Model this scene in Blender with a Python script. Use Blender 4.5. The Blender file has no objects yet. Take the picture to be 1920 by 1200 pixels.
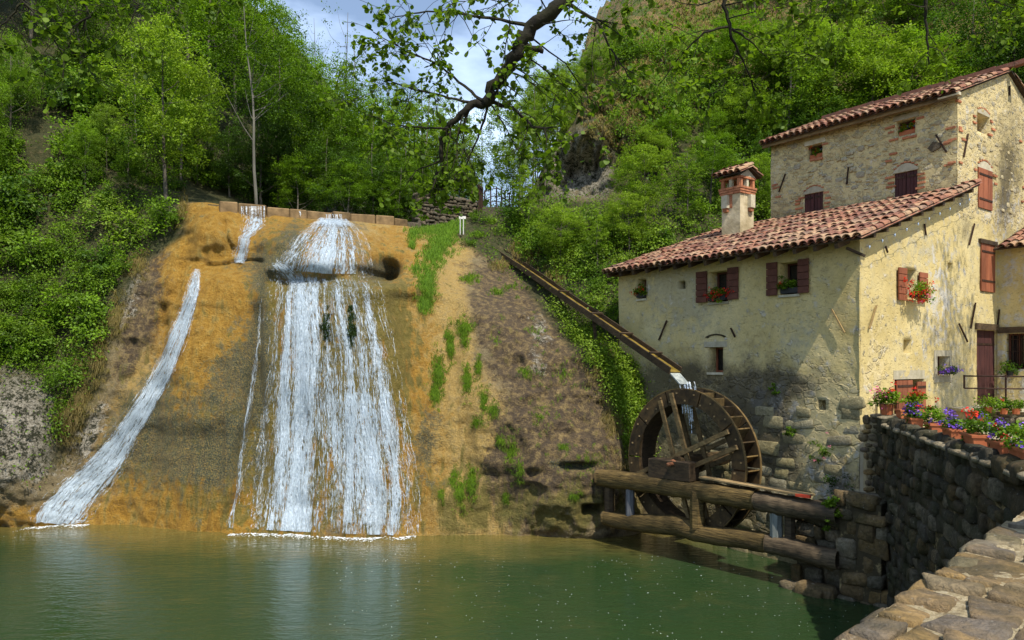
import bpy, bmesh, math, random
import numpy as np
from mathutils import Vector, Matrix
from mathutils.bvhtree import BVHTree

# ------------------------------------------------------------------ camera, sky, sun, exposure
SC = bpy.context.scene
COL = SC.collection
CAM_Z = 4.5
FPX = 1400.0          # focal length in pixels of a 1920 px wide frame
cam_d = bpy.data.cameras.new('camera')
cam = bpy.data.objects.new('camera', cam_d); COL.objects.link(cam)
cam.location = (0, 0, CAM_Z); cam.rotation_euler = (math.radians(90), 0, 0)
cam_d.sensor_width = 36; cam_d.lens = 36 * FPX / 1920
cam_d.shift_y = 80 / 1920
cam_d.clip_start = 0.05; cam_d.clip_end = 2000
SC.camera = cam

SUN_EL = math.radians(57)
SUN_H = Vector((0.42, -0.907, 0)).normalized()           # towards the sun, on the ground
sun_d = bpy.data.lights.new('sun', 'SUN'); sun_d.energy = 4.6; sun_d.angle = math.radians(0.55)
sun_d.color = (1.0, 0.93, 0.80)
sun = bpy.data.objects.new('sun', sun_d); COL.objects.link(sun)
to_sun = Vector((SUN_H.x * math.cos(SUN_EL), SUN_H.y * math.cos(SUN_EL), math.sin(SUN_EL)))
sun.rotation_euler = to_sun.to_track_quat('Z', 'Y').to_euler(); sun.location = to_sun * 60

world = bpy.data.worlds.new('World'); SC.world = world; world.use_nodes = True
wn = world.node_tree; wn.nodes.clear()
w_out = wn.nodes.new('ShaderNodeOutputWorld'); w_bg = wn.nodes.new('ShaderNodeBackground')
w_sky = wn.nodes.new('ShaderNodeTexSky'); w_sky.sky_type = 'NISHITA'; w_sky.sun_disc = False
w_sky.sun_elevation = SUN_EL; w_sky.sun_rotation = math.atan2(SUN_H.x, SUN_H.y)
w_sky.air_density = 1.0; w_sky.dust_density = 0.5; w_sky.ozone_density = 1.2
w_tc = wn.nodes.new('ShaderNodeTexCoord'); w_map = wn.nodes.new('ShaderNodeMapping'); w_map.inputs['Scale'].default_value = (1.0, 1.0, 2.2)
w_no = wn.nodes.new('ShaderNodeTexNoise'); w_no.inputs['Scale'].default_value = 2.6; w_no.inputs['Detail'].default_value = 7; w_no.inputs['Roughness'].default_value = 0.55
w_rp = wn.nodes.new('ShaderNodeValToRGB'); w_rp.color_ramp.elements[0].position = 0.46; w_rp.color_ramp.elements[1].position = 0.70
w_rp.color_ramp.elements[0].color = (0.10, 0.10, 0.10, 1); w_rp.color_ramp.elements[1].color = (0.85, 0.85, 0.85, 1)
w_mx = wn.nodes.new('ShaderNodeMix'); w_mx.data_type = 'RGBA'; w_mx.inputs[7].default_value = (8.2, 10.2, 13.5, 1)
wn.links.new(w_tc.outputs['Generated'], w_map.inputs[0]); wn.links.new(w_map.outputs[0], w_no.inputs['Vector'])
wn.links.new(w_no.outputs['Fac'], w_rp.inputs[0]); wn.links.new(w_rp.outputs[0], w_mx.inputs[0])
wn.links.new(w_sky.outputs[0], w_mx.inputs[6]); wn.links.new(w_mx.outputs[2], w_bg.inputs[0])
w_bg.inputs[1].default_value = 0.12
wn.links.new(w_bg.outputs[0], w_out.inputs[0])
SC.view_settings.view_transform = 'Standard'; SC.view_settings.look = 'None'
SC.view_settings.gamma = 1; SC.view_settings.use_curve_mapping = False; SC.view_settings.exposure = 0.42
SC.cycles.use_denoising = True
SC.cycles.max_bounces = 7; SC.cycles.diffuse_bounces = 3; SC.cycles.glossy_bounces = 3
SC.cycles.transmission_bounces = 4; SC.cycles.transparent_max_bounces = 14
SC.cycles.caustics_reflective = False; SC.cycles.caustics_refractive = False

RNG = np.random.default_rng(7)
rnd = random.Random(11)

# ------------------------------------------------------------------ numeric noise
def _h(i, j, k, seed):
    n = (i * 374761393 + j * 668265263 + k * 2147483647 + seed * 1274126177) & 0xFFFFFFFF
    n = ((n ^ (n >> 13)) * 1274126177) & 0xFFFFFFFF
    n = ((n ^ (n >> 16)) * 2246822519) & 0xFFFFFFFF
    return ((n ^ (n >> 15)) & 0xFFFFFF) / float(0xFFFFFF)
def vnoise(p, seed=0):
    p = np.asarray(p, float); f = np.floor(p); i = f.astype(np.int64); t = p - f; t = t * t * (3 - 2 * t)
    r = 0
    for a in (0, 1):
        for b in (0, 1):
            for c in (0, 1):
                w = (t[:, 0] if a else 1 - t[:, 0]) * (t[:, 1] if b else 1 - t[:, 1]) * (t[:, 2] if c else 1 - t[:, 2])
                r = r + w * _h(i[:, 0] + a, i[:, 1] + b, i[:, 2] + c, seed)
    return r * 2 - 1
def fbm(p, octv=4, seed=0, gain=0.5):
    p = np.asarray(p, float); a = 1; s = 0; tot = 0
    for o in range(octv):
        s = s + a * vnoise(p * (2 ** o) + 17.3 * o, seed + o); tot += a; a *= gain
    return s / tot
def sstep(a, b, x):
    t = np.clip((x - a) / (b - a), 0, 1); return t * t * (3 - 2 * t)

# ------------------------------------------------------------------ projection helpers (real distance Y, seen from the stand point)
def W(px, py, Y):
    return Vector(((px - 960) / FPX * Y, Y, CAM_Z + (680 - py) / FPX * Y))
def toPx(v):
    v = np.asarray(v, float); Y = np.maximum(v[..., 1], 0.5)
    return 960 + FPX * v[..., 0] / Y, 680 - FPX * (v[..., 2] - CAM_Z) / Y

# ------------------------------------------------------------------ object helpers
def tag(o, label=None, cat=None, group=None, kind=None):
    if label: o['label'] = label
    if cat: o['category'] = cat
    if group: o['group'] = group
    if kind: o['kind'] = kind
    return o
def wloc(o):
    v = Vector((0, 0, 0))
    while o is not None:
        v = v + o.location; o = o.parent
    return v
def empty(name, loc, label, cat, group=None):
    o = bpy.data.objects.new(name, None); COL.objects.link(o); o.location = loc; o.empty_display_size = 0.2
    return tag(o, label, cat, group)
def link(name, me, parent=None, loc=(0, 0, 0)):
    o = bpy.data.objects.new(name, me); COL.objects.link(o)
    if parent is not None: o.parent = parent
    o.location = loc
    return o
def mesh_np(name, V, F, mat=None, attrs=None, smooth=False):
    V = np.asarray(V, np.float32); F = np.asarray(F, np.int32); k = F.shape[1]
    me = bpy.data.meshes.new(name)
    me.vertices.add(len(V)); me.vertices.foreach_set('co', V.ravel())
    me.loops.add(F.size); me.loops.foreach_set('vertex_index', F.ravel())
    me.polygons.add(len(F)); me.polygons.foreach_set('loop_start', np.arange(0, F.size, k, dtype=np.int32))
    me.update(calc_edges=True)
    if attrs:
        for an, av in attrs.items():
            a = me.attributes.new(an, 'FLOAT_COLOR', 'POINT'); av = np.asarray(av, np.float32)
            if av.shape[1] == 3: av = np.concatenate([av, np.ones((len(av), 1), np.float32)], 1)
            a.data.foreach_set('color', av.ravel())
    if smooth: me.polygons.foreach_set('use_smooth', np.ones(len(F), bool))
    if mat: me.materials.append(mat)
    return me

class Frame:      # a wall plane: s runs along a, z is up, d comes out of the wall
    def __init__(s, O, a, n): s.O = Vector(O); s.a = Vector(a).normalized(); s.n = Vector(n).normalized()
    def P(f, s, z, d=0): return f.O + f.a * s + Vector((0, 0, z)) + f.n * d
    def px(f, px, py):     # the point of the plane seen at a photograph pixel
        r = Vector(((px - 960) / FPX, 1, (680 - py) / FPX)); c = Vector((0, 0, CAM_Z))
        t = (f.O - c).dot(f.n) / r.dot(f.n); p = c + r * t
        return (p - f.O).dot(f.a), p.z
    def off(f, d): return Frame(f.O + f.n * d, f.a, f.n)
WORLD = Frame((0, 0, 0), (1, 0, 0), (0, -1, 0))

class MB:
    def __init__(s): s.v = []; s.f = []
    def add(s, vs, fs):
        b = len(s.v); s.v += [tuple(v) for v in vs]; s.f += [tuple(i + b for i in f) for f in fs]; return s
    def hexa(s, p): return s.add(p, [(0, 3, 2, 1), (4, 5, 6, 7), (0, 1, 5, 4), (1, 2, 6, 5), (2, 3, 7, 6), (3, 0, 4, 7)])
    def fbox(s, fr, s0, s1, z0, z1, d0, d1, jit=0):
        p = [fr.P(a, z, d) for z in (z0, z1) for a, d in ((s0, d1), (s1, d1), (s1, d0), (s0, d0))]
        if jit: p = [q + Vector((rnd.uniform(-jit, jit), rnd.uniform(-jit, jit), rnd.uniform(-jit, jit))) for q in p]
        return s.hexa(p)
    def box(s, c, size, rz=0, rx=0, ry=0):
        R = Matrix.Rotation(rz, 3, 'Z') @ Matrix.Rotation(ry, 3, 'Y') @ Matrix.Rotation(rx, 3, 'X'); c = Vector(c)
        a, b, h = size[0] / 2, size[1] / 2, size[2] / 2
        return s.hexa([c + R @ Vector(q) for q in ((-a, -b, -h), (a, -b, -h), (a, b, -h), (-a, b, -h), (-a, -b, h), (a, -b, h), (a, b, h), (-a, b, h))])
    def bar(s, a, b, w, h, up=(0, 0, 1)):
        a = Vector(a); b = Vector(b); d = (b - a).normalized(); x = d.cross(Vector(up))
        if x.length < 1e-4: x = d.cross(Vector((1, 0, 0)))
        x.normalize(); y = x.cross(d)
        x = x * w / 2; y = y * h / 2
        return s.hexa([a - x - y, a + x - y, b + x - y, b - x - y, a - x + y, a + x + y, b + x + y, b - x + y])
    def tube(s, pts, rad, n=6, cap=True):
        pts = [Vector(p) for p in pts]; vs = []; fs = []; m = len(pts); prev = None
        if not hasattr(rad, '__len__'): rad = [rad] * m
        for i, p in enumerate(pts):
            d = (pts[min(i + 1, m - 1)] - pts[max(i - 1, 0)])
            d = d.normalized() if d.length > 1e-6 else Vector((0, 0, 1))
            x = (prev - d * prev.dot(d)) if prev is not None else d.cross(Vector((0.3, 0.2, 1)))
            if x.length < 1e-4: x = d.cross(Vector((1, 0, 0)))
            x.normalize(); prev = x; y = d.cross(x)
            for k in range(n):
                a = 2 * math.pi * k / n; vs.append(p + (x * math.cos(a) + y * math.sin(a)) * rad[i])
        for i in range(m - 1):
            for k in range(n): fs.append((i * n + k, i * n + (k + 1) % n, (i + 1) * n + (k + 1) % n, (i + 1) * n + k))
        if cap: fs += [tuple(range(n - 1, -1, -1)), tuple((m - 1) * n + k for k in range(n))]
        return s.add(vs, fs)
    def build(s, name, mat, parent=None, smooth=False, bevel=0):
        me = bpy.data.meshes.new(name); o0 = wloc(parent) if parent is not None else Vector((0, 0, 0))
        me.from_pydata([(v[0] - o0.x, v[1] - o0.y, v[2] - o0.z) for v in s.v], [], s.f)
        if bevel:
            bm = bmesh.new(); bm.from_mesh(me); bmesh.ops.bevel(bm, geom=list(bm.edges), offset=bevel, segments=1, affect='EDGES', profile=0.5); bm.to_mesh(me); bm.free()
        me.materials.append(mat)
        if smooth: me.polygons.foreach_set('use_smooth', [True] * len(me.polygons))
        me.update()
        return link(name, me, parent)

# ------------------------------------------------------------------ materials
class NT:
    def __init__(s, name):
        s.m = bpy.data.materials.new(name); s.m.use_nodes = True; s.t = s.m.node_tree; s.t.nodes.clear()
        s.out = s.t.nodes.new('ShaderNodeOutputMaterial'); s.tc = s.t.nodes.new('ShaderNodeTexCoord')
        s.geo = None
    def n(s, k): return s.t.nodes.new(k)
    def l(s, a, b): s.t.links.new(a, b)
    def put(s, inp, v):
        if v is None: return
        if isinstance(v, bpy.types.NodeSocket): s.l(v, inp)
        elif isinstance(v, tuple) and len(v) == 3 and inp.type == 'RGBA': inp.default_value = (*v, 1)
        else: inp.default_value = v
    def pos(s, scale=(1, 1, 1), rot=(0, 0, 0), src='world', loc=(0, 0, 0)):
        mp = s.n('ShaderNodeMapping'); mp.inputs['Scale'].default_value = scale; mp.inputs['Rotation'].default_value = rot; mp.inputs['Location'].default_value = loc
        if src == 'world':
            if not s.geo: s.geo = s.n('ShaderNodeNewGeometry')
            s.l(s.geo.outputs['Position'], mp.inputs[0])
        else: s.l(s.tc.outputs[src], mp.inputs[0])
        return mp.outputs[0]
    def noise(s, sc, det=4, rough=0.55, vec=None, dist=0, col=False):
        x = s.n('ShaderNodeTexNoise'); x.inputs['Scale'].default_value = sc; x.inputs['Detail'].default_value = det; x.inputs['Roughness'].default_value = rough; x.inputs['Distortion'].default_value = dist
        s.l(vec if vec is not None else s.pos(), x.inputs['Vector']); return x.outputs['Color' if col else 'Fac']
    def voro(s, sc, vec=None, feat='F1', out='Distance', rand=1):
        x = s.n('ShaderNodeTexVoronoi'); x.feature = feat; x.inputs['Scale'].default_value = sc; x.inputs['Randomness'].default_value = rand
        s.l(vec if vec is not None else s.pos(), x.inputs['Vector']); return x.outputs[out]
    def ramp(s, v, pts):
        r = s.n('ShaderNodeValToRGB'); e = r.color_ramp.elements
        while len(e) < len(pts): e.new(0.5)
        for i, (p, c) in enumerate(pts):
            e[i].position = p; e[i].color = (*c, 1) if isinstance(c, tuple) else (c, c, c, 1)
        s.l(v, r.inputs[0]); return r.outputs[0]
    def mix(s, f, a, b, mode='MIX'):
        m = s.n('ShaderNodeMix'); m.data_type = 'RGBA'; m.blend_type = mode
        s.put(m.inputs[0], f); s.put(m.inputs[6], a); s.put(m.inputs[7], b); return m.outputs[2]
    def math(s, op, a, b=0.0, c=0.0, clamp=False):
        m = s.n('ShaderNodeMath'); m.operation = op; m.use_clamp = clamp
        for i, v in enumerate((a, b, c)): s.put(m.inputs[i], v)
        return m.outputs[0]
    def attr(s, name):
        a = s.n('ShaderNodeAttribute'); a.attribute_name = name
        sp = s.n('ShaderNodeSeparateColor'); s.l(a.outputs['Color'], sp.inputs[0]); return sp.outputs[0], sp.outputs[1], sp.outputs[2], a.outputs['Alpha']
    def rand(s): return s.n('ShaderNodeObjectInfo').outputs['Random']
    def thr(s, mask, noise, soft=0.12, amp=3.2):      # crisp, noise-broken edge of a smooth mask
        v = s.math('ADD', mask, s.math('MULTIPLY', s.math('SUBTRACT', noise, 0.5), amp))
        return s.ramp(v, [(0.5 - soft, 0.0), (0.5 + soft, 1.0)])
    def bump(s, h, dist=0.02, st=0.6, nrm=None):
        b = s.n('ShaderNodeBump'); b.inputs['Strength'].default_value = st; b.inputs['Distance'].default_value = dist
        s.l(h, b.inputs['Height'])
        if nrm is not None: s.l(nrm, b.inputs['Normal'])
        return b.outputs[0]
    def bsdf(s, col, rough=0.8, nrm=None, spec=0.3, metal=0, **kw):
        p = s.n('ShaderNodeBsdfPrincipled'); s.put(p.inputs['Base Color'], col); s.put(p.inputs['Roughness'], rough)
        p.inputs['Specular IOR Level'].default_value = spec; p.inputs['Metallic'].default_value = metal
        if nrm is not None: s.l(nrm, p.inputs['Normal'])
        for k, v in kw.items(): s.put(p.inputs[k], v)
        s.l(p.outputs[0], s.out.inputs[0]); return s.m

def simple(name, c1, c2, sc=6, rough=0.8, bump=0.01, spec=0.25, metal=0, stretch=(1, 1, 1), det=5, rnd_amt=0.25, bsc=None):
    t = NT(name); v = t.pos(stretch)
    n = t.noise(sc, det, 0.6, v); c = t.mix(t.ramp(n, [(0.3, 0.0), (0.7, 1.0)]), c1, c2)
    if rnd_amt:
        k = t.math('ADD', t.math('MULTIPLY', t.rand(), rnd_amt * 2), 1 - rnd_amt); c = t.mix(1.0, c, k, 'MULTIPLY')
        # constant colour times a per-piece factor
    return t.bsdf(c, rough, t.bump(t.noise(bsc or sc * 4, 4, 0.6, v), bump, 0.7), spec, metal)

def wood(name, c1, c2, rough=0.75, src='world', ax=(1, 1, 14), bump=0.006, sc=2.0, rnd_amt=0.25):
    t = NT(name); v = t.pos(ax, src=src)
    g = t.noise(sc, 6, 0.65, v, 0.4); c = t.mix(t.ramp(g, [(0.32, 0.0), (0.68, 1.0)]), c1, c2)
    k = t.math('ADD', t.math('MULTIPLY', t.rand(), rnd_amt * 2), 1 - rnd_amt); c = t.mix(1.0, c, k, 'MULTIPLY')
    c = t.mix(t.ramp(t.noise(1.3, 4), [(0.45, 0.0), (0.75, 0.6)]), c, tuple(x * 0.45 for x in c1))
    return t.bsdf(c, rough, t.bump(g, bump, 0.8), 0.25)

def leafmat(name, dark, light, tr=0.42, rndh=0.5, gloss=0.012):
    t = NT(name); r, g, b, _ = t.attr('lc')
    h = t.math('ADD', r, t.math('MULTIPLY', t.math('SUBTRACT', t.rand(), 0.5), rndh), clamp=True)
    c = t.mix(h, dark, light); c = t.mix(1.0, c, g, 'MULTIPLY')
    d = t.n('ShaderNodeBsdfDiffuse'); t.l(c, d.inputs[0])
    tl = t.n('ShaderNodeBsdfTranslucent'); t.l(t.mix(1.0, c, (1.15, 1.25, 0.55), 'MULTIPLY'), tl.inputs[0])
    m = t.n('ShaderNodeMixShader'); m.inputs[0].default_value = tr; t.l(d.outputs[0], m.inputs[1]); t.l(tl.outputs[0], m.inputs[2])
    gl = t.n('ShaderNodeBsdfGlossy'); gl.inputs['Roughness'].default_value = 0.55; gl.inputs['Color'].default_value = (0.9, 1, 0.9, 1)
    m2 = t.n('ShaderNodeMixShader'); m2.inputs[0].default_value = gloss; t.l(m.outputs[0], m2.inputs[1]); t.l(gl.outputs[0], m2.inputs[2])
    t.l(m2.outputs[0], t.out.inputs[0]); return t.m

M = {}
M['leaf_wood'] = leafmat('wood leaves', (0.055, 0.115, 0.007), (0.175, 0.30, 0.014))
M['leaf_yellow'] = leafmat('spring leaves', (0.10, 0.19, 0.012), (0.25, 0.36, 0.03))
M['leaf_shrub'] = leafmat('shrub leaves', (0.050, 0.115, 0.007), (0.185, 0.30, 0.015), rndh=0.7)
M['leaf_dark'] = leafmat('dark leaves', (0.028, 0.062, 0.008), (0.07, 0.14, 0.014))
M['leaf_alder'] = leafmat('alder leaves', (0.05, 0.10, 0.008), (0.16, 0.25, 0.016), tr=0.5, rndh=0.6)
M['grass'] = leafmat('grass blades', (0.07, 0.16, 0.012), (0.20, 0.33, 0.03), rndh=0.0)
M['drygrass'] = leafmat('dry grass blades', (0.14, 0.13, 0.04), (0.34, 0.25, 0.10), rndh=0.0)
M['petal_red'] = leafmat('red petals', (0.55, 0.02, 0.015), (0.75, 0.06, 0.03), tr=0.25, rndh=0)
M['petal_pink'] = leafmat('pink petals', (0.65, 0.10, 0.25), (0.8, 0.25, 0.4), tr=0.25, rndh=0)
M['petal_violet'] = leafmat('violet petals', (0.12, 0.05, 0.45), (0.3, 0.15, 0.7), tr=0.25, rndh=0)
M['bark_pale'] = simple('pale bark', (0.09, 0.085, 0.07), (0.20, 0.19, 0.155), 5, 0.9, 0.02, stretch=(1, 1, 0.25))
M['bark'] = simple('bark', (0.07, 0.06, 0.042), (0.15, 0.13, 0.10), 5, 0.9, 0.02, stretch=(1, 1, 0.25))
M['bark_dark'] = simple('mossy dark bark', (0.010, 0.008, 0.006), (0.026, 0.025, 0.010), 9, 0.9, 0.012, stretch=(1, 1, 1))
M['timber'] = wood('weathered timber', (0.085, 0.052, 0.022), (0.22, 0.145, 0.06), ax=(1.2, 1.2, 5), sc=4)
M['timber_dark'] = wood('dark wet timber', (0.028, 0.019, 0.012), (0.095, 0.062, 0.032), ax=(3, 3, 9), sc=2)
M['timber_pale'] = wood('pale grey timber', (0.16, 0.18, 0.17), (0.34, 0.36, 0.33), ax=(8, 8, 1), sc=3)
M['timber_plank'] = wood('sawn plank', (0.24, 0.16, 0.07), (0.42, 0.30, 0.15), ax=(3, 3, 10), sc=2)
M['shutter'] = wood('brown painted shutter', (0.085, 0.030, 0.020), (0.15, 0.058, 0.036), ax=(3, 3, 3), bump=0.003, rnd_amt=0.18)
M['shutter_red'] = wood('red brown shutter', (0.20, 0.062, 0.030), (0.30, 0.105, 0.05), ax=(5, 5, 1), bump=0.003, rnd_amt=0.18)
M['iron'] = simple('rusty iron', (0.018, 0.012, 0.01), (0.07, 0.035, 0.02), 14, 0.7, 0.002, metal=0.3)
M['rustpale'] = simple('ochre iron', (0.28, 0.19, 0.08), (0.4, 0.28, 0.12), 14, 0.7, 0.002)
M['brick'] = simple('brick', (0.30, 0.11, 0.055), (0.46, 0.20, 0.10), 12, 0.9, 0.006, rnd_amt=0.2)
M['terracotta'] = simple('terracotta', (0.36, 0.10, 0.04), (0.46, 0.15, 0.06), 8, 0.75, 0.002, rnd_amt=0.12)
M['black'] = simple('black plastic', (0.02, 0.02, 0.022), (0.03, 0.03, 0.03), 8, 0.6, 0.001)
M['dark'] = simple('dark interior', (0.02, 0.015, 0.012), (0.03, 0.025, 0.018), 4, 0.9, 0.001)  # near-black paints in the darkness of unlit rooms and holes
M['whitepaint'] = simple('white painted', (0.5, 0.49, 0.45), (0.62, 0.6, 0.56), 9, 0.7, 0.002)
M['limestone'] = simple('pale limestone', (0.34, 0.30, 0.20), (0.50, 0.45, 0.33), 7, 0.85, 0.01)
M['red_end'] = simple('red paint', (0.45, 0.04, 0.02), (0.5, 0.07, 0.03), 9, 0.6, 0.001)

t = NT('roof tile'); n1 = t.noise(9, 5); r = t.rand()
c = t.ramp(t.math('ADD', t.math('MULTIPLY', n1, 0.35), t.math('MULTIPLY', r, 0.75)), [(0.12, (0.10, 0.045, 0.035)), (0.35, (0.21, 0.09, 0.06)), (0.55, (0.28, 0.125, 0.075)), (0.75, (0.38, 0.25, 0.145)), (0.95, (0.17, 0.10, 0.08))])
c = t.mix(t.ramp(t.noise(5, 6, 0.7), [(0.50, 0.0), (0.68, 0.85)]), c, (0.085, 0.065, 0.05))
c = t.mix(t.ramp(t.noise(22, 3, 0.6), [(0.60, 0.0), (0.75, 0.6)]), c, (0.42, 0.36, 0.24))
M['tile'] = t.bsdf(c, 0.9, t.bump(t.noise(40, 4), 0.006, 0.6), 0.2)
t = NT('roof tile mass'); vv = t.pos((5, 5, 5)); r = t.voro(1.0, vv, out='Color'); sp = t.n('ShaderNodeSeparateColor'); t.l(r, sp.inputs[0]); n1 = t.noise(9, 5)
c = t.ramp(t.math('ADD', t.math('MULTIPLY', n1, 0.35), t.math('MULTIPLY', sp.outputs[0], 0.75)), [(0.12, (0.10, 0.045, 0.035)), (0.35, (0.21, 0.09, 0.06)), (0.55, (0.28, 0.125, 0.075)), (0.75, (0.38, 0.25, 0.145)), (0.95, (0.17, 0.10, 0.08))])
c = t.mix(t.ramp(t.noise(5, 6, 0.7), [(0.50, 0.0), (0.68, 0.85)]), c, (0.085, 0.065, 0.05))
M['tile_mass'] = t.bsdf(c, 0.9, t.bump(t.noise(40, 4), 0.006, 0.6), 0.2)

def plaster(name, stone):
    t = NT(name); at = t.attr('st')      # r = black damp stains and other darkening, g = bare masonry, b = grey patch, a = whitened
    big = t.noise(0.9, 6, 0.6); mid = t.noise(4.5, 6, 0.65); fine = t.noise(24, 5, 0.65)
    c = t.ramp(big, [(0.3, (0.46, 0.36, 0.145)), (0.5, (0.56, 0.45, 0.205)), (0.7, (0.60, 0.505, 0.27))])
    c = t.mix(t.ramp(mid, [(0.46, 0.0), (0.70, 0.5)]), c, (0.38, 0.33, 0.20))
    c = t.mix(t.math('MULTIPLY', t.thr(at[2], mid, 0.25), .7), c, (0.40, 0.36, 0.24))
    # rubble stones in mortar
    wv = t.n('ShaderNodeVectorMath'); wv.operation = 'ADD'; t.l(t.pos((1, 1, 1.45)), wv.inputs[0])
    sc_ = t.n('ShaderNodeVectorMath'); sc_.operation = 'SCALE'; t.l(t.noise(5, 3, col=True), sc_.inputs[0]); sc_.inputs['Scale'].default_value = 0.12; t.l(sc_.outputs[0], wv.inputs[1])
    ed = t.voro(8.5 if stone else 4.6, wv.outputs[0], 'DISTANCE_TO_EDGE'); cc = t.voro(8.5 if stone else 4.6, wv.outputs[0], 'F1', 'Color')
    sp = t.n('ShaderNodeSeparateColor'); t.l(cc, sp.inputs[0])
    stc = t.ramp(sp.outputs[0], [(0.0, (0.47, 0.38, 0.19)), (0.3, (0.56, 0.465, 0.26)), (0.55, (0.47, 0.41, 0.27)), (0.8, (0.50, 0.39, 0.18)), (0.97, (0.30, 0.28, 0.21))])
    ins = t.ramp(ed, [(0.04, 0.0), (0.13, 1.0)])
    keep = t.ramp(sp.outputs[1], [(0.35, 0.0), (0.42, 1.0)])   # some cells stay under mortar
    insk = t.math('MULTIPLY', ins, keep)
    rubble = t.mix(insk, t.mix(fine, (0.49, 0.39, 0.18), (0.64, 0.53, 0.29)), stc)
    stm = t.thr(at[1], mid, 0.10)
    c = t.mix(stm, c, rubble)
    c = t.mix(t.ramp(fine, [(0.3, 0.35), (0.55, 0.0)]), c, (0.22, 0.18, 0.09))
    c = t.mix(t.thr(at[3], mid, 0.2), c, (0.50, 0.47, 0.40))
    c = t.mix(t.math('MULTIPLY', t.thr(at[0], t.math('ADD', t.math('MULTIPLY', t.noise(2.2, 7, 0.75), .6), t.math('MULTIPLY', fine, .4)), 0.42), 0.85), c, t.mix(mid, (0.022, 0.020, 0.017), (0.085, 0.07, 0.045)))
    hgt = t.math('ADD', t.math('MULTIPLY', t.math('MULTIPLY', insk, stm), 0.9), t.math('ADD', t.math('MULTIPLY', mid, 0.9), t.math('MULTIPLY', fine, 0.25)))
    pit = t.math('MULTIPLY', t.ramp(t.noise(10, 2, 0.5, t.pos((1, 1, 1.8))), [(0.34, 0.0), (0.40, 1.0)]), 0.5)
    hgt = t.math('ADD', hgt, pit)
    return t.bsdf(c, 0.92, t.bump(hgt, 0.026, 0.85), 0.15)
M['plaster'] = plaster('ochre plaster', False)
M['rubble'] = plaster('rubble masonry', True)

def stonemat(name, cols, moss=0.3, src='Object', darkf=1):
    t = NT(name); r = t.rand(); n1 = t.noise(7, 5, 0.6, t.pos()); n2 = t.noise(2.2, 5, 0.65, t.pos())
    c = t.ramp(t.math('ADD', t.math('MULTIPLY', r, 0.8), t.math('MULTIPLY', n1, 0.25)), [(i / (len(cols) - 1) * 0.9 + 0.05, k) for i, k in enumerate(cols)])
    c = t.mix(t.ramp(t.noise(18, 5, 0.7, t.pos()), [(0.40, 0.55), (0.62, 0.0)]), c, tuple(x * 0.45 for x in cols[0]))
    c = t.mix(t.math('MULTIPLY', t.ramp(n2, [(0.45, 0.0), (0.62, 1.0)]), moss), c, (0.030, 0.032, 0.012))
    c = t.mix(t.ramp(t.noise(30, 3, 0.6, t.pos()), [(0.66, 0.0), (0.74, 0.5)]), c, (0.45, 0.44, 0.38))
    return t.bsdf(c, 0.9, t.bump(t.math('ADD', n1, t.math('MULTIPLY', t.noise(40, 5, 0.7, t.pos()), 0.6)), 0.05, 1.0), 0.2)
M['stone_dark'] = stonemat('dark wall stone', [(0.042, 0.034, 0.022), (0.09, 0.070, 0.042), (0.055, 0.050, 0.038), (0.13, 0.085, 0.035), (0.20, 0.165, 0.11), (0.06, 0.052, 0.034), (0.10, 0.088, 0.066)], 0.75)
M['stone_block'] = stonemat('wall block', [(0.30, 0.25, 0.13), (0.42, 0.36, 0.20), (0.36, 0.33, 0.24), (0.46, 0.38, 0.18), (0.28, 0.25, 0.18)], 0.25)
M['chim'] = simple('weathered chimney plaster', (0.25, 0.20, 0.11), (0.52, 0.44, 0.29), 2.6, 0.95, 0.02)
M['shutter_dk'] = wood('dark brown shutter', (0.045, 0.016, 0.016), (0.085, 0.030, 0.026), ax=(5, 5, 1), bump=0.003, rnd_amt=0.15)
M['rust'] = simple('rust', (0.16, 0.06, 0.03), (0.3, 0.13, 0.06), 18, 0.8, 0.004)
M['timber_grey'] = wood('grey split post', (0.07, 0.07, 0.08), (0.2, 0.2, 0.21), ax=(8, 8, 1), sc=3)
M['race_water'] = simple('mossy race water', (0.10, 0.07, 0.01), (0.26, 0.18, 0.04), 6, 0.3, 0.01)
M['timber_spoke'] = wood('spoke timber', (0.07, 0.045, 0.018), (0.22, 0.15, 0.065), ax=(2, 2, 5), sc=3)
M['stone_weir'] = simple('weir block', (0.10, 0.065, 0.03), (0.26, 0.17, 0.08), 4, 0.9, 0.02)
M['stone_cap'] = stonemat('cap stone', [(0.30, 0.24, 0.15), (0.42, 0.34, 0.22), (0.36, 0.30, 0.20)], 0.3)
M['stone_warm'] = stonemat('warm base stone', [(0.12, 0.085, 0.045), (0.19, 0.13, 0.06), (0.16, 0.14, 0.10), (0.28, 0.24, 0.17), (0.22, 0.14, 0.05), (0.13, 0.11, 0.08)], 0.5)
M['stone_top'] = stonemat('parapet stone', [(0.20, 0.155, 0.10), (0.34, 0.25, 0.13), (0.19, 0.16, 0.13), (0.42, 0.27, 0.10), (0.13, 0.115, 0.105), (0.38, 0.31, 0.18), (0.28, 0.21, 0.12)], 0.55)
M['stone_wall'] = stonemat('ruin stone', [(0.10, 0.085, 0.06), (0.16, 0.13, 0.09), (0.13, 0.10, 0.065), (0.2, 0.16, 0.11)], 0.4)
M['stone_house'] = stonemat('house rubble stone', [(0.48, 0.40, 0.23), (0.54, 0.455, 0.27), (0.50, 0.385, 0.18), (0.40, 0.36, 0.27), (0.60, 0.53, 0.36), (0.52, 0.42, 0.21)], 0.05)
M['mortar'] = simple('sandy mortar', (0.33, 0.26, 0.15), (0.52, 0.43, 0.27), 14, 0.95, 0.012, det=7, rnd_amt=0, bsc=70)
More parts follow.
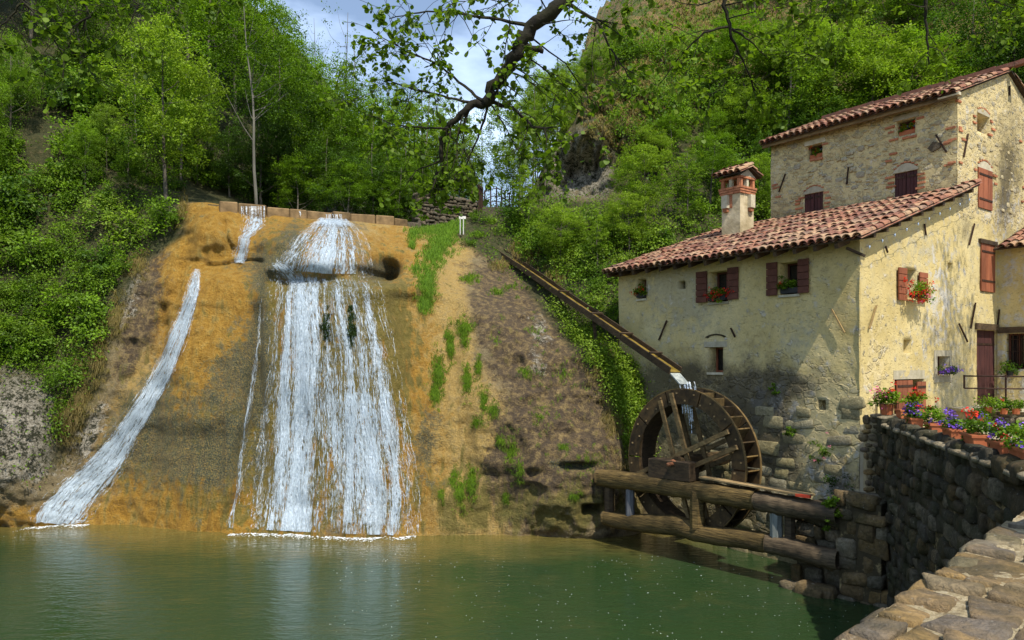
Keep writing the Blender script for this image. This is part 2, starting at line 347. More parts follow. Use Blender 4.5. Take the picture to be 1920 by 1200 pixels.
t = NT('dark mortar'); c = t.mix(t.noise(5, 7), (0.028, 0.024, 0.017), (0.09, 0.07, 0.038)); c = t.mix(t.ramp(t.noise(3.4, 6, 0.7), [(0.56, 0.0), (0.66, 0.9)]), c, (0.34, 0.26, 0.13)); M['mortar_dark'] = t.bsdf(c, 0.95, t.bump(t.noise(20, 5), 0.03, 0.8), 0.1)
M['paving'] = simple('terrace paving', (0.30, 0.25, 0.17), (0.42, 0.36, 0.25), 3, 0.9, 0.01, rnd_amt=0)

# white water
def watermat(name, dens):
    t = NT(name); at = t.attr('wa')      # r = across, g = along (metres), b = density
    cb = t.n('ShaderNodeCombineXYZ'); t.l(t.math('MULTIPLY', at[0], 1.0), cb.inputs[0]); t.l(at[1], cb.inputs[1])
    def st(sx, sy, det=6, ds=0.35):
        mp = t.n('ShaderNodeMapping'); mp.inputs['Scale'].default_value = (sx, sy, 1); t.l(cb.outputs[0], mp.inputs[0])
        return t.noise(1.0, det, 0.65, mp.outputs[0], ds)
    a = st(17, 0.9); b = st(30, 5.0, 5, 0.7); d = st(4.5, 0.3, 3)
    s5 = lambda q, k: t.math('MULTIPLY', t.math('SUBTRACT', q, 0.5), k)
    v = t.math('ADD', t.math('ADD', s5(a, 3.0), s5(b, 3.2)), s5(d, 1.6))
    v = t.math('ADD', v, t.math('MULTIPLY', t.math('SUBTRACT', at[2], 0.5), 1.1))
    al = t.math('MULTIPLY', t.math('ADD', v, 0.42), dens, clamp=True); al = t.math('MINIMUM', al, 0.82)
    p = t.n('ShaderNodeBsdfPrincipled'); p.inputs['Base Color'].default_value = (0.62, 0.74, 0.84, 1); p.inputs['Roughness'].default_value = 0.25
    p.inputs['Specular IOR Level'].default_value = 0.5
    t.l(t.bump(v, 0.05, 0.9), p.inputs['Normal'])
    tr = t.n('ShaderNodeBsdfTransparent'); m = t.n('ShaderNodeMixShader'); t.l(al, m.inputs[0]); t.l(tr.outputs[0], m.inputs[1]); t.l(p.outputs[0], m.inputs[2])
    t.l(m.outputs[0], t.out.inputs[0]); return t.m
M['fall'] = watermat('falling water', 1.2)
t = NT('white water strands'); t.bsdf(t.ramp(t.noise(30, 3), [(0.3, (0.48, 0.60, 0.72)), (0.7, (0.78, 0.85, 0.91))]), 0.3, None, 0.5)
tr_ = t.n('ShaderNodeBsdfTransparent'); mx_ = t.n('ShaderNodeMixShader'); pb = t.out.inputs[0].links[0].from_socket
t.l(t.ramp(t.noise(14, 3, 0.6), [(0.38, 0.12), (0.62, 0.76)]), mx_.inputs[0]); t.l(tr_.outputs[0], mx_.inputs[1]); t.l(pb, mx_.inputs[2]); t.l(mx_.outputs[0], t.out.inputs[0]); M['strand'] = t.m
# ------------------------------------------------------------------ the gorge: one surface lofted through profiles across x
KEYS = {
 -60: [(2,-1.5),(6,0),(10,6),(14,12),(20,19),(26,26),(40,36),(60,44),(120,46)],
 -30: [(9,-1.5),(13,0),(15.5,5),(19,10),(24,15),(29,20),(40,28),(55,34),(120,40)],
 -20: [(15,-1.5),(17.5,0),(19.3,4),(21.8,8),(25,12),(29.5,17),(38,24),(50,30),(120,34)],
 -15: [(19.5,-1.5),(20.6,0),(21.6,3.5),(23.0,7),(25.3,10.5),(29,14.2),(36,20),(48,26),(120,31)],
 -12.3: [(19.8,-1.5),(20.9,0),(22.0,3.5),(23.4,7),(25.2,9.8),(29,12),(36,16.5),(48,21),(120,27)],
 -9.6: [(19.4,-1.5),(20.4,0),(21.7,3.5),(22.9,7.0),(24.1,9.6),(28,9.9),(34,11),(45,13.5),(120,18)],
 -7.5: [(19.1,-1.5),(20.1,0),(21.3,3.5),(22.6,7.1),(24.6,9.25),(28,9.3),(34,9.6),(45,10.5),(120,12)],
 -5: [(18.8,-1.5),(19.7,0),(20.9,3.5),(22.4,6.95),(25.6,9.25),(28,9.2),(34,9.4),(45,9.8),(120,10)],
 -3: [(18.4,-1.5),(19.25,0),(20.4,3.5),(22.2,6.9),(26.5,9.25),(28.4,9.5),(34,9.8),(45,10),(120,10)],
 -1.4: [(18.4,-1.5),(19.4,0),(20.3,3.2),(22.2,6.2),(25.3,7.9),(28.6,10.2),(34,10.4),(45,10.4),(120,10)],
 0: [(18.5,-1.5),(19.5,0),(20.3,3.0),(21.9,5.4),(25.6,7.4),(29,10.2),(34,11),(45,11),(120,10)],
 1.6: [(18.8,-1.5),(19.6,0),(20.1,2.9),(21.4,4.9),(25.0,7.8),(28.5,10.9),(30,12.6),(36,14.0),(60,15)],
 3: [(19.0,-1.5),(19.5,0),(19.8,2.6),(20.5,4.5),(24.6,8.7),(29,11.2),(30.4,15),(38,17),(60,20)],
 4.0: [(19.8,-1.5),(20.5,0),(21.0,2.6),(21.6,4.8),(25,9.0),(29.2,11.3),(30.8,15.8),(39,19),(60,24)],
 5: [(19.5,-1.5),(20.6,0),(21.1,2.6),(22.0,5.4),(25.5,9.5),(29.4,11.5),(31.2,16.4),(40,21.3),(60,27)],
 8: [(20,-1.5),(21.5,0),(22.2,3),(23.8,6.3),(26,9.0),(30,12.2),(34,17),(46,27.5),(70,38)],
 14: [(21,-1.5),(24,0),(25.2,3),(27.4,6.5),(29,9),(32,13.5),(38,21),(50,33),(80,44)],
 25: [(14,-1.5),(16,0),(19,4),(23,8),(28,13),(33,18),(42,29),(55,42),(90,56)],
 60: [(2,-1.5),(4,0),(8,8),(14,16),(22,24),(30,32),(44,44),(60,54),(110,66)],
}
kx = sorted(KEYS)
XS = np.concatenate([np.arange(-60, -20, 0.8), np.arange(-20, -16, 0.2), np.arange(-16, 6.5, 0.07), np.arange(6.5, 16, 0.25), np.arange(16, 60.1, 0.8)])
segs = [7, 54, 50, 40, 24, 30, 26, 10]
def catmull(P, k, t):
    n = len(P); p0 = P[max(k - 1, 0)]; p1 = P[k]; p2 = P[k + 1]; p3 = P[min(k + 2, n - 1)]
    lin = p1 + (p2 - p1) * t
    cm = 0.5 * ((2 * p1) + (-p0 + p2) * t + (2 * p0 - 5 * p1 + 4 * p2 - p3) * t * t + (-p0 + 3 * p1 - 3 * p2 + p3) * t ** 3)
    return lin * 0.55 + cm * 0.45
def smooth_interp(x, xp, fp):
    v = 0
    for d, w in ((-0.7, .2), (-0.3, .2), (0, .2), (0.3, .2), (0.7, .2)): v = v + w * np.interp(x + d, xp, fp)
    return v
CP = np.stack([np.stack([smooth_interp(XS, kx, [KEYS[k][i][c] for k in kx]) for c in (0, 1)], 1) for i in range(9)], 0)  # 9, nx, 2
rows = []
for k in range(8):
    for j in range(segs[k]): rows.append(catmull(CP, k, j / segs[k]))
rows.append(CP[8]); ROW = np.stack(rows, 0)        # nr, nx, 2
nr, nx = ROW.shape[:2]
X = np.repeat(XS[None, :], nr, 0); Y = ROW[..., 0].copy(); Z = ROW[..., 1].copy()
def G(cx, cz, rx, rz, p=2):
    return np.exp(-(np.abs((X - cx) / rx) ** p + np.abs((Z - cz) / rz) ** p))
PX, PY = toPx(np.stack([X, Y, Z], -1)); near = (Y < 31) & (Z < 13)
def Gp(cx, cy, rx, ry, p=2): return np.exp(-(np.abs((PX - cx) / rx) ** p + np.abs((PY - cy) / ry) ** p)) * near
dY = np.zeros_like(Y); P3q = np.stack([X, Y, Z], -1).reshape(-1, 3)
# the dome under the upper fall, its overhang and the hollow beside it
dY -= 1.25 * Gp(605, 470, 92, 50, 3.0)
dY -= 0.80 * sstep(522, 556, PY) * (1 - sstep(556, 860, PY)) * np.exp(-(np.abs(PX - 612) / 128) ** 4) * near           # lip of the ledge under the dome
dY += 0.05 * Gp(612, 530, 110, 8, 2.4)
dY += 1.5 * Gp(722, 503, 25, 19, 2.4) + 1.1 * Gp(702, 514, 26, 10, 2.4)
dY -= 0.35 * Gp(718, 545, 60, 25)
dY += 0.10 * Gp(368, 490, 26, 4); dY -= 0.5 * Gp(410, 430, 48, 45, 3)
dY -= 0.55 * Gp(400, 800, 110, 260, 3)         # broad orange buttress
dY += 0.30 * Gp(486, 760, 14, 240, 2)
dY += 0.35 * Gp(300, 690, 26, 120, 2)
dY -= 0.45 * Gp(640, 800, 120, 240, 3)
dY += 0.35 * Gp(840, 560, 40, 170, 2)
dY -= 0.5 * Gp(960, 700, 70, 200, 2.5)
dY -= 0.25 * Gp(430, 545, 90, 40, 2.5) + .30 * Gp(470, 450, 50, 22, 2.5)
def step_at(pts, w, y0, y1, amt):      # one side of a line down the rock stands back
    bx = np.interp(PY, [q[1] for q in pts], [q[0] for q in pts]) + 5 * np.sin(PY * .05)
    return amt * sstep(-w, w, PX - bx) * sstep(y0, y0 + 25, PY) * sstep(y1, y1 - 60, PY) * near
lc_ = [(500, 500), (495, 560), (480, 700), (455, 850), (430, 990)]
dY += step_at(lc_, 5, 505, 1000, .34) - step_at([(q[0] + 130, q[1]) for q in lc_], 90, 505, 1000, .34)
dY += step_at([(725, 540), (745, 600), (768, 700), (800, 800), (800, 900)], 9, 540, 930, .30) - step_at([(800, 540), (850, 700), (900, 900)], 40, 540, 930, .30)
dY += -step_at([(362, 500), (330, 600), (280, 700), (215, 800)], 5, 505, 830, .30) + step_at([(470, 500), (460, 700), (440, 800)], 60, 505, 830, .30)
dY += step_at([(345, 500), (300, 600), (250, 700), (190, 800)], 9, 500, 830, .18) - step_at([(385, 500), (350, 600), (300, 700), (240, 800)], 9, 500, 830, .18)
dY += 0.22 * np.exp(-((PY - (494 + 5 * np.sin(PX * .05))) / 3.5) ** 2) * sstep(375, 395, PX) * sstep(510, 490, PX) * near
dY += 0.20 * np.exp(-((PX - (432 + (PY - 430) * .25)) / 5) ** 2) * sstep(400, 420, PY) * sstep(480, 460, PY) * near
dY -= 0.9 * Gp(1080, 900, 90, 90, 2.5)
dY += 0.55 * Gp(1105, 945, 17, 9, 4)
dY += 0.35 * Gp(1080, 868, 30, 8, 3)
dY -= 1.6 * Gp(30, 830, 70, 110, 2.5) + Gp(40, 830, 90, 130, 2.5) * (.35 * fbm(P3q * [2.2, 1.5, 1.6], 4, 91).reshape(X.shape))          # pale outcrop on the left
dY += 0.7 * Gp(125, 850, 22, 50, 2)
cn = (Y > 27.5) & (Y < 36)
def Gc(cx, cy, rx, ry, p=2): return np.exp(-(np.abs((PX - cx) / rx) ** p + np.abs((PY - cy) / ry) ** p)) * cn
dY += -1.1 * Gc(1098, 268, 34, 26, 3) + 1.0 * Gc(1085, 320, 40, 22, 2.5) - .8 * Gc(1140, 330, 16, 40, 3) + .7 * Gc(1072, 285, 5, 24) + .6 * Gc(1120, 300, 5, 20)
P3 = np.stack([X, Y, Z], -1).reshape(-1, 3)
wet = np.clip(G(-5.2, 2.5, 4.6, 7, 6), 0, 1)
nlow = fbm(P3 * 0.35, 4, 3).reshape(X.shape); nmid = fbm(P3 * [1.3, 1.0, 0.9], 4, 9).reshape(X.shape)
nfin = fbm(P3 * [5.5, 4, 4.2], 4, 21).reshape(X.shape); nstr = fbm(P3 * [4.5, 0.5, 0.55], 3, 33).reshape(X.shape)
nled = fbm(P3 * [0.8, 0.6, 3.2], 3, 51).reshape(X.shape)
rid = 1 - np.abs(fbm(P3 * [1.6, 1.2, 1.8], 4, 41)).reshape(X.shape) * 2
rough = 0.62 + 0.45 * sstep(-2.0, 0.5, X) + 0.7 * sstep(-11, -13, X)
top = sstep(9.2, 10.4, Z)
dY += -0.30 * nlow * (1 - wet * 0.4) - 0.16 * nmid * rough - 0.075 * nfin * rough - 0.17 * nstr * wet - 0.13 * nled * (1 - .85 * wet) - 0.16 * rid * rough * (1 - wet * 0.7)
dY += cn * sstep(10.5, 12, Z) * sstep(17, 15.5, Z) * (X > 1) * (X < 6) * (-.5 * nmid - .35 * rid - .3 * nfin)
flat = ((Y > 26.5) & (X < 0.5) & (X > -9)).astype(float)
Y2 = Y + dY * (1 - flat) * sstep(-1.4, -0.6, Z)
Z2 = Z + (0.5 * nlow + 0.12 * nmid) * sstep(9.6, 12, Z) + 0.6 * nmid * sstep(14, 20, Z)
VT = np.stack([X, Y2, Z2], -1)
idx = np.arange(nr * nx).reshape(nr, nx)
FT = np.stack([idx[:-1, :-1], idx[:-1, 1:], idx[1:, 1:], idx[1:, :-1]], -1).reshape(-1, 4)
PX, PY = toPx(VT)
nearv = (VT[..., 1] < 28.5)
def blob(cx, cy, rx, ry, rot=0, p=2):
    a = math.radians(rot); u = (PX - cx) * math.cos(a) + (PY - cy) * math.sin(a); v = -(PX - cx) * math.sin(a) + (PY - cy) * math.cos(a)
    return np.exp(-0.7 * (np.abs(u / rx) ** p + np.abs(v / ry) ** p)) * nearv
def edge(pts):   # x of a boundary as a function of height in the picture
    ys = [q[1] for q in pts]; xs = [q[0] for q in pts]
    return np.interp(PY, ys, xs)
leftb = edge([(375, 330), (350, 370), (350, 440), (262, 500), (235, 560), (205, 640), (192, 720), (150, 790), (118, 850), (95, 890), (-50, 905)])
rightb = edge([(800, 400), (890, 470), (960, 500), (1000, 560), (1060, 640), (1110, 700), (1180, 790), (1230, 880), (1400, 1000)])
rock = sstep(-14, 14, PX - leftb) * sstep(14, -14, PX - rightb) * (VT[..., 2] < 9.9) * (VT[..., 1] < 27.2)
rock = np.maximum(rock, np.clip(blob(35, 800, 62, 95, 0, 3) + blob(40, 940, 90, 50, 0, 4), 0, 1))
ochre = np.clip(1.2 * blob(430, 720, 120, 330, 0, 4) + blob(480, 450, 120, 60, 0, 3) + blob(330, 900, 150, 130, 0, 3) + 0.8 * blob(740, 470, 60, 60) + .7 * blob(60, 975, 120, 25) + 0.8 * blob(700, 800, 130, 260, 0, 4), 0, 1)
tan = np.clip(blob(800, 700, 90, 330, 0, 4) + blob(860, 900, 110, 160, 0, 4) + blob(740, 450, 70, 50) + blob(400, 430, 45, 60) + .8 * blob(270, 640, 40, 180, 15) + 0.45 * blob(1050, 800, 120, 120), 0, 1)
brown = np.clip(blob(960, 570, 75, 100, -25, 3) + blob(1060, 800, 120, 190, 0, 3) + .95 * blob(285, 560, 40, 110, 22, 3) + .5 * blob(230, 700, 16, 60, 20) + blob(392, 400, 30, 18, 40) * .8 + blob(960, 900, 50, 60), 0, 1)
algae_shade = np.clip(.60 * blob(325, 800, 110, 80, 30) + .62 * blob(425, 790, 40, 100, 0) + .5 * blob(380, 880, 70, 50) + .5 * blob(480, 640, 25, 100) + .9 * blob(455, 690, 36, 30) + .6 * blob(235, 800, 22, 110, 35) + .5 * blob(262, 860, 50, 60) + .85 * blob(800, 830, 26, 60, 10) + .5 * blob(600, 680, 90, 120) + .6 * blob(490, 730, 12, 260) + 1.6 * blob(712, 508, 30, 14) + .7 * blob(500, 500, 60, 20) + .7 * blob(545, 450, 25, 45, 30) + .9 * blob(1075, 872, 40, 10), 0, 1)  # algae, plus painted darkness of the hollow right of the dome
moss = np.clip(.55 * blob(340, 850, 150, 120, 20, 3) + .9 * blob(505, 760, 14, 240) + .9 * blob(600, 800, 150, 240, 0, 4) * .75 + .8 * blob(620, 545, 110, 18) + 1.0 * blob(540, 470, 30, 60, 25) * .7 + .8 * blob(720, 640, 60, 120) + .7 * blob(860, 930, 60, 60) + 0.9 * blob(1060, 960, 160, 35) + .5 * blob(30, 800, 60, 90), 0, 1)
white = np.clip(1.3 * blob(38, 800, 60, 95, 0, 3) + .55 * blob(1010, 640, 20, 60) + .8 * blob(160, 820, 20, 60, 30) + .6 * blob(240, 560, 20, 90, 20), 0, 1)
hillg = sstep(15, 19, VT[..., 2]) * sstep(2, 4, VT[..., 0]); crag = np.zeros_like(hillg)
crag = np.clip(np.exp(-0.7 * (np.abs((PX - 1085) / 62) ** 3 + np.abs((PY - 312) / 60) ** 3)) * (VT[..., 1] > 28) * (VT[..., 1] < 34), 0, 1)
MA = np.stack([ochre, tan, brown, algae_shade], -1).reshape(-1, 4); MBb = np.stack([moss, np.maximum(white, crag), 1 - np.maximum(rock, crag), hillg], -1).reshape(-1, 4)

t = NT('rock and soil'); a = t.attr('ma'); b = t.attr('mb')
nA = t.math('ADD', t.math('MULTIPLY', t.noise(1.3, 7, 0.7), .6), t.math('MULTIPLY', t.noise(7, 6, 0.75), .4)); nB = t.noise(6, 7, 0.7); nC = t.noise(26, 5, 0.7); nS = t.noise(1.0, 6, 0.6, t.pos((5, 5, 0.8)))
c = t.ramp(nB, [(0.3, (0.20, 0.155, 0.08)), (0.7, (0.33, 0.26, 0.14))])
c = t.mix(t.thr(a[1], nA, 0.2), c, t.ramp(nB, [(0.3, (0.42, 0.27, 0.075)), (0.5, (0.50, 0.34, 0.11)), (0.7, (0.36, 0.27, 0.12))]))
c = t.mix(t.thr(a[2], nA, 0.14), c, t.ramp(nB, [(0.32, (0.07, 0.052, 0.038)), (0.49, (0.13, 0.092, 0.052)), (0.58, (0.24, 0.17, 0.078)), (0.68, (0.38, 0.28, 0.12))]))
c = t.mix(t.thr(a[0], nA, 0.2), c, t.ramp(t.math('MULTIPLY', t.math('ADD', nB, nS), 0.5), [(0.33, (0.25, 0.135, 0.022)), (0.44, (0.38, 0.205, 0.028)), (0.52, (0.46, 0.26, 0.042)), (0.6, (0.50, 0.32, 0.08)), (0.7, (0.36, 0.27, 0.11))]))
c = t.mix(t.math('MULTIPLY', t.thr(b[0], nS, 0.2), 0.85), c, t.ramp(nB, [(0.3, (0.10, 0.105, 0.02)), (0.7, (0.24, 0.19, 0.05))]))
c = t.mix(t.math('MULTIPLY', t.thr(a[3], t.math('ADD', t.math('MULTIPLY', nA, .45), t.math('ADD', t.math('MULTIPLY', nB, .25), t.math('MULTIPLY', nC, .30))), 0.12, 7.0), 0.85), c, t.ramp(nC, [(0.40, (0.035, 0.048, 0.042)), (0.48, (0.085, 0.10, 0.078)), (0.55, (0.16, 0.15, 0.07)), (0.62, (0.32, 0.21, 0.055))]))
c = t.mix(t.thr(b[1], nA, 0.15), c, t.ramp(t.math('ADD', t.math('MULTIPLY', t.noise(13, 6, 0.75), .55), t.math('MULTIPLY', t.noise(3.2, 5, 0.7), .45)), [(0.46, (0.035, 0.037, 0.018)), (0.51, (0.36, 0.32, 0.25)), (0.62, (0.58, 0.53, 0.43))]))
soil = t.ramp(nB, [(0.35, (0.035, 0.045, 0.012)), (0.55, (0.075, 0.075, 0.025)), (0.7, (0.16, 0.12, 0.06))])
hg = t.ramp(t.noise(0.55, 7, 0.7), [(0.36, (0.08, 0.13, 0.02)), (0.46, (0.16, 0.16, 0.035)), (0.54, (0.32, 0.20, 0.085)), (0.7, (0.20, 0.17, 0.05))])
hg = t.mix(t.ramp(nC, [(0.4, 0.5), (0.6, 0.0)]), hg, (0.05, 0.06, 0.015))
c = t.mix(b[2], c, t.mix(b[3], soil, hg))
c = t.mix(t.ramp(nC, [(0.38, 0.45), (0.55, 0.0)]), c, t.mix(1.0, c, (0.45, 0.42, 0.38), 'MULTIPLY'))
c = t.mix(t.ramp(t.voro(9, t.pos((1, 1, 1)), 'DISTANCE_TO_EDGE'), [(0.0, 0.35), (0.03, 0.0)]), c, t.mix(1.0, c, (0.5, 0.45, 0.4), 'MULTIPLY'))
h = t.math('ADD', t.math('MULTIPLY', nB, 1.0), t.math('ADD', t.math('MULTIPLY', nC, 0.55), t.math('MULTIPLY', t.noise(70, 3, 0.7), 0.22)))
wetr = t.ramp(t.math('MAXIMUM', a[0], b[0]), [(0.0, 0.9), (1.0, 0.5)])
M['rock'] = t.bsdf(c, wetr, t.bump(h, 0.16, 1.0), 0.3)
ground = tag(link('gorge_hillside', mesh_np('gorge_hillside', VT.reshape(-1, 3), FT, M['rock'], {'ma': MA, 'mb': MBb}, True)), kind='structure')
TRI = np.concatenate([FT[:, [0, 1, 2]], FT[:, [0, 2, 3]]])
BVH = BVHTree.FromPolygons([Vector(v) for v in VT.reshape(-1, 3)], TRI.tolist())
CAMV = Vector((0, 0, CAM_Z))
def hit(px, py, push=0.0):
    d = Vector(((px - 960) / FPX, 1, (680 - py) / FPX)).normalized()
    p, n, i, r = BVH.ray_cast(CAMV, d)
    if p is None: return None, None
    if n.dot(d) > 0: n = -n
    return p + n * push, n
def gz(x, y):
    p, n, i, r = BVH.ray_cast(Vector((x, y, 80)), Vector((0, 0, -1)))
    return p.z if p is not None else 0.0

# ------------------------------------------------------------------ ground under and behind the stand point, pool
t = NT('pool water'); v = t.pos((1.0, 2.4, 1)); v2 = t.pos((1, 1, 1))
w1 = t.noise(2.2, 4, 0.55, v, 0.3); w2 = t.noise(9, 3, 0.5, t.pos((1.0, 3.2, 1)), 0.2)
sx = t.n('ShaderNodeSeparateXYZ'); t.l(v2, sx.inputs[0])
# depth: shallow and ochre along the rock, deep green towards the stand point
sh = t.attr('sh')
c = t.mix(t.thr(sh[0], t.noise(0.9, 5, 0.6), 0.45, 0.9), (0.018, 0.040, 0.014), (0.14, 0.105, 0.028))
c = t.mix(t.ramp(t.noise(0.35, 4), [(0.4, 0.0), (0.7, 0.5)]), c, (0.022, 0.045, 0.010))
hh = t.math('ADD', t.math('MULTIPLY', w1, 1.0), t.math('MULTIPLY', w2, 0.26))
hh = t.math('MULTIPLY', hh, t.math('ADD', 0.8, t.math('MULTIPLY', sh[0], 2.4)))
M['pool'] = t.bsdf(c, 0.04, t.bump(hh, 0.055, 0.42), 0.5, IOR=1.45)
t = None
gx = np.arange(-40, 30.01, 0.5); gy = np.arange(-30, 24.01, 0.25)
GX, GY = np.meshgrid(gx, gy); shl = np.zeros(GX.shape)
sl = np.interp(GX, kx, [KEYS[k][1][0] for k in kx])
shl = np.clip(1 - (sl - GY - 0.1) / 3.2, 0, 1) ** 1.2
V = np.stack([GX, GY, np.zeros_like(GX)], -1).reshape(-1, 3); ii = np.arange(GX.size).reshape(GX.shape)
Fq = np.stack([ii[:-1, :-1], ii[:-1, 1:], ii[1:, 1:], ii[1:, :-1]], -1).reshape(-1, 4)
tag(link('pool_water', mesh_np('pool_water', V, Fq, M['pool'], {'sh': np.stack([shl] * 3, -1).reshape(-1, 3)}, True)), kind='structure')
M['ground'] = simple('earth', (0.08, 0.07, 0.035), (0.16, 0.15, 0.06), 1.5, 0.95, 0.05, rnd_amt=0)
b = MB(); b.add([(-400, -300, -1.6), (400, -300, -1.6), (400, 600, -1.6), (-400, 600, -1.6)], [(0, 1, 2, 3)])
tag(b.build('ground', M['ground']), kind='structure')

# ------------------------------------------------------------------ white water
def stream(name, label, pts, nfil, along=0.25, wob=0.12, dens=None, sheet=0.5, fw=(0.0018, 0.0054), nacross=28, nl=70, parent_cat='waterfall', lift=0.04):
    """pts: rows (left px, right px, py_left, py_right) from top to bottom, laid on the rock."""
    P = np.array(pts, float); m = len(P)
    tt = np.linspace(0, m - 1, nl); L = np.stack([np.interp(tt, range(m), P[:, k]) for k in range(4)], 1)
    k3 = np.array([.25, .5, .25])
    for c in range(4): L[1:-1, c] = np.convolve(L[:, c], k3, 'valid')
    grid = np.zeros((nl, nacross + 1, 3)); nor = np.zeros_like(grid); ok = np.ones((nl, nacross + 1), bool)
    for i in range(nl):
        for j in range(nacross + 1):
            f = j / nacross; x = L[i, 0] + (L[i, 1] - L[i, 0]) * f; y = L[i, 2] + (L[i, 3] - L[i, 2]) * f
            p, n = hit(x, y)
            if p is None: ok[i, j] = False; p = Vector(grid[i, j - 1]) if j else Vector((0, 25, 0)); n = Vector((0, -1, 0))
            grid[i, j] = p; nor[i, j] = n
    # smooth so that the water bridges small pits
    for _ in range(2):
        grid[1:-1] = 0.25 * grid[:-2] + 0.5 * grid[1:-1] + 0.25 * grid[2:]
        nor[1:-1] = 0.25 * nor[:-2] + 0.5 * nor[1:-1] + 0.25 * nor[2:]
    nor /= np.linalg.norm(nor, axis=-1, keepdims=True) + 1e-9
    nz = fbm(np.stack([grid[..., 0] * 7, grid[..., 1] * 0 + 3, grid[..., 2] * 0.8], -1).reshape(-1, 3), 3, 77).reshape(grid.shape[:2])
    G2 = grid + nor * (lift + 0.05 * np.clip(nz[..., None], -0.6, 1))
    ln = np.concatenate([[0], np.cumsum(np.linalg.norm(np.diff(grid[:, nacross // 2], axis=0), axis=1))])
    wd = np.linalg.norm(grid[:, -1] - grid[:, 0], axis=1)
    dens = dens or (lambda s, t: 1.0)
    A = np.zeros((nl, nacross + 1, 3)); refw = max(wd.mean(), 0.05)
    for i in range(nl):
        for j in range(nacross + 1):
            s = j / nacross; e = min(1, 4 * min(s, 1 - s) + 0.05) * min(1, i / (nl * .07) + .1)
            A[i, j] = (s * refw, ln[i], 0.5 + 0.5 * (dens(s, i / (nl - 1)) * 2 - 1) * 1.0 - (1 - e) * 0.9)
    o0 = Vector(grid[-1, nacross // 2]); ii = np.arange(nl * (nacross + 1)).reshape(nl, nacross + 1)
    Fq = np.stack([ii[:-1, :-1], ii[1:, :-1], ii[1:, 1:], ii[:-1, 1:]], -1).reshape(-1, 4)
    root = empty(name, o0, label, parent_cat)
    link('water_sheet', mesh_np('water_sheet', G2.reshape(-1, 3) - np.array(o0), Fq, M['fall'], {'wa': A.reshape(-1, 3)}, True), root)
    # separate threads of white water
    VV = []; FF = []; nb = 0
    r = np.random.default_rng(abs(hash(label)) % 1000 if False else len(label) * 7 + nfil)
    done = 0; tries = 0
    while done < nfil and tries < nfil * 12:
        tries += 1
        s = r.random(); t0 = r.random() * 1.02 - 0.02; d = dens(s, t0)
        if r.random() > d ** 1.6: continue
        done += 1
        ll = along * (0.3 + r.random() ** 2 * 1.4); ns = 7; w = r.uniform(*fw); lf = lift + r.random() * 0.05
        ph = r.random() * 6.28; am = wob * r.random() / max(refw, .3) * 0.25; drift = r.normal() * 0.025 * wob / max(refw, 0.3)
        tv = t0 + np.linspace(0, ll, ns); tv = tv[tv <= 1.0]
        if len(tv) < 3: continue
        sv = np.clip(s + am * np.sin(ph + np.linspace(0, 5, len(tv))) + drift * np.linspace(0, 1, len(tv)) * 3, 0, 1)
        fi = np.clip(tv, 0, 1) * (nl - 1); fj = sv * nacross
        i0 = np.minimum(fi.astype(int), nl - 2); j0 = np.minimum(fj.astype(int), nacross - 1); a = (fi - i0)[:, None]; bb = (fj - j0)[:, None]
        c = (grid[i0, j0] * (1 - a) * (1 - bb) + grid[i0 + 1, j0] * a * (1 - bb) + grid[i0, j0 + 1] * (1 - a) * bb + grid[i0 + 1, j0 + 1] * a * bb)
        n = nor[i0, j0]; c = c + n * (lf + 0.02 * r.random((len(tv), 1)))
        dd = np.gradient(c, axis=0); dd /= np.linalg.norm(dd, axis=1, keepdims=True) + 1e-9
        sd = np.cross(dd, n); ta = np.sin(np.linspace(0.15, 3.0, len(tv)))[:, None] * w * r.uniform(0.6, 1.3, (len(tv), 1))
        VV.append(np.stack([c - sd * ta, c + n * ta * 0.7, c + sd * ta], 1).reshape(-1, 3))
        k = len(tv); q = np.arange(k - 1)[:, None] * 3 + nb
        FF.append(np.concatenate([q + np.array([[0, 1, 4, 3]]), q + np.array([[1, 2, 5, 4]])])); nb += 3 * k
    o = link('water_strands', mesh_np('water_strands', np.concatenate(VV) - np.array(o0), np.concatenate(FF), M['strand'], None, True), root); o['kind'] = 'stuff'
    return root

def gsum(s, items): return min(1.0, sum(a * math.exp(-((s - c) / w) ** 2) for c, w, a in items))
def d_curtain(s, t):
    s = s + .018 * math.sin(t * 9 + s * 20); v = gsum(s, [(0.10, 0.035, .45), (0.20, 0.035, .8), (0.30, 0.045, .95), (0.40 - .03 * t, 0.035, .7), (0.50, 0.03, .5 * (1 - t)), (0.62, 0.035, .45), (0.86, 0.04, .75), (0.74, 0.05, .15 + .5 * t), (.95, .02, .3)])
    v = v * (0.65 + 0.6 * math.sin(min(1, t * 1.3) * 2.2))
    if t < 0.10: v *= 0.6 + 4 * t
    v += (0.35 if 0.55 < t < 0.95 and s > 0.5 else 0.0) * 0.9
    return max(0.13, min(1, v))
stream('waterfall', 'broad white curtain of water falling down the middle of the rock into the pool',
       [(502, 706, 500, 524), (504, 716, 530, 545), (500, 722, 562, 578), (492, 745, 650, 650), (478, 760, 760, 760), (462, 780, 860, 860), (448, 790, 940, 945), (440, 790, 992, 1006)],
       8000, 0.03, 0.07, d_curtain, nacross=60, nl=90)
def d_dome(s, t):
    v = gsum(s, [(0.12, 0.09, .8), (0.33, 0.06, .45), (0.50, 0.12, .9), (0.70, 0.05, .5), (0.80, 0.03, .6), (0.90, 0.03, .6), (0.99, 0.03, .6)]) * (0.7 + 0.3 * t)
    return max(0.05, min(1, v + (0.6 if t < 0.2 else 0)))
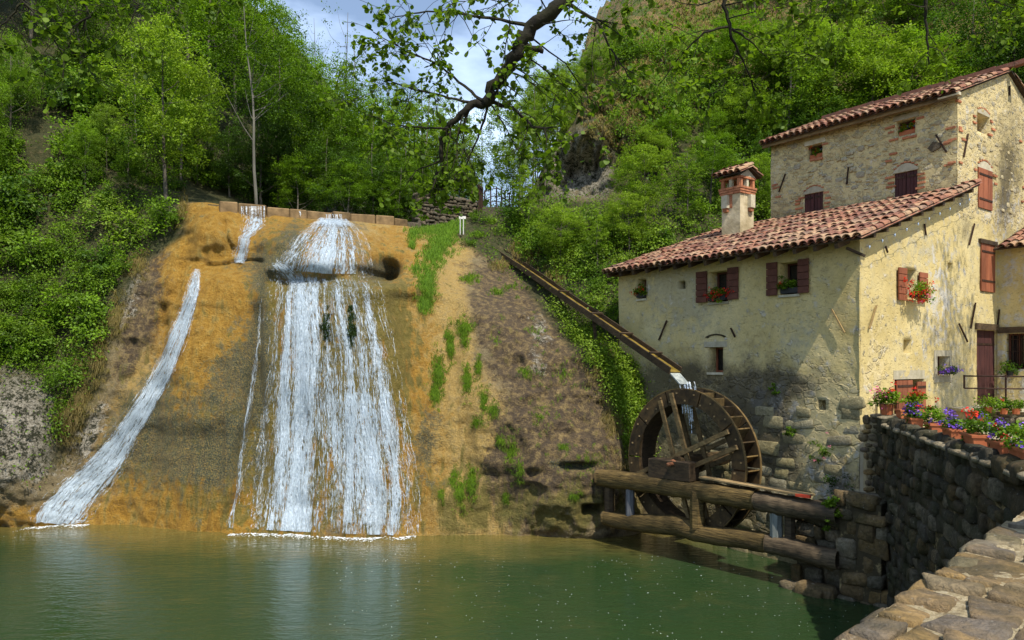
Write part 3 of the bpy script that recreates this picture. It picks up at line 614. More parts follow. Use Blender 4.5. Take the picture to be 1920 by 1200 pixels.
stream('waterfall', 'fan of water spreading over the mossy dome below the weir',
       [(608, 640, 408, 410), (588, 660, 422, 424), (562, 680, 438, 442), (540, 690, 460, 462), (522, 696, 485, 490), (512, 697, 503, 518)], 2700, 0.09, 0.05, d_dome, nacross=40, nl=60)
stream('waterfall', 'long slanting stream of white water down the left side of the orange rock',
       [(364, 378, 508, 510), (347, 375, 555, 562), (322, 360, 615, 622), (290, 335, 685, 695), (256, 305, 745, 755), (212, 265, 805, 820), (165, 235, 855, 885), (105, 195, 905, 940), (60, 172, 948, 978), (52, 160, 978, 984)],
       2400, 0.028, 0.06, lambda s, t: 0.75 if 0.12 < s < 0.88 else 0.3, nacross=20, nl=90)
stream('waterfall', 'thin trickle from the left end of the weir above the orange rock',
       [(458, 496, 404, 406), (450, 500, 425, 428), (443, 470, 445, 446), (438, 468, 470, 472), (430, 462, 494, 496)], 220, 0.08, 0.15, lambda s, t: 0.5 if t < .4 else 0.35 + 0.4 * (s > .4), nacross=16, nl=36)
stream('waterfall', 'narrow pinkish trickle running down the left edge of the wide curtain',
       [(486, 492, 560, 560), (478, 486, 640, 640), (464, 476, 720, 722), (452, 462, 800, 800), (440, 452, 900, 900), (427, 440, 990, 992)], 110, 0.06, 0.15, lambda s, t: 0.4, nacross=6, nl=60)
stream('waterfall', 'shallow water sliding left to right across the ledge under the dome',
       [(505, 522, 500, 488), (512, 545, 512, 496), (528, 562, 528, 512), (545, 575, 548, 532), (552, 590, 580, 566)], 160, 0.12, 0.2, lambda s, t: 0.35, nacross=12, nl=30)

# froth, foam flecks on the pool
M['foam'] = simple('foam', (0.72, 0.78, 0.8), (0.86, 0.9, 0.92), 12, 0.6, 0.02, rnd_amt=0)
def shore(px):
    y = 19.0
    for k in range(400):
        y = 17.5 + k * 0.02; x = (px - 960) / FPX * y
        if gz(x, y) > 0.0: return Vector((x, y, 0))
    return Vector((x, y, 0))
def foamline(label, p0, p1, wmul):
    V = []; F = []; pts = [shore(q) for q in np.arange(p0, p1, 2.0)]; m = len(pts)
    for i, p in enumerate(pts):
        wdt = wmul * (0.02 + 0.16 * max(0, math.sin(i / (m - 1) * math.pi)) * abs(math.sin(i * 0.37) * math.sin(i * 0.11 + 1)) + 0.05 * rnd.random()) * min(1, 6 * min(i, m - 1 - i) / m + 0.1)
        V += [(p.x, p.y + 0.25, 0.012), (p.x, p.y + 0.06, 0.008 + .02 * rnd.random()), (p.x, p.y - wdt * .5 + .05, 0.012 + .02 * rnd.random()), (p.x, p.y - wdt, 0.003)]
        if i and math.sin(i * .31 + p0) + .6 * math.sin(i * 1.1) > -.35: F += [((i - 1) * 4 + k, i * 4 + k, i * 4 + k + 1, (i - 1) * 4 + k + 1) for k in range(3)]
    o = link('foam', mesh_np('foam', V, F, M['foam'], None, True)); tag(o, label, 'foam', kind='stuff')

V = []; F = []
shp = {q: shore(q) for q in range(40, 800, 6)}
for i in range(2200):
    if i == 0: foam_n = lambda k: .35 + .65 * max(0, math.sin(k * .071) * math.sin(k * .023 + 1) + .45)
    q = rnd.choice([k for k in shp if 48 < k < 172] if rnd.random() < .25 else [k for k in shp if 430 < k < 782]); s_ = shp[q]
    if rnd.random() > foam_n(q): continue
    o_ = abs(rnd.gauss(0, .17)) + (abs(rnd.gauss(0, .8)) if rnd.random() < .12 else 0); x = s_.x + rnd.uniform(-.06, .06); y = s_.y - .03 - o_; r_ = rnd.uniform(.006, .026) * max(.25, 1 - o_ * 1.4); b0 = len(V); k = rnd.uniform(0, 3)
    for w_ in range(5): V.append((x + r_ * 1.6 * math.cos(w_ * 1.2566 + k) * rnd.uniform(.6, 1.5), y + r_ * math.sin(w_ * 1.2566 + k), 0.004 + rnd.uniform(0, .012)))
    F.append((b0, b0 + 1, b0 + 2, b0 + 3, b0 + 4))
for i in range(1700):
    y = rnd.uniform(4.5, 17.5) ** 1.0; x = rnd.uniform(-0.25, 0.52) * y
    if rnd.random() > 0.25 + 0.75 * (math.sin(x * 1.3 + y) * .5 + .5): continue
    r_ = rnd.uniform(0.002, 0.007) * (0.45 + y / 16); b0 = len(V); k = rnd.uniform(0, 3)
    for q in range(5): V.append((x + r_ * math.cos(q * 1.2566 + k) * rnd.uniform(.6, 1.5), y + r_ * 1.3 * math.sin(q * 1.2566 + k), 0.004))
    F.append((b0, b0 + 1, b0 + 2, b0 + 3, b0 + 4))
tag(link('foam_flecks', mesh_np('foam_flecks', V, F, M['foam'])), 'tiny foam flecks and pollen drifting on the green pool', 'foam', kind='stuff')
# ------------------------------------------------------------------ houses
UU = Vector((-0.6, 0.8, 0)); VV_ = Vector((0.8, 0.6, 0)); CC = Vector((7.22, 15.5, 0))
FR = Frame(CC, UU, -VV_); GF = Frame(CC, VV_, -UU)
TALL = 4.57; TC = CC + VV_ * TALL; TF = Frame(TC, UU, -VV_)
def rect(fr, x0, y0, x1, y1):
    a = [fr.px(x, y) for x, y in ((x0, y0), (x1, y0), (x0, y1), (x1, y1))]
    sL = (a[0][0] + a[2][0]) / 2; sR = (a[1][0] + a[3][0]) / 2; zt = (a[0][1] + a[1][1]) / 2; zb = (a[2][1] + a[3][1]) / 2
    return min(sL, sR), max(sL, sR), zb, zt

def wall(parent, name, fr, s0, s1, z0, z1, ops, mat, stain=None, step=0.09, amp=0.02, top=None, depth=0.35):
    def cuts(a, b, marks):
        c = sorted(set([round(a, 4), round(b, 4)] + [round(m, 4) for m in marks if a < m < b])); out = []
        for p, q in zip(c[:-1], c[1:]):
            k = max(1, int(round((q - p) / step))); out += [p + (q - p) * i / k for i in range(k)]
        return out + [c[-1]]
    ss = cuts(s0, s1, [o[0] for o in ops] + [o[1] for o in ops]); zz = cuts(z0, z1, [o[2] for o in ops] + [o[3] for o in ops])
    S, Zz = np.meshgrid(ss, zz); P = np.array(fr.O)[None, None, :] + S[..., None] * np.array(fr.a) + Zz[..., None] * np.array([0, 0, 1.0])
    disp = amp * (fbm(np.stack([P[..., 0] * .9, P[..., 1] * .9, P[..., 2] * .9], -1).reshape(-1, 3), 3, 5) + 0.5 * fbm((P * 4.5).reshape(-1, 3), 3, 8)).reshape(S.shape)
    P = P + disp[..., None] * np.array(fr.n)
    n = S.size; ii = np.arange(n).reshape(S.shape); F = []
    for i in range(len(zz) - 1):
        zc = (zz[i] + zz[i + 1]) / 2
        for j in range(len(ss) - 1):
            sc = (ss[j] + ss[j + 1]) / 2
            if any(o[0] < sc < o[1] and o[2] < zc < o[3] for o in ops): continue
            F.append((ii[i, j], ii[i, j + 1], ii[i + 1, j + 1], ii[i + 1, j]))
    V = P.reshape(-1, 3).tolist()
    if stain is None: ST = np.zeros((n, 4))
    else: ST = stain(P.reshape(-1, 3), S.ravel(), Zz.ravel())
    ST = ST.tolist()
    for (a, b, c, d, dp) in [o[:5] for o in ops]:      # reveals
        js = [j for j, s in enumerate(ss) if a - 1e-3 <= s <= b + 1e-3]; is_ = [i for i, z in enumerate(zz) if c - 1e-3 <= z <= d + 1e-3]
        ring = [ii[is_[0], j] for j in js] + [ii[i, js[-1]] for i in is_[1:]] + [ii[is_[-1], j] for j in js[::-1][1:]] + [ii[i, js[0]] for i in is_[::-1][1:-1]]
        b0 = len(V)
        for r_ in ring:
            q = Vector(V[r_]) - fr.n * dp; V.append(tuple(q)); ST.append(ST[r_])
        m = len(ring)
        for k in range(m): F.append((ring[k], ring[(k + 1) % m], b0 + (k + 1) % m, b0 + k))
    o0 = wloc(parent); me = mesh_np(name, np.array(V) - np.array(o0), F, mat, {'st': np.array(ST)})
    if top:
        bm = bmesh.new(); bm.from_mesh(me)
        for (s_, z_, ds, dz) in top:     # keep what lies below the line through (s,z) with direction (ds,dz)
            p = fr.P(s_, z_) - o0; nn = (fr.a * (-dz) + Vector((0, 0, ds))).normalized()
            bmesh.ops.bisect_plane(bm, geom=bm.verts[:] + bm.edges[:] + bm.faces[:], plane_co=p, plane_no=nn, clear_outer=True)
        bm.to_mesh(me); bm.free()
    me.polygons.foreach_set('use_smooth', [True] * len(me.polygons))
    return link(name, me, parent)

# unit stones, rough rounded blocks
def stone_mesh(seed, rough=0.10, bev=0.2, sub=0):
    r = random.Random(seed); bm = bmesh.new(); bmesh.ops.create_cube(bm, size=1)
    for v in bm.verts: v.co += Vector([r.uniform(-rough, rough) for _ in range(3)])
    bmesh.ops.bevel(bm, geom=list(bm.edges), offset=bev, segments=1, affect='EDGES', profile=0.5)
    if sub:
        bmesh.ops.subdivide_edges(bm, edges=list(bm.edges), cuts=sub, use_grid_fill=True)
        V = np.array([v.co[:] for v in bm.verts]); n = fbm(V * 2.2 + seed * 3.1, 3, seed); n2 = fbm(V * 7 + seed, 2, seed + 5)
        for v, a, b_ in zip(bm.verts, n, n2): v.co *= 1 + 0.10 * a + 0.035 * b_
    for f in bm.faces: f.smooth = True
    bmesh.ops.triangulate(bm, faces=list(bm.faces)) if not sub else None
    me = bpy.data.meshes.new('stone'); bm.to_mesh(me); bm.free(); return me
STONES = {}
def stones_of(mat, key, n=8, **k):
    if key not in STONES:
        STONES[key] = [stone_mesh(100 + i, **k) for i in range(n)]
        for m in STONES[key]: m.materials.append(mat)
    return STONES[key]
def put_piece(name, me, parent, co, R, sc):
    o = link(name, me, parent); o.matrix_local = Matrix.Translation(Vector(co) - wloc(parent)) @ R.to_4x4() @ Matrix.Diagonal((*sc, 1)); return o
def wallR(fr, tilt=0):
    X = fr.a; Z = Vector((0, 0, 1)); Yv = Z.cross(X)
    R = Matrix((X, Yv, Z)).transposed(); return R @ Matrix.Rotation(tilt, 3, 'Y')
def joined_pieces(name, parent, lst, mat):     # many small pieces as one part
    V = []; F = []; b = 0; o0 = wloc(parent)
    for me, M4 in lst:
        n = len(me.vertices); co = np.empty(n * 3); me.vertices.foreach_get('co', co); co = co.reshape(-1, 3)
        A = np.array(M4); V.append(co @ A[:3, :3].T + A[:3, 3] - np.array(o0))
        F += [[b + i for i in p.vertices] for p in me.polygons]; b += n
    V = np.concatenate(V); me = bpy.data.meshes.new(name); me.from_pydata(V.tolist(), [], F); me.materials.append(mat)
    me.polygons.foreach_set('use_smooth', [True] * len(me.polygons)); me.update()
    o = link(name, me, parent); o['kind'] = 'stuff'; return o
def courses(fr, s0, s1, z0, z1, w, h, jit=0.3, batter=0):
    """irregular rubble: (s, z, width, height)"""
    out = []; z = z0; row = 0
    while z < z1 - h * 0.3:
        hh = h * rnd.uniform(0.75, 1.3); s = s0 - rnd.random() * w
        while s < s1:
            ww = w * rnd.uniform(0.55, 1.5); hz = hh * rnd.uniform(0.8, 1.12)
            out.append((s + ww / 2, z + hh / 2 + rnd.uniform(-.1, .1) * h, ww, hz)); s += ww
        z += hh
    return [q for q in out if s0 - 0.05 < q[0] < s1 + 0.05]
def set_stones(parent, fr, lst, key, mat, d=0.0, th=0.25, limit=300, gap=0.025, name='stone', **k):
    ms = stones_of(mat, key, **k); ext = []
    for q in lst:
        p = fr.P(q[0], q[1], d + rnd.uniform(-.03, .04) * min(1, th * 4)); x, y = toPx(p); q_area = q[2] * q[3] / (max(p.y, 1) ** 2)
        ext.append((0 if (-20 < x < 1960 and -20 < y < 1240) else 1, -q_area, q, p))
    ext.sort(key=lambda e: (e[0], e[1])); rest = []
    for i, (_, _, q, p) in enumerate(ext):
        R = wallR(fr, rnd.uniform(-.09, .09)); sc = (max(q[2] - gap, .03), th * rnd.uniform(.8, 1.2), max(q[3] - gap, .03)); me = rnd.choice(ms)
        if i < limit: put_piece(name, me, parent, p, R, sc)
        else: rest.append((me, Matrix.Translation(p) @ R.to_4x4() @ Matrix.Diagonal((*sc, 1))))
    if rest: joined_pieces('small_' + name + 's', parent, rest, mat)

# ---- tiles
def tile_mesh():
    V = []; F = []; n = 6; L = 0.43
    for e, (y, r_) in enumerate(((0, 0.098), (L, 0.078))):
        for k in range(n + 1):
            a = math.pi * k / n; V.append((r_ * math.cos(a), y, r_ * math.sin(a) * 0.85))
        for k in range(n + 1):
            a = math.pi * k / n; q = r_ - 0.018; V.append((q * math.cos(a), y, q * math.sin(a) * 0.85))
    m = n + 1
    for k in range(n):
        F.append((k, k + 1, 2 * m + k + 1, 2 * m + k)); F.append((m + k + 1, m + k, 3 * m + k, 3 * m + k + 1)); F.append((k + 1, k, m + k, m + k + 1))
    me = bpy.data.meshes.new('tile'); me.from_pydata(V, [], F); me.materials.append(M['tile']); me.update(); return me
TILE = tile_mesh()
def roof_tiles(parent, P0, across, upv, ncol, nrow, limit, pitch=0.195, rowp=0.335, pick=None, seed=0, lift=0.06):
    """P0: eave corner; covers laid over a corrugated bed of pans"""
    r = random.Random(seed); X = Vector(across).normalized(); Yv = Vector(upv).normalized(); N = X.cross(Yv)
    if N.z < 0: N = -N; X = -X; P0 = P0 - X * (ncol * pitch)
    R0 = Matrix((X, Yv, N)).transposed(); items = []
    for j in range(nrow):
        for i in range(ncol):
            if pick and not pick(i, j): continue
            p = P0 + X * ((i + 0.5) * pitch + r.uniform(-.012, .012)) + Yv * (j * rowp + r.uniform(-.03, .03)) + N * (lift + 0.012 * (j % 2) + r.uniform(0, .012))
            R = R0 @ Matrix.Rotation(r.uniform(-.05, .05), 3, 'Z') @ Matrix.Rotation(-0.045 + r.uniform(-.02, .03), 3, 'X')
            items.append((p, R))
    rest = []
    items.sort(key=lambda e: e[0].y)
    for k, (p, R) in enumerate(items):
        sc = (1, 1, r.uniform(.92, 1.1))
        if k < limit: put_piece('tile', TILE, parent, p, R, sc)
        else: rest.append((TILE, Matrix.Translation(p) @ R.to_4x4() @ Matrix.Diagonal((*sc, 1))))
    if rest: joined_pieces('upper_tiles', parent, rest, M['tile_mass'])
    # pans
    b = MB(); L = nrow * rowp + 0.08; vs = []; nn = ncol * 4
    for yy in (0.02, L):
        for k in range(nn + 1):
            a = k / 4.0; vs.append(P0 + X * (a * pitch) + Yv * yy + N * (lift - 0.01 - 0.05 * abs(math.sin((a + 0) * math.pi)) * 0 + 0.03 * math.cos(a * 2 * math.pi + math.pi) * 1.0))
    b.add(vs, [(k, k + 1, nn + 2 + k, nn + 1 + k) for k in range(nn)])
    b.build('pan_tiles', M['tile_mass'], parent, True)

# ---- openings
FR_W = {}
def R_(fr, *px): return rect(fr, *px)
front_ops = {
 'small_l': R_(FR, 1195, 523, 1212, 560), 'peep': R_(FR, 1272, 527, 1285, 542), 'win_a': R_(FR, 1330, 508, 1366, 566),
 'win_b': R_(FR, 1462, 491, 1499, 552), 'low': R_(FR, 1328, 651, 1356, 698), 'hole': R_(FR, 1534, 750, 1548, 769)}
gable_ops = {
 'win_c': R_(GF, 1696, 504, 1718, 562), 'slit': R_(GF, 1776, 493, 1784, 510), 'small': R_(GF, 1693, 637, 1707, 662),
 'box_win': R_(GF, 1757, 668, 1780, 704), 'cellar': R_(GF, 1677, 711, 1732, 783), 'door': R_(GF, 1832, 619, 1871, 775),
 'shut_mid': R_(GF, 1838, 459, 1864, 547), 'shut_top': R_(GF, 1833, 318, 1859, 392), 'small_top': R_(GF, 1832, 216, 1854, 250)}
tall_ops = {'tw_l': R_(TF, 1513, 271, 1542, 297), 'tw_r': R_(TF, 1680, 224, 1716, 253), 'ts_l': R_(TF, 1508, 362, 1544, 416), 'ts_r': R_(TF, 1677, 322, 1720, 384)}

def st_front(P, s, z):
    px, py = toPx(P); n = fbm(P * 1.5, 3, 60)
    bl = lambda cx, cy, rx, ry, p=2: np.exp(-0.7 * (np.abs((px - cx) / rx) ** p + np.abs((py - cy) / ry) ** p))
    black = .9 * bl(1400, 730, 55, 42) + .9 * bl(1440, 830, 45, 90) + .9 * bl(1230, 720, 60, 40) + .7 * bl(1300, 700, 50, 22) + .9 * bl(1480, 720, 60, 20) + .8 * bl(1580, 910, 30, 50) + 0.9 * bl(1330, 850, 150, 90, 4) + .6 * (py > 950)
    bare = .95 * sstep(-45, 60, py - np.interp(px, [1160, 1300, 1400, 1480, 1560, 1620], [780, 720, 690, 670, 690, 720]))
    grey = bl(1290, 570, 45, 45) + .8 * bl(1255, 520, 40, 30) + .9 * bl(1500, 640, 30, 60) * .7
    wh = .7 * bl(1450, 760, 40, 40) + .6 * bl(1560, 900, 40, 50)
    return np.clip(np.stack([black, bare, grey, wh], -1), 0, 1)
def st_gable(P, s, z):
    px, py = toPx(P)
    bl = lambda cx, cy, rx, ry, p=2: np.exp(-0.7 * (np.abs((px - cx) / rx) ** p + np.abs((py - cy) / ry) ** p))
    tallp = sstep(4.4, 4.7, s) * sstep(7.9, 8.3, z)
    black = .75 * bl(1895, 300, 22, 75) + .7 * bl(1880, 380, 14, 60) + .35 * bl(1760, 620, 30, 40) + .6 * bl(1810, 430, 10, 20)
    bare = np.maximum(tallp * (1 - .75 * bl(1885, 340, 28, 70)), .75 * bl(1640, 700, 22, 90)) + .5 * bl(1745, 790, 20, 30)
    grey = .75 * bl(1780, 700, 35, 90) + .6 * bl(1730, 470, 50, 30)
    wh = .55 * bl(1760, 560, 30, 80) + .4 * bl(1880, 400, 30, 60)
    return np.clip(np.stack([black, bare, grey, wh], -1), 0, 1)
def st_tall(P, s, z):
    n = fbm(P * 1.2, 3, 66); black = .85 * sstep(9.15, 8.5, z + .25 * n) + .6 * sstep(10.75, 11.1, z)  # darker towards the lower roof and right under the eave
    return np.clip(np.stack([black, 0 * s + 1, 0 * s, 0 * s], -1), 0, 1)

LW_TOP = 7.12; SL = 0.335
SEAM = True
mill = empty('mill_house', CC, 'long ochre lower mill house with tiled lean-to roof beside the water wheel', 'house')
tower = empty('tall_house', TC, 'tall rubble stone house rising behind the lean-to roof, with dark shutters', 'house')
annex = empty('annex_house', GF.P(6.96, 3.2), 'plastered annex at the right edge with a small tiled eave and barred window', 'house')
wall(mill, 'wall', FR, 0, 7.0, -1.4, LW_TOP + .05, [(*v, .38 if k != 'peep' else .25) for k, v in front_ops.items()], M['plaster'], st_front, amp=0.035, step=0.08)
wall(mill, 'wall', GF, 0, 4.57, -1.4, 8.9, [(*gable_ops[k], .30) for k in ('win_c', 'slit', 'small', 'box_win', 'cellar')], M['plaster'], st_gable, amp=0.025,
     top=[(0, LW_TOP, 1, SL)])
LE = Frame(FR.P(7.0, 0), VV_, UU)
wall(mill, 'wall', LE, 0, 4.6, -1.4, 8.9, [], M['plaster'], lambda P, s, z: np.zeros((len(s), 4)), step=.3, top=[(0, LW_TOP, 1, SL)])
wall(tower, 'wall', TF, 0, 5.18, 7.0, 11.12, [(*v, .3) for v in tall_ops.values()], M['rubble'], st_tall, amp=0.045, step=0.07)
wall(tower, 'wall', GF, 4.57, 10.7, -1.0, 12.6, [(*gable_ops[k], .30) for k in ('door', 'shut_mid', 'shut_top', 'small_top')], M['rubble'], st_gable, amp=0.025,
     top=[(4.57, 11.08, 1, .39), (10.7, 11.08, 1, -.39)])
TE = Frame(TF.P(5.18, 0), VV_, UU)
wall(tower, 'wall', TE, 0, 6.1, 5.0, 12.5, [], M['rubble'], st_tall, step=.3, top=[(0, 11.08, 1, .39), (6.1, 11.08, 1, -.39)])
b = MB(); b.fbox(GF, 4.35, 4.75, -1.4, 8.6, -.3, -.045); b.build('quoin_core', M['plaster'], mill)
# hidden backs keep the rooms dark
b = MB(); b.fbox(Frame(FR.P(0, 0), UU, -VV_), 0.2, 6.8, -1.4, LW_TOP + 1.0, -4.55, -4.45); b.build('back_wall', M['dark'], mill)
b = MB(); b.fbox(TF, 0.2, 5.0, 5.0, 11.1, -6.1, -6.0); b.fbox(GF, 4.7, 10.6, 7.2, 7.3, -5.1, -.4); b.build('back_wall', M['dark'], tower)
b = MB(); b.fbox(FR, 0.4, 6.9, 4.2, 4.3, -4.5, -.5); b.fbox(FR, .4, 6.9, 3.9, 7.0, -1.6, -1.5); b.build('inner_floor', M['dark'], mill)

# ---- lower roof
rf = MB(); P0 = FR.P(-.33, 6.93, .52); 
upv = (VV_ + Vector((0, 0, SL))).normalized()
def rplane(s, v, dz=0): return CC + UU * s + VV_ * v + Vector((0, 0, LW_TOP + SL * v + dz))
for (sa, sb, va, vb) in ((-.30, 7.15, -.5, 4.56), (-.30, 0.02, 4.5, 5.1), (5.2, 7.15, 4.5, 5.6)):
    rf.hexa([rplane(sa, va, .02), rplane(sb, va, .02), rplane(sb, vb, .02), rplane(sa, vb, .02), rplane(sa, va, .06), rplane(sb, va, .06), rplane(sb, vb, .06), rplane(sa, vb, .06)])
roof = rf.build('roof', M['timber_dark'], mill)
roof_tiles(roof, rplane(-.33, -.56, .0), UU, upv, 38, 16, 300, lift=0.09, seed=3)
roof_tiles(roof, rplane(-.33, 4.5, .0), UU, upv, 2, 2, 4, lift=0.11, seed=4)
rb = MB(); rb.fbox(Frame(rplane(-.3, 4.5), VV_, -UU), 0, .01, 0, .01, 0, .01)
for k in range(15):
    s = 0.25 + k * 0.48; b = MB(); b.bar(rplane(s, .3, -.055), rplane(s, -.47, -.055), .085, .11); b.build('rafter', M['timber_dark'], mill)
for k in range(10):     # short boards under the verge
    v = .1 + k * .52; b = MB(); b.bar(rplane(.05, v, -.03), rplane(-.27, v, -.03), .10, .09); b.build('purlin_end', M['timber_dark'], mill)
b = MB(); b.bar(rplane(6.3, -.05, -.12), rplane(7.1, -.05, -.12), .1, .12); b.build('wall_plate', M['timber'], mill)
b = MB(); b.bar(rplane(0.15, -.25, -.16), rplane(-.1, .02, -.42), .05, .05); b.build('bracket', M['timber_dark'], mill)

# ---- tall roof
def tplane(s, v, dz=0):
    z = 11.10 + .39 * v if v < 3.05 else 11.10 + .39 * (6.1 - v)
    return TC + UU * s + VV_ * v + Vector((0, 0, z + dz))
rt = MB()
for va, vb in ((-.32, 3.05), (3.05, 6.4)):
    rt.hexa([tplane(-.1, va, .01), tplane(5.35, va, .01), tplane(5.35, vb, .01), tplane(-.1, vb, .01), tplane(-.1, va, .06), tplane(5.35, va, .06), tplane(5.35, vb, .06), tplane(-.1, vb, .06)])
troof = rt.build('roof', M['timber_dark'], tower)
tup = (VV_ + Vector((0, 0, .39))).normalized(); tdn = (-VV_ + Vector((0, 0, .39))).normalized()
roof_tiles(troof, tplane(-.14, -.38, .0), UU, tup, 28, 10, 150, lift=.08, seed=9)
roof_tiles(troof, tplane(5.32, 6.45, .0), -UU, tdn, 28, 10, 60, lift=.08, seed=12)
b = MB(); 
for k in range(14): b.bar(tplane(5.3 - k * .42, 3.05, .16), tplane(5.3 - (k + 1) * .42, 3.05, .165 + .02 * (k % 2)), .2, .12)
b.build('ridge_tiles', M['tile'], troof)
b = MB(); b.bar(tplane(-.1, -.25, -.05), tplane(5.3, -.25, -.05), .06, .10); b.bar(tplane(-.1, -.05, -.04), tplane(5.3, -.05, -.04), .1, .1); b.build('eave_board', M['timber'], tower)
b = MB(); b.bar(tplane(0.32, -.24, -.02), tplane(-.16, -.24, -.02), .14, .07); b.build('verge_stone', M['limestone'], tower)

# ---- windows, shutters
def shutter(parent, fr, r, d0, th, mat, vertical=False, n=5, name='shutter', label=None):
    s0, s1, z0, z1 = r; b = MB(); b.fbox(fr, s0 + .02, s1 - .02, z0 + .02, z1 - .02, d0, d0 + th * .4)
    root = b.build(name, mat, parent)
    if label: root['label'] = label
    for k in range(n):
        b = MB()
        if vertical: a = s0 + (s1 - s0) * k / n; b.fbox(fr, a + .005, a + (s1 - s0) / n - .005, z0, z1, d0 + th * .4 + .001, d0 + th)
        else: a = z0 + (z1 - z0) * k / n; b.fbox(fr, s0, s1, a + .008, a + (z1 - z0) / n - .008, d0 + th * .4 + .001, d0 + th)
        b.build('plank', mat, root)
    if vertical:
        for f in (.2, .82):
            b = MB(); zz = z0 + (z1 - z0) * f; b.fbox(fr, s0 + .03, s1 - .03, zz, zz + .05, d0 + th, d0 + th + .012); b.build('hinge_strap', M['iron'], root)
    return root
def window(parent, fr, r, depth, mat='shutter', pane=True, name='window', bars=(1, 1), curtain=False):
    s0, s1, z0, z1 = r; w = .045; b = MB()
    d0, d1 = -depth, -depth + .05
    b.fbox(fr, s0, s0 + w, z0, z1, d0, d1); b.fbox(fr, s1 - w, s1, z0, z1, d0, d1); b.fbox(fr, s0 + w, s1 - w, z0, z0 + w, d0, d1); b.fbox(fr, s0 + w, s1 - w, z1 - w, z1, d0, d1)
    if bars[0]: b.fbox(fr, (s0 + s1) / 2 - .015, (s0 + s1) / 2 + .015, z0 + w, z1 - w, d0 + .005, d1 - .005)
    root = b.build(name, M[mat], parent)
    b = MB(); b.fbox(fr, s0 + w, s1 - w, z0 + w, z1 - w, d0 + .012, d0 + .018); b.build('pane', M['glass'], root)
    if curtain:
        b = MB(); m = (s0 + s1) / 2 - .06; b.fbox(fr, s0 + w, m, z0 + .3, z1 - .02, d0 + .055, d0 + .065); b.build('curtain', M['linen'], root)
    return root
t = NT('window glass'); M['glass'] = t.bsdf((0.012, 0.012, 0.012), 0.08, None, 0.5)
M['linen'] = simple('linen', (0.42, 0.33, 0.17), (0.5, 0.4, 0.22), 4, 0.9, 0.002)
def sill(parent, fr, r, d=.05, mat='limestone', ext=.05, h=.06, name='sill'):
    s0, s1, z0, z1 = r; b = MB(); b.fbox(fr, s0 - ext, s1 + ext, z0 - h, z0 - .003, -.2, d); b.build(name, M[mat], parent)
for k in ('small_l', 'win_a', 'win_b', 'low'):
    w_ = window(mill, FR, front_ops[k], .36, bars=(k != 'small_l', 0), curtain=(k == 'win_a'), mat='shutter' if k != 'low' else 'shutter_red')
    sill(w_, FR, front_ops[k], .04, 'plaster_sill' if False else 'limestone', ext=.02)
for k in ('peep', 'hole'):
    s0, s1, z0, z1 = front_ops[k]; b = MB(); b.fbox(FR, s0 - .05, s1 + .05, z0 - .05, z1 + .05, -.6, -.39 if k == 'hole' else -.27); b.build('dark_hole_backing', M['dark'], mill)  # near-black slab stands in for the opening's unlit depth
for fr, k, (lx0, lx1, lt, lb), (rx0, rx1, rt_, rb_) in ((FR, 'win_a', (1308, 1328, 509, 568), (1367, 1387, 501, 562)), (FR, 'win_b', (1440, 1460, 492, 555), (1499, 1519, 485, 550)), (GF, 'win_c', (1680, 1695, 502, 564), (1719, 1734, 511, 566))):
    for q in ((lx0, lt, lx1, lb), (rx0, rt_, rx1, rb_)):
        shutter(mill, fr, rect(fr, *q), .03, .045, M['shutter'] if fr is FR else M['shutter_red'], n=5)
window(mill, GF, gable_ops['win_c'], .28, bars=(0, 0)); window(mill, GF, gable_ops['box_win'], .28, bars=(1, 0))
b = MB(); r = gable_ops['box_win']     # pale stone surround
b.fbox(GF, r[0] - .16, r[0] - .002, r[2] - .16, r[3] + .14, -.02, .012); b.fbox(GF, r[1] + .002, r[1] + .10, r[2] - .16, r[3] + .14, -.02, .012)
b.fbox(GF, r[0], r[1], r[3] + .002, r[3] + .14, -.02, .010); b.fbox(GF, r[0], r[1], r[2] - .16, r[2] - .002, -.02, .010); b.build('stone_surround', M['limestone'], mill)
for k in ('slit', 'small'):
    s0, s1, z0, z1 = gable_ops[k]; b = MB(); b.fbox(GF, s0 - .03, s1 + .03, z0 - .03, z1 + .03, -.36, -.28 if k == 'slit' else -.16); b.build('niche_back', M['shutter_red'] if k == 'slit' else M['limestone'], mill)
# cellar shutters under a pale lintel
r = gable_ops['cellar']; w = r[1] - r[0]
shutter(mill, GF, (r[0] + .0, r[0] + w * .53, r[2], r[3] - .02), .015, .04, M['shutter_red'], True, 3, label='wider closed leaf of the cellar shutter')
shutter(mill, GF, (r[1] - w * .31, r[1], r[2], r[3] - .06), .015, .04, M['shutter_red'], True, 2, label='narrow right leaf of the cellar shutter')
b = MB(); b.fbox(GF, r[0] - .06, r[1] + .02, r[3] + .004, r[3] + .20, -.05, .012); b.build('lintel', M['limestone'], mill)
# relieving arch over the low window
r = front_ops['low']; b = MB(); m = (r[0] + r[1]) / 2
for k in range(7):
    a0 = math.pi * (.18 + .64 * k / 7); a1 = math.pi * (.18 + .64 * (k + .92) / 7)
    p = [FR.P(m + q * math.cos(a), r[3] + .16 + q * math.sin(a) * .45, .012) for a, q in ((a0, .3), (a1, .3), (a1, .38), (a0, .38))]
    b.hexa([v - FR.n * .05 for v in p] + p)
b.build('relieving_arch', M['mortar_dark'], mill); b = MB(); b.fbox(FR, r[0] - .12, r[1] + .12, r[3] + .005, r[3] + .14, -.05, .014); b.build('lintel', M['limestone'], mill)
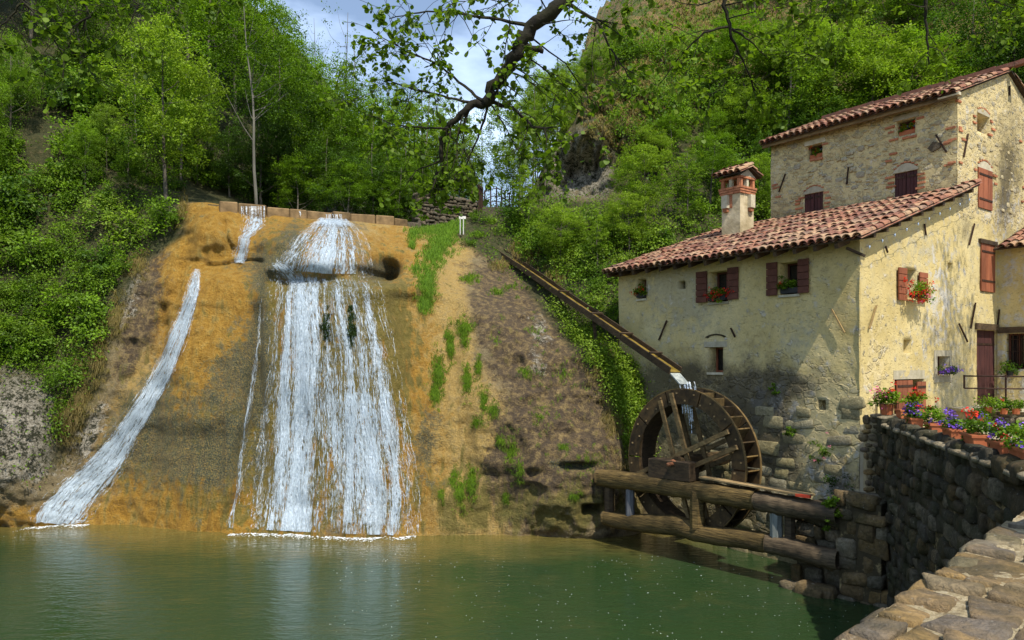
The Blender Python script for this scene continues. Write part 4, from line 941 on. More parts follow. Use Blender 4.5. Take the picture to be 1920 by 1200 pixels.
# tall house
for k in ('tw_l', 'tw_r'):
    window(tower, TF, tall_ops[k], .28, bars=(0, 0)); r = tall_ops[k]; b = MB(); b.fbox(TF, r[0] - .1, r[1] + .06, r[3] + .004, r[3] + .13, -.05, .03); b.build('lintel', M['limestone'], tower)
def arch_top(fr, r, col='limestone', parent=tower, h=.2):
    s0, s1, z0, z1 = r; b = MB(); n = 8; vs = []
    for k in range(n + 1):
        s = s0 - .02 + (s1 - s0 + .04) * k / n; zt = z1 + .05 + h * (1 - (2 * k / n - 1) ** 2) * .75
        vs += [fr.P(s, z1 + .004, .02), fr.P(s, zt, .02), fr.P(s, z1 + .004, -.08), fr.P(s, zt, -.08)]
    fs = []
    for k in range(n):
        a = 4 * k; c = a + 4; fs += [(a, c, c + 1, a + 1), (a + 1, c + 1, c + 3, a + 3), (a, a + 2, c + 2, c)]
    b.add(vs, fs + [(0, 1, 3, 2), (4 * n, 4 * n + 2, 4 * n + 3, 4 * n + 1)]); b.build('lintel', M[col], parent)
    for k in range(7):     # brick arch over it
        a = k / 7; s = s0 - .02 + (s1 - s0 + .04) * (a + .5 / 7); zt = z1 + .05 + h * (1 - (2 * (a + .5 / 7) - 1) ** 2) * .75
        b = MB(); b.fbox(fr, s - (s1 - s0) / 15, s + (s1 - s0) / 15, zt + .015, zt + .048, -.03, .024, .004); b.build('brick', M['brick'], parent)
def bricks(fr, spots, parent, w=.2, h=.05, d=.028):
    for (x, y) in spots:
        s, z = fr.px(x, y); ww = w * rnd.uniform(.7, 1.25); b = MB(); b.fbox(fr, s - ww / 2, s + ww / 2, z - h / 2, z + h / 2, -.03, d + rnd.uniform(0, .012), .006); b.build('brick', M['brick'], parent)
for k in ('ts_l', 'ts_r'):
    r = tall_ops[k]; arch_top(TF, r, h=.18 if k == 'ts_l' else .22); m = (r[0] + r[1]) / 2
    for q in ((r[0], m - .006), (m + .006, r[1])): shutter(tower, TF, (*q, r[2], r[3]), -.06, .04, M['shutter_dk'] if 'shutter_dk' in M else M['shutter'], True, 3)
r = gable_ops['shut_top']; arch_top(GF, r, h=.2); shutter(tower, GF, r, -.02, .05, M['shutter_red'], True, 3)
r = gable_ops['shut_mid']; shutter(tower, GF, r, -.02, .05, M['shutter_red'], True, 3); b = MB(); b.fbox(GF, r[0] - .1, r[1] + .08, r[3] + .004, r[3] + .11, -.05, .06); b.build('lintel', M['timber_dark'], tower)
r = gable_ops['small_top']; arch_top(GF, r, h=.12); b = MB(); b.fbox(GF, r[0] - .02, r[1] + .02, r[2] - .02, r[3] + .02, -.4, -.28); b.build('niche_back', M['shutter_red'], tower)
r = gable_ops['door']; dr = shutter(tower, GF, r, -.14, .06, M['shutter_dk'] if 'shutter_dk' in M else M['shutter'], True, 4, name='door'); b = MB(); b.fbox(GF, r[0] - .14, r[1] + .02, r[3] + .004, r[3] + .16, -.05, .05); b.build('lintel', M['timber_dark'], tower)
b = MB(); zz = r[2] + .95; b.fbox(GF, r[0] + .06, r[0] + .1, zz, zz + .12, -.08, -.03); b.build('handle', M['iron'], dr)
bricks(TF, [(1496, 382), (1497, 376), (1499, 391), (1499, 401), (1553, 371), (1552, 380), (1551, 388), (1553, 402), (1550, 361), (1503, 371), (1671, 343), (1669, 333), (1671, 350), (1669, 371), (1673, 380), (1727, 326), (1729, 334), (1728, 342), (1726, 352), (1671, 248), (1669, 239), (1676, 262), (1700, 258), (1712, 256), (1726, 221), (1454, 347), (1456, 352), (1460, 369), (1524, 300), (1536, 298), (1547, 270), (1783, 240), (1778, 266), (1772, 270), (1786, 262), (1779, 309), (1785, 305), (1667, 302), (1675, 288)], tower)
bricks(GF, [(1797, 190), (1800, 245), (1806, 262), (1800, 305), (1826, 230), (1858, 228), (1862, 243), (1856, 253), (1826, 218), (1864, 330), (1866, 345), (1828, 318), (1919, 352), (1916, 378), (1913, 265), (1799, 240)], tower)
set_l = []
for i in range(230):
    s = rnd.uniform(.15, 5.0); z = rnd.uniform(8.75, 10.95)
    if any(o[0] - .2 < s < o[1] + .2 and o[2] - .12 < z < o[3] + .25 for o in tall_ops.values()): continue
    w = rnd.uniform(.10, .26); set_l.append((s, z, w, w * rnd.uniform(.4, .75)))
set_stones(tower, TF, set_l, 'house', M['stone_house'], d=-.012, th=.045, limit=200)
set_l = []
for i in range(170):
    s = rnd.uniform(4.7, 9.4); z = rnd.uniform(8.3, 12.0)
    if z > 11.0 + .39 * min(s - 4.57, 10.7 - s) or any(o[0] - .15 < s < o[1] + .15 and o[2] - .12 < z < o[3] + .25 for o in gable_ops.values()): continue
    w = rnd.uniform(.10, .24); set_l.append((s, z, w, w * rnd.uniform(.45, .85)))
set_stones(tower, GF, set_l, 'house', M['stone_house'], d=-.012, th=.045, limit=90)
# bare blocks low on the mill wall
set_l = [q for q in courses(FR, .1, 4.6, -.1, 4.6, .50, .30) if q[1] < 3.6 + .25 * math.sin(q[0] * 3) - .35 * max(0, q[0] - 1.6) and not any(o[0] - .25 < q[0] < o[1] + .25 and o[2] - .15 < q[1] < o[3] + .15 for o in front_ops.values()) and rnd.random() < .8]
set_stones(mill, FR, set_l, 'blocks', M['stone_block'] if 'stone_block' in M else M['stone_house'], d=-.045, th=.12, limit=200, bev=.10, rough=.14)

# ---- annex at the right edge
AF = Frame(GF.P(6.96, 0), -UU, -VV_)      # runs towards the stand point
bw = rect(AF, 1885, 625, 1925, 692)
wall(annex, 'wall', AF, 0, 3.2, -.5, 7.6, [(*bw, .3)], M['plaster'], lambda P, s, z: np.stack([.0 * s, .45 * sstep(4.6, 4.0, z), .2 + 0 * s, .35 + 0 * s], -1), step=.12)
b = MB(); b.fbox(Frame(AF.P(3.2, 0), VV_, -UU), 0, 3, -.5, 7.6, -.1, 0); b.build('end_wall', M['plaster'], annex)
w_ = window(annex, AF, bw, .28, bars=(1, 0)); b = MB()
for k in range(5): s = bw[0] + (bw[1] - bw[0]) * (k + .5) / 5; b.bar(AF.P(s, bw[2], -.1), AF.P(s, bw[3], -.1), .015, .015)
for k in range(3): z = bw[2] + (bw[3] - bw[2]) * (k + .5) / 3; b.bar(AF.P(bw[0], z, -.1), AF.P(bw[1], z, -.1), .015, .015, (1, 0, 0))
b.build('window_grille', M['iron'], w_)
b = MB(); b.fbox(AF, .03, 3.0, bw[3] + .01, bw[3] + .17, -.05, .05); b.build('lintel', M['timber_dark'], annex)
def aplane(s, v, dz=0): return GF.P(6.96, 0) - UU * s + VV_ * v + Vector((0, 0, 7.55 + .38 * v + dz))
b = MB(); b.hexa([aplane(s, v, dz) for dz in (0, .05) for s, v in ((.02, -.35), (3.3, -.35), (3.3, 2.5), (.02, 2.5))]); ar = b.build('roof', M['timber_dark'], annex)
roof_tiles(ar, aplane(3.3, -.42, 0), UU, (VV_ + Vector((0, 0, .38))).normalized(), 16, 8, 128, lift=.08, seed=31)
# ---- chimney
ch = empty('chimney', CC + UU * 5.07 + VV_ * 2.8 + Vector((0, 0, 7.7)), 'tall square plastered chimney with brick openings and a small tiled cap', 'chimney')
c0 = CC + UU * 5.07 + VV_ * 2.8
def cb(name, mat, w, z0, z1, n=None, bev=0):
    b = MB(); b.fbox(Frame(c0, UU, -VV_), -w / 2, w / 2, z0, z1, -w / 2, w / 2); return b.build(name, M[mat], ch, bevel=bev)
cb('shaft', 'chim', .62, 7.55, 9.24) if 'chim' in M else cb('shaft', 'plaster', .62, 7.55, 9.24)
cb('foot_collar', 'limestone', .70, 7.5, 8.06, bev=.02); cf = Frame(c0, UU, -VV_)
z = 9.245
for lay in range(3):
    w = .70 + .03 * lay
    for side, (a, n_) in enumerate(((UU, -VV_), (VV_, -UU), (-UU, VV_), (-VV_, UU))):
        f2 = Frame(c0, a, n_)
        for k in range(3):
            b = MB(); s0 = -w / 2 + w * k / 3; b.fbox(f2, s0 + .006, s0 + w / 3 - .006, z, z + .058, w / 2 - .12, w / 2, .003); b.build('brick', M['brick'], ch)
    z += .066
cb('core', 'mortar', .60, 9.2, 9.44)
for side, (a, n_) in enumerate(((UU, -VV_), (VV_, -UU), (-UU, VV_), (-VV_, UU))):
    f2 = Frame(c0, a, n_)
    for s in (-.27, -.0, .27):
        b = MB(); b.fbox(f2, s - .045, s + .045, 9.445, 9.66, .24, .34, .004); b.build('pillar', M['brick'] if s else M['limestone'], ch)
    for k in range(3):
        b = MB(); s0 = -.36 + .24 * k; b.fbox(f2, s0 + .005, s0 + .235, 9.662, 9.72, .22, .36, .003); b.build('brick', M['brick'], ch)
    if side in (0, 1):      # the two pale flue boxes
        s = .14 if side == 0 else .12
        b = MB(); b.fbox(f2, s - .10 - .1 * (side == 1) * 0, s + .10, 8.86, 9.22, .311, .43); b.build('flue_box', M['limestone'], ch)
        b = MB(); b.fbox(f2, s - .07, s + .07, 8.76, 8.86, .311, .40); b.build('flue_mouth', M['brick'], ch)
for k in range(6):
    b = MB(); b.fbox(GFc := Frame(c0, -UU * 1, -VV_), -.05, .05, 8.86 + k * .062, 8.915 + k * .062, .312, .322); b.build('brick', M['brick'], ch)
b = MB(); g = Frame(c0 + (-UU) * .35, VV_, -UU); b.add([g.P(-.36, 9.722, 0), g.P(.36, 9.722, 0), g.P(0, 9.93, 0), g.P(-.36, 9.722, -.7), g.P(.36, 9.722, -.7), g.P(0, 9.93, -.7)], [(0, 1, 2), (3, 5, 4), (0, 2, 5, 3), (1, 4, 5, 2), (0, 3, 4, 1)])
b.build('gable', M['limestone'], ch)
cap = MB(); 
for sgn in (-1, 1):
    q = lambda s, v, dz: c0 + UU * s + VV_ * v + Vector((0, 0, 9.96 - .42 * abs(v) + dz)); cap.hexa([q(s, v, dz) for dz in (-.02, .02) for s, v in ((-.45, 0), (.45, 0), (.45, sgn * .5), (-.45, sgn * .5))])
cp = cap.build('cap', M['timber_dark'], ch)
roof_tiles(cp, c0 + UU * -.5 + VV_ * -.55 + Vector((0, 0, 9.74)), UU, VV_ + Vector((0, 0, .42)), 5, 2, 20, lift=.05, seed=5, rowp=.3)
roof_tiles(cp, c0 + UU * .5 + VV_ * .55 + Vector((0, 0, 9.74)), -UU, -VV_ + Vector((0, 0, .42)), 5, 2, 20, lift=.05, seed=6, rowp=.3)

# ---- iron wall anchors
for i, (fr, a, b_, mat, where) in enumerate((
    (FR, (1252, 601), (1237, 638), 'iron', 'dark slanting iron bar left of the low window above the wheel'),
    (FR, (1372, 615), (1380, 632), 'iron', 'short iron bar right above the low window'),
    (FR, (1561, 580), (1585, 624), 'rustpale', 'pale ochre bar on the front wall near the house corner'),
    (GF, (1640, 573), (1627, 616), 'rustpale', 'pale ochre bar on the gable wall next to the house corner'),
    (GF, (1795, 607), (1811, 641), 'iron', 'dark bar slanting down right beside the tall brown door'),
    (GF, (1826, 568), (1817, 616), 'iron', 'dark bar just left above the tall brown door'),
    (GF, (1824, 420), (1814, 460), 'iron', 'bar between verge and middle shutter of the tall gable'),
    (AF, (1875, 580), (1871, 618), 'iron', 'bar on the annex wall above the lintel'),
    (TF, (1474, 326), (1462, 360), 'iron', 'slanting iron bar at the far left of the tall wall'),
    (TF, (1592, 314), (1589, 346), 'iron', 'upright iron bar in the middle of the tall wall'),
    (TF, (1756, 253), (1776, 286), 'iron', 'rusty bar slanting near the right corner of the tall wall'),
    (GF, (1812, 252), (1804, 295), 'iron', 'rusty bar on the tall gable left of its small window'),
    (GF, (1890, 162), (1890, 180), 'iron', 'little iron bar below the gable peak'),
    (GF, (1657, 462), (1661, 474), 'iron', 'short bar hanging below the verge near the corner'),
    (GF, (1730, 420), (1733, 442), 'iron', 'short bar below the middle of the verge'))):
    s0, z0 = fr.px(*a); s1, z1 = fr.px(*b_); bb = MB(); p, q = fr.P(s0, z0, .04), fr.P(s1, z1, .04); bb.bar(p, q, .03, .035); o = bb.build('wall_anchor', M[mat]); tag(o, where, 'iron bar', 'iron anchors on the house walls')
b = MB(); s, z = TF.px(1753, 275); b.add([TF.P(s + x, z + y, d) for d in (-.02, .05) for x, y in ((.16, -.02), (.02, .13), (-.16, .05), (-.13, -.06), (.05, -.13))], [(4, 3, 2, 1, 0), (5, 6, 7, 8, 9)] + [(k, (k + 1) % 5, 5 + (k + 1) % 5, 5 + k) for k in range(5)])
b.build('slate_stone', M['stone_wall'], tower)
# ---- string of small lamps along the verge
sl = empty('string_lights', rplane(-.32, 0, -.1), 'thin cable with tiny clear bulbs strung under the gable verge', 'string lights')
pts = [rplane(-.31, v, -.13 - .05 * abs(math.sin(v * 6))) for v in np.arange(-.4, 5, .1)]; b = MB(); b.tube(pts, .004, 4); b.build('cable', M['black'], sl)
M['bulb'] = simple('clear bulb', (0.35, 0.45, 0.6), (0.45, 0.55, 0.7), 4, 0.2, 0.0, rnd_amt=0)
for v in np.arange(-.2, 4.9, .52):
    b = MB(); p = rplane(-.31, v, -.18); b.tube([p, p - Vector((0, 0, .02)), p - Vector((0, 0, .06))], [.012, .022, .008], 6); b.build('bulb', M['bulb'], sl)
# ------------------------------------------------------------------ leaf clouds
def leaf_arrays(P, D, N, size, rng, aspect=0.55, fold=0.15, hue=None, bri=None):
    n = len(P); size = size * rng.uniform(0.65, 1.3, n)
    D = D / (np.linalg.norm(D, axis=1, keepdims=True) + 1e-9); Wd = np.cross(D, N); Wd /= np.linalg.norm(Wd, axis=1, keepdims=True) + 1e-9; Nn = np.cross(Wd, D)
    L = size[:, None]; h = L * aspect * 0.5
    V = np.stack([P, P + D * L * .45 + Wd * h + Nn * L * fold, P + D * L, P + D * L * .45 - Wd * h + Nn * L * fold], 1).reshape(-1, 3)
    F = np.arange(4 * n).reshape(n, 4)
    hue = rng.uniform(0, 1, n) if hue is None else hue; bri = rng.uniform(0.7, 1.2, n) if bri is None else bri
    C = np.repeat(np.stack([np.clip(hue, 0, 1), bri, bri * 0], 1), 4, 0)
    return V, F, C
def cloud(centers, radii, per, size, seed, flat=0.7, droop=0.15, shell=0.5, **k):
    r = np.random.default_rng(seed); centers = np.asarray(centers, float); radii = np.asarray(radii, float).reshape(-1, 1)
    i = np.repeat(np.arange(len(centers)), per); n = len(i)
    v = r.normal(size=(n, 3)); v /= np.linalg.norm(v, axis=1, keepdims=True); rad = r.random((n, 1)) ** shell
    P = centers[i] + v * rad * radii[i] * np.array([1, 1, flat])
    N = v * 0.5 + np.array([0, 0, 0.8]) + r.normal(size=(n, 3)) * 0.45
    D = v * np.array([1, 1, .3]) + r.normal(size=(n, 3)) * .6 - np.array([0, 0, droop])
    ch = r.uniform(0.1, 0.9, len(centers)); cb_ = r.uniform(.62, 1.28, len(centers))
    hue = ch[i] * .7 + r.uniform(0, .3, n); bri = cb_[i] * r.uniform(.75, 1.2, n)
    return leaf_arrays(P, D, N, size, r, hue=hue, bri=bri, **k)
def leafmesh(name, V, F, C, mat): return mesh_np(name, V, F, mat, {'lc': C})

# ------------------------------------------------------------------ water wheel
wc = W(1295, 866, 17.4); WR = 1.70; RI = 1.36; HW = .26
WF = Frame(wc, UU, -VV_)
wheel = empty('water_wheel', wc - Vector((0, 0, WR)), 'large dark wooden water wheel hanging against the mill wall below the trough', 'water wheel')
def ring(r0, r1, d0, d1, n=56, name='rim', mat='timber_wheel'):
    b = MB(); vs = []
    for k in range(n):
        a = 2 * math.pi * k / n; c, s = math.cos(a), math.sin(a)
        for r_, d in ((r0, d0), (r1, d0), (r1, d1), (r0, d1)): vs.append(WF.P(r_ * c, r_ * s, d))
    fs = []
    for k in range(n):
        m = ((k + 1) % n) * 4; a = k * 4
        for q in range(4): fs.append((a + q, a + (q + 1) % 4, m + (q + 1) % 4, m + q))
    b.add(vs, fs); return b.build(name, M[mat], wheel)
M['timber_wheel'] = wood('wheel timber', (0.026, 0.018, 0.010), (0.10, 0.062, 0.025), ax=(2.2, 2.2, 2.2), sc=3)
M['timber_edge'] = wood('worn wheel edge', (0.09, 0.058, 0.022), (0.24, 0.155, 0.055), ax=(2, 2, 2), sc=3)
M['water_run'] = M['strand']
for nm, d in (('front', HW), ('back', -HW)):
    n = 10
    for k in range(n):       # felloes, each a curved plank
        b = MB(); m = 6; a0 = 2 * math.pi * k / n + .012; a1 = 2 * math.pi * (k + 1) / n - .012; vs = []
        for j in range(m + 1):
            a = a0 + (a1 - a0) * j / m; c, s = math.cos(a), math.sin(a); jit = .006 * math.sin(k * 5)
            for r_, dd in ((RI + jit, d - .03), (WR + jit, d - .03), (WR + jit, d + .03), (RI + jit, d + .03)): vs.append(WF.P(r_ * c, r_ * s, dd))
        fs = [(j * 4 + q, j * 4 + (q + 1) % 4, (j + 1) * 4 + (q + 1) % 4, (j + 1) * 4 + q) for j in range(m) for q in range(4)] + [(3, 2, 1, 0), (m * 4, m * 4 + 1, m * 4 + 2, m * 4 + 3)]
        b.add(vs, fs); b.build('felloe', M['timber_wheel'], wheel)
    ring(WR + .001, WR + .022, d - .028, d + .028, name='rim_band', mat='timber_edge')
nb_ = 34
for k in range(nb_):
    a = 2 * math.pi * k / nb_; b = MB(); c, s = math.cos(a), math.sin(a); c2, s2 = math.cos(a + .10), math.sin(a + .10)
    p0 = (RI + .01) ; p1 = WR - .01
    q = [WF.P(p0 * c2, p0 * s2, -HW + .031), WF.P(p0 * c2, p0 * s2, HW - .031), WF.P(p1 * c, p1 * s, HW - .031), WF.P(p1 * c, p1 * s, -HW + .031)]
    tn = (UU * -s + Vector((0, 0, c))) * .028
    b.hexa(q + [v + tn for v in q]); b.build('bucket_board', M['timber_edge'] if k % 3 else M['timber_wheel'], wheel)
ring(RI - .0, RI + .025, -HW + .031, HW - .031, name='sole', mat='timber_dark')
b = MB()
for k in range(40):
    a = 2 * math.pi * k / 40 + .05; r_ = RI + .08 + .17 * (k % 2); p = WF.P(r_ * math.cos(a), r_ * math.sin(a), HW + .03); b.box(p, (.035, .035, .035), math.radians(-53))
o = b.build('rim_bolts', M['timber_plank'], wheel); o['kind'] = 'stuff'
A0 = math.radians(72)
for d in (HW + .055, -HW - .055):
    for k, base in enumerate((A0, A0 + math.pi / 2 - .12)):
        for off in (-.19, .19):
            cx, cz = -math.sin(base) * off, math.cos(base) * off; ln = WR - .10 + (.02 if off > 0 else -.05)
            # a spoke pair straddles the axle: each a full-diameter beam
            p = WF.P(cx + math.cos(base) * ln, cz + math.sin(base) * ln, d + (.05 * k if d > 0 else -.05 * k)); q = WF.P(cx - math.cos(base) * ln, cz - math.sin(base) * ln, d + (.05 * k if d > 0 else -.05 * k))
            b = MB(); b.bar(p, q, .10, .055, WF.n if False else (0, 0, 1)) if False else b.bar(p, q, .06, .10, WF.n.cross((q - p).normalized())); b.build('spoke', M['timber_spoke'] if 'timber_spoke' in M else M['timber'], wheel)
b = MB(); b.tube([WF.P(0, 0, -1.25), WF.P(0, 0, .50)], .17, 8); b.build('axle', M['timber_wheel'], wheel)
b = MB(); b.tube([WF.P(0, 0, .50), WF.P(0, 0, .60)], .07, 8); b.tube([WF.P(0, 0, .60), WF.P(0, 0, .63)], .11, 8); b.tube([WF.P(0, 0, .63), WF.P(0, 0, .80)], .045, 8); b.build('axle_pin', M['rust'] if 'rust' in M else M['iron'], wheel, True)

# ------------------------------------------------------------------ timber frame carrying the wheel
Bp = Vector((6.2, 14.35, 0)); Ap = Vector((2.28, 18.8, 0)); BA = (Ap - Bp).normalized(); BFm = Frame(Bp, BA, Vector((-BA.y, BA.x, 0)) if (-BA.y) < 0 else Vector((BA.y, -BA.x, 0)))
if BFm.n.y > 0: BFm.n = -BFm.n
tf = empty('timber_frame', BFm.P(3, .3), 'two long weathered logs joined by posts in front of the water wheel', 'timber frame')
def log(name, pts, rad, mat, seed, n=12, flat=1.0, d=0):
    P = []; R = []; m = 44; T = np.linspace(0, len(pts) - 1, m); xs = [BFm.px(*p) for p in pts]
    sv = np.interp(T, range(len(pts)), [q[0] for q in xs]); zv = np.interp(T, range(len(pts)), [q[1] for q in xs]); rv = np.interp(T, range(len(pts)), rad)
    k = np.array([.2, .2, .2, .2, .2]); zp = np.pad(zv, 2, 'edge'); zv = np.convolve(zp, k, 'valid')
    r = random.Random(seed); ph = [r.uniform(.93, 1.07) for _ in range(n)]; vs = []; fs = []
    for i in range(m):
        for q in range(n):
            a = 2 * math.pi * q / n; x = math.cos(a); y = math.sin(a); e = 6.0; w = (abs(x) ** e + abs(y) ** e) ** (-1 / e); w = w * .95 + .05
            rr = rv[i] * ph[q] * (1 + .03 * math.sin(i * .9 + q) + r.uniform(-.025, .025)) * w * .93
            vs.append(BFm.P(sv[i], zv[i] + rr * y, d + rr * x * flat))
    for i in range(m - 1):
        for q in range(n): fs.append((i * n + q, i * n + (q + 1) % n, (i + 1) * n + (q + 1) % n, (i + 1) * n + q))
    fs += [tuple(range(n)), tuple((m - 1) * n + q for q in range(n))[::-1]]
    b = MB(); b.add(vs, fs); return b.build(name, mat, tf, True)
M['log'] = wood('weathered log', (0.038, 0.026, 0.010), (0.19, 0.125, 0.042), ax=(1.5, 1.5, 16), sc=2.2, bump=.05)
M['log_dark'] = wood('dark log', (0.026, 0.019, 0.012), (0.14, 0.10, 0.058), ax=(1.5, 1.5, 14), sc=2.6, bump=.02)
log('upper_log', [(1124, 895), (1200, 903), (1290, 918), (1340, 925), (1420, 938)], [.21, .22, .20, .22, .21], M['log'], 1)
o = log('upper_log', [(1419, 938), (1470, 948), (1520, 956), (1572, 966)], [.205, .21, .20, .17], M['log_dark'], 2); o['label'] = 'darker outer end of the upper log'
log('lower_log', [(1134, 970), (1170, 978), (1230, 982), (1275, 985), (1320, 1002), (1400, 1010), (1440, 1018)], [.17, .19, .22, .22, .19, .20, .20], M['log'], 3)
o = log('lower_log', [(1439, 1018), (1480, 1026), (1530, 1040), (1574, 1050)], [.20, .20, .20, .19], M['log_dark'], 4); o['label'] = 'darker outer end of the lower log'
for x, y0, y1, w, d, mat, lab in ((1140, 905, 975, .26, -.06, 'timber_dark', None), (1183, 915, 975, .22, .02, 'timber_grey', 'short grey post left of the wheel'), (1310, 920, 990, .34, .04, 'log', None), (1456, 948, 1015, .26, .0, 'timber_pale', 'post with a pale whitish face'), (1477, 950, 1015, .22, -.1, 'log_dark', None)):
    s, z1_ = BFm.px(x, y0); _, z0_ = BFm.px(x + 2, y1); b = MB(); b.tube([BFm.P(s, z0_, d), BFm.P(s, (z0_ + z1_) / 2, d + .015), BFm.P(s, z1_, d)], [w / 2, w / 2.1, w / 2], 8)
    o = b.build('post', M[mat if mat in M else 'timber'], tf)
    if lab: o['label'] = lab
s0, z0_ = BFm.px(1222, 889); s1, z1_ = BFm.px(1300, 868); b = MB(); b.fbox(BFm, s1, s0, z0_ - .05, z1_ + .01, -.24, .15, .012); b.build('bearing_block', M['timber_dark'], tf, bevel=.015)
q = [BFm.px(1316, 893), BFm.px(1522, 932)]
b = MB(); b.hexa([BFm.P(q[0][0], q[0][1] - .03, -.16), BFm.P(q[0][0], q[0][1] - .03, .12), BFm.P(q[1][0], q[1][1] + .02, .16), BFm.P(q[1][0], q[1][1] + .02, -.12)] + [BFm.P(q[0][0], q[0][1], -.16), BFm.P(q[0][0], q[0][1], .12), BFm.P(q[1][0], q[1][1] + .05, .16), BFm.P(q[1][0], q[1][1] + .05, -.12)])
b.build('cover_plank', M['timber_plank'], tf)
q2 = [BFm.px(1494, 927), BFm.px(1522, 932)]; b = MB(); b.fbox(Frame(BFm.P(q2[1][0], q2[1][1] + .055, 0), BFm.a, BFm.n), -.04, .25, -.055, 0, .10, .175); b.build('red_plank_end', M['red_end'], tf)

# ------------------------------------------------------------------ mill race
lo = W(1266, 700, 17.75); hi = W(928, 468, 27.0); dr_ = (hi - lo).normalized(); sx_ = dr_.cross(Vector((0, 0, 1))).normalized(); upn = sx_.cross(dr_)
race = empty('mill_race', lo + Vector((0, 0, -1)), 'long dark wooden trough leading down the slope to the top of the water wheel', 'trough')
Lr = (hi - lo).length; ns = 5
for k in range(ns):
    a = lo + dr_ * (Lr * k / ns + .01); c = lo + dr_ * (Lr * (k + 1) / ns - .01); off = upn * (.012 * (k % 2))
    for nm, x, w, h, y in (('trough_bottom', 0, .30, .03, 0), ('trough_side', .165, .03, .17, .06), ('trough_side', -.165, .03, .17, .06)):
        b = MB(); b.bar(a + sx_ * x + upn * y + off, c + sx_ * x + upn * y + off, w, h, upn); b.build(nm, M['timber_dark' if nm == 'trough_side' else 'log'], race)
for k in (.08, .2, .34, .52): p = lo + dr_ * Lr * k; b = MB(); b.bar(p - sx_ * .19 + upn * .165, p + sx_ * .19 + upn * .165, .05, .04, upn); b.build('cross_strut', M['timber_dark'], race)
for k in (.35, .55):
    p = lo + dr_ * Lr * k - upn * .04; g = gz(p.x, p.y); z0_ = max(g - .3, p.z - 1.3 if k < .1 else g - .3)
    if p.z - z0_ > .1:
        b = MB(); b.bar(Vector((p.x + .1, p.y, z0_)), p, .09, .09); b.build('prop', M['timber_dark'], race)
b = MB(); b.bar(lo - dr_ * .42 - upn * .10, lo + dr_ * .05, .28, .03, upn); b.build('spout', M['timber_pale'], race)
b = MB(); b.bar(lo + upn * .03, lo + dr_ * (Lr - .1) + upn * .03, .28, .02, upn); o = b.build('race_water', M['race_water'] if 'race_water' in M else M['glass'], race)
V = []; F = []; r = np.random.default_rng(4); p0 = lo - dr_ * .42; nbv = 0
for i in range(26):
    x = r.normal() * .05; y = r.normal() * .05; t0 = r.random() * .25; ln = r.uniform(.1, .35); ts = np.linspace(t0, t0 + ln, 5); w = r.uniform(.006, .016)
    c = np.stack([p0.x + sx_.x * x * 2 - dr_.x * ts * .45 + r.normal(size=5) * .006, p0.y + y - dr_.y * ts * .45, p0.z - 4.9 * ts ** 2 * .9 - .02], 1)
    V.append(np.stack([c - [w, 0, 0], c + [w, 0, 0]], 1).reshape(-1, 3)); F.append(np.array([[2 * q, 2 * q + 1, 2 * q + 3, 2 * q + 2] for q in range(4)]) + nbv); nbv += 10
o = mesh_np('spilling_water', np.concatenate(V), np.concatenate(F), M['strand']); tag(link('spilling_water', o), 'thin white jet spilling from the trough onto the wheel', 'water jet')

# ------------------------------------------------------------------ masonry platform, dark quay wall, parapet, terrace
def core(parent, fr, s0, s1, z0, z1, d0, d1, mat='mortar_dark', name='mortar'):
    b = MB(); b.fbox(fr, s0, s1, z0, z1, d0, d1); return b.build(name, M[mat], parent)
plat = empty('stone_platform', BFm.P(-.6, 0), 'low platform of big brown stones at the water under the house corner', 'stone platform')
sR, _ = BFm.px(1650, 1000); sM, _ = BFm.px(1572, 1000); sL, _ = BFm.px(1478, 1000)
BF2 = BFm.off(-.35)
core(plat, BFm, sR, sM, -1.4, 1.86, -2.2, -.05); core(plat, BFm, sM, sL + .1, -1.4, 1.55, -2.0, -.55)
set_stones(plat, BFm, [q for q in courses(BFm, sR + .02, sM - .05, -.25, 1.82, .40, .30)], 'warm', M['stone_warm'], d=-.14, th=.30, bev=.12, rough=.18, gap=.01)
set_stones(plat, BF2, [q for q in courses(BF2, sM + .1, sL + .1, -.25, 1.5, .34, .26)], 'warm', M['stone_warm'], d=-.22, th=.26, bev=.2)
for i in range(9):      # rocks lying at the water line
    x = rnd.uniform(1470, 1560); s, z = BFm.px(x, 1062 + (x - 1470) * .3); p = BFm.P(s, .03, rnd.uniform(.0, .2)); 
    put_piece('stone', rnd.choice(stones_of(M['stone_warm'], 'warm')), plat, p, wallR(BFm, rnd.uniform(-.2, .2)), (rnd.uniform(.3, .55), .3, rnd.uniform(.18, .34)))
for i in range(16):     # flat ledge stones
    s = sR + (sM + .3 - sR) * rnd.random(); p = BFm.P(s, 1.88 + rnd.uniform(-.02, .03), -.12 - rnd.random() * .9); put_piece('stone', rnd.choice(stones_of(M['stone_warm'], 'warm')), plat, p, wallR(BFm), (rnd.uniform(.25, .5), rnd.uniform(.2, .4), .08))
QD = Vector((-.26, -.966, 0)).normalized(); QN = Vector((-.966, .26, 0)).normalized(); Q0 = Vector((7.30, 15.15, 0)); QF = Frame(Q0, QD, QN); QT = 3.33
quay = empty('quay_wall', QF.P(3, 0), 'dark mossy rubble wall holding up the flower terrace above the pool', 'stone wall')
core(quay, QF, 0, 9.2, -1.4, QT - .06, -.42, -.045); core(quay, QF, -.1, 1.05, QT - .1, QT + .08, -.40, -.12)
lst = courses(QF, .30, 9.0, -.2, QT - .04, .27, .23) 
set_stones(quay, QF, lst, 'dark', M['stone_dark'], d=-.10, th=.22, limit=300, gap=.0, bev=.13, rough=.20, n=14)
pf = Frame(QF.P(.30, 0, .0), Vector((1, -.12, 0)), Vector((-.12, -1, 0)))
pier = core(quay, QF, .02, .28, 1.9, QT + .06, -.1, .16, 'mortar', 'pier_core')
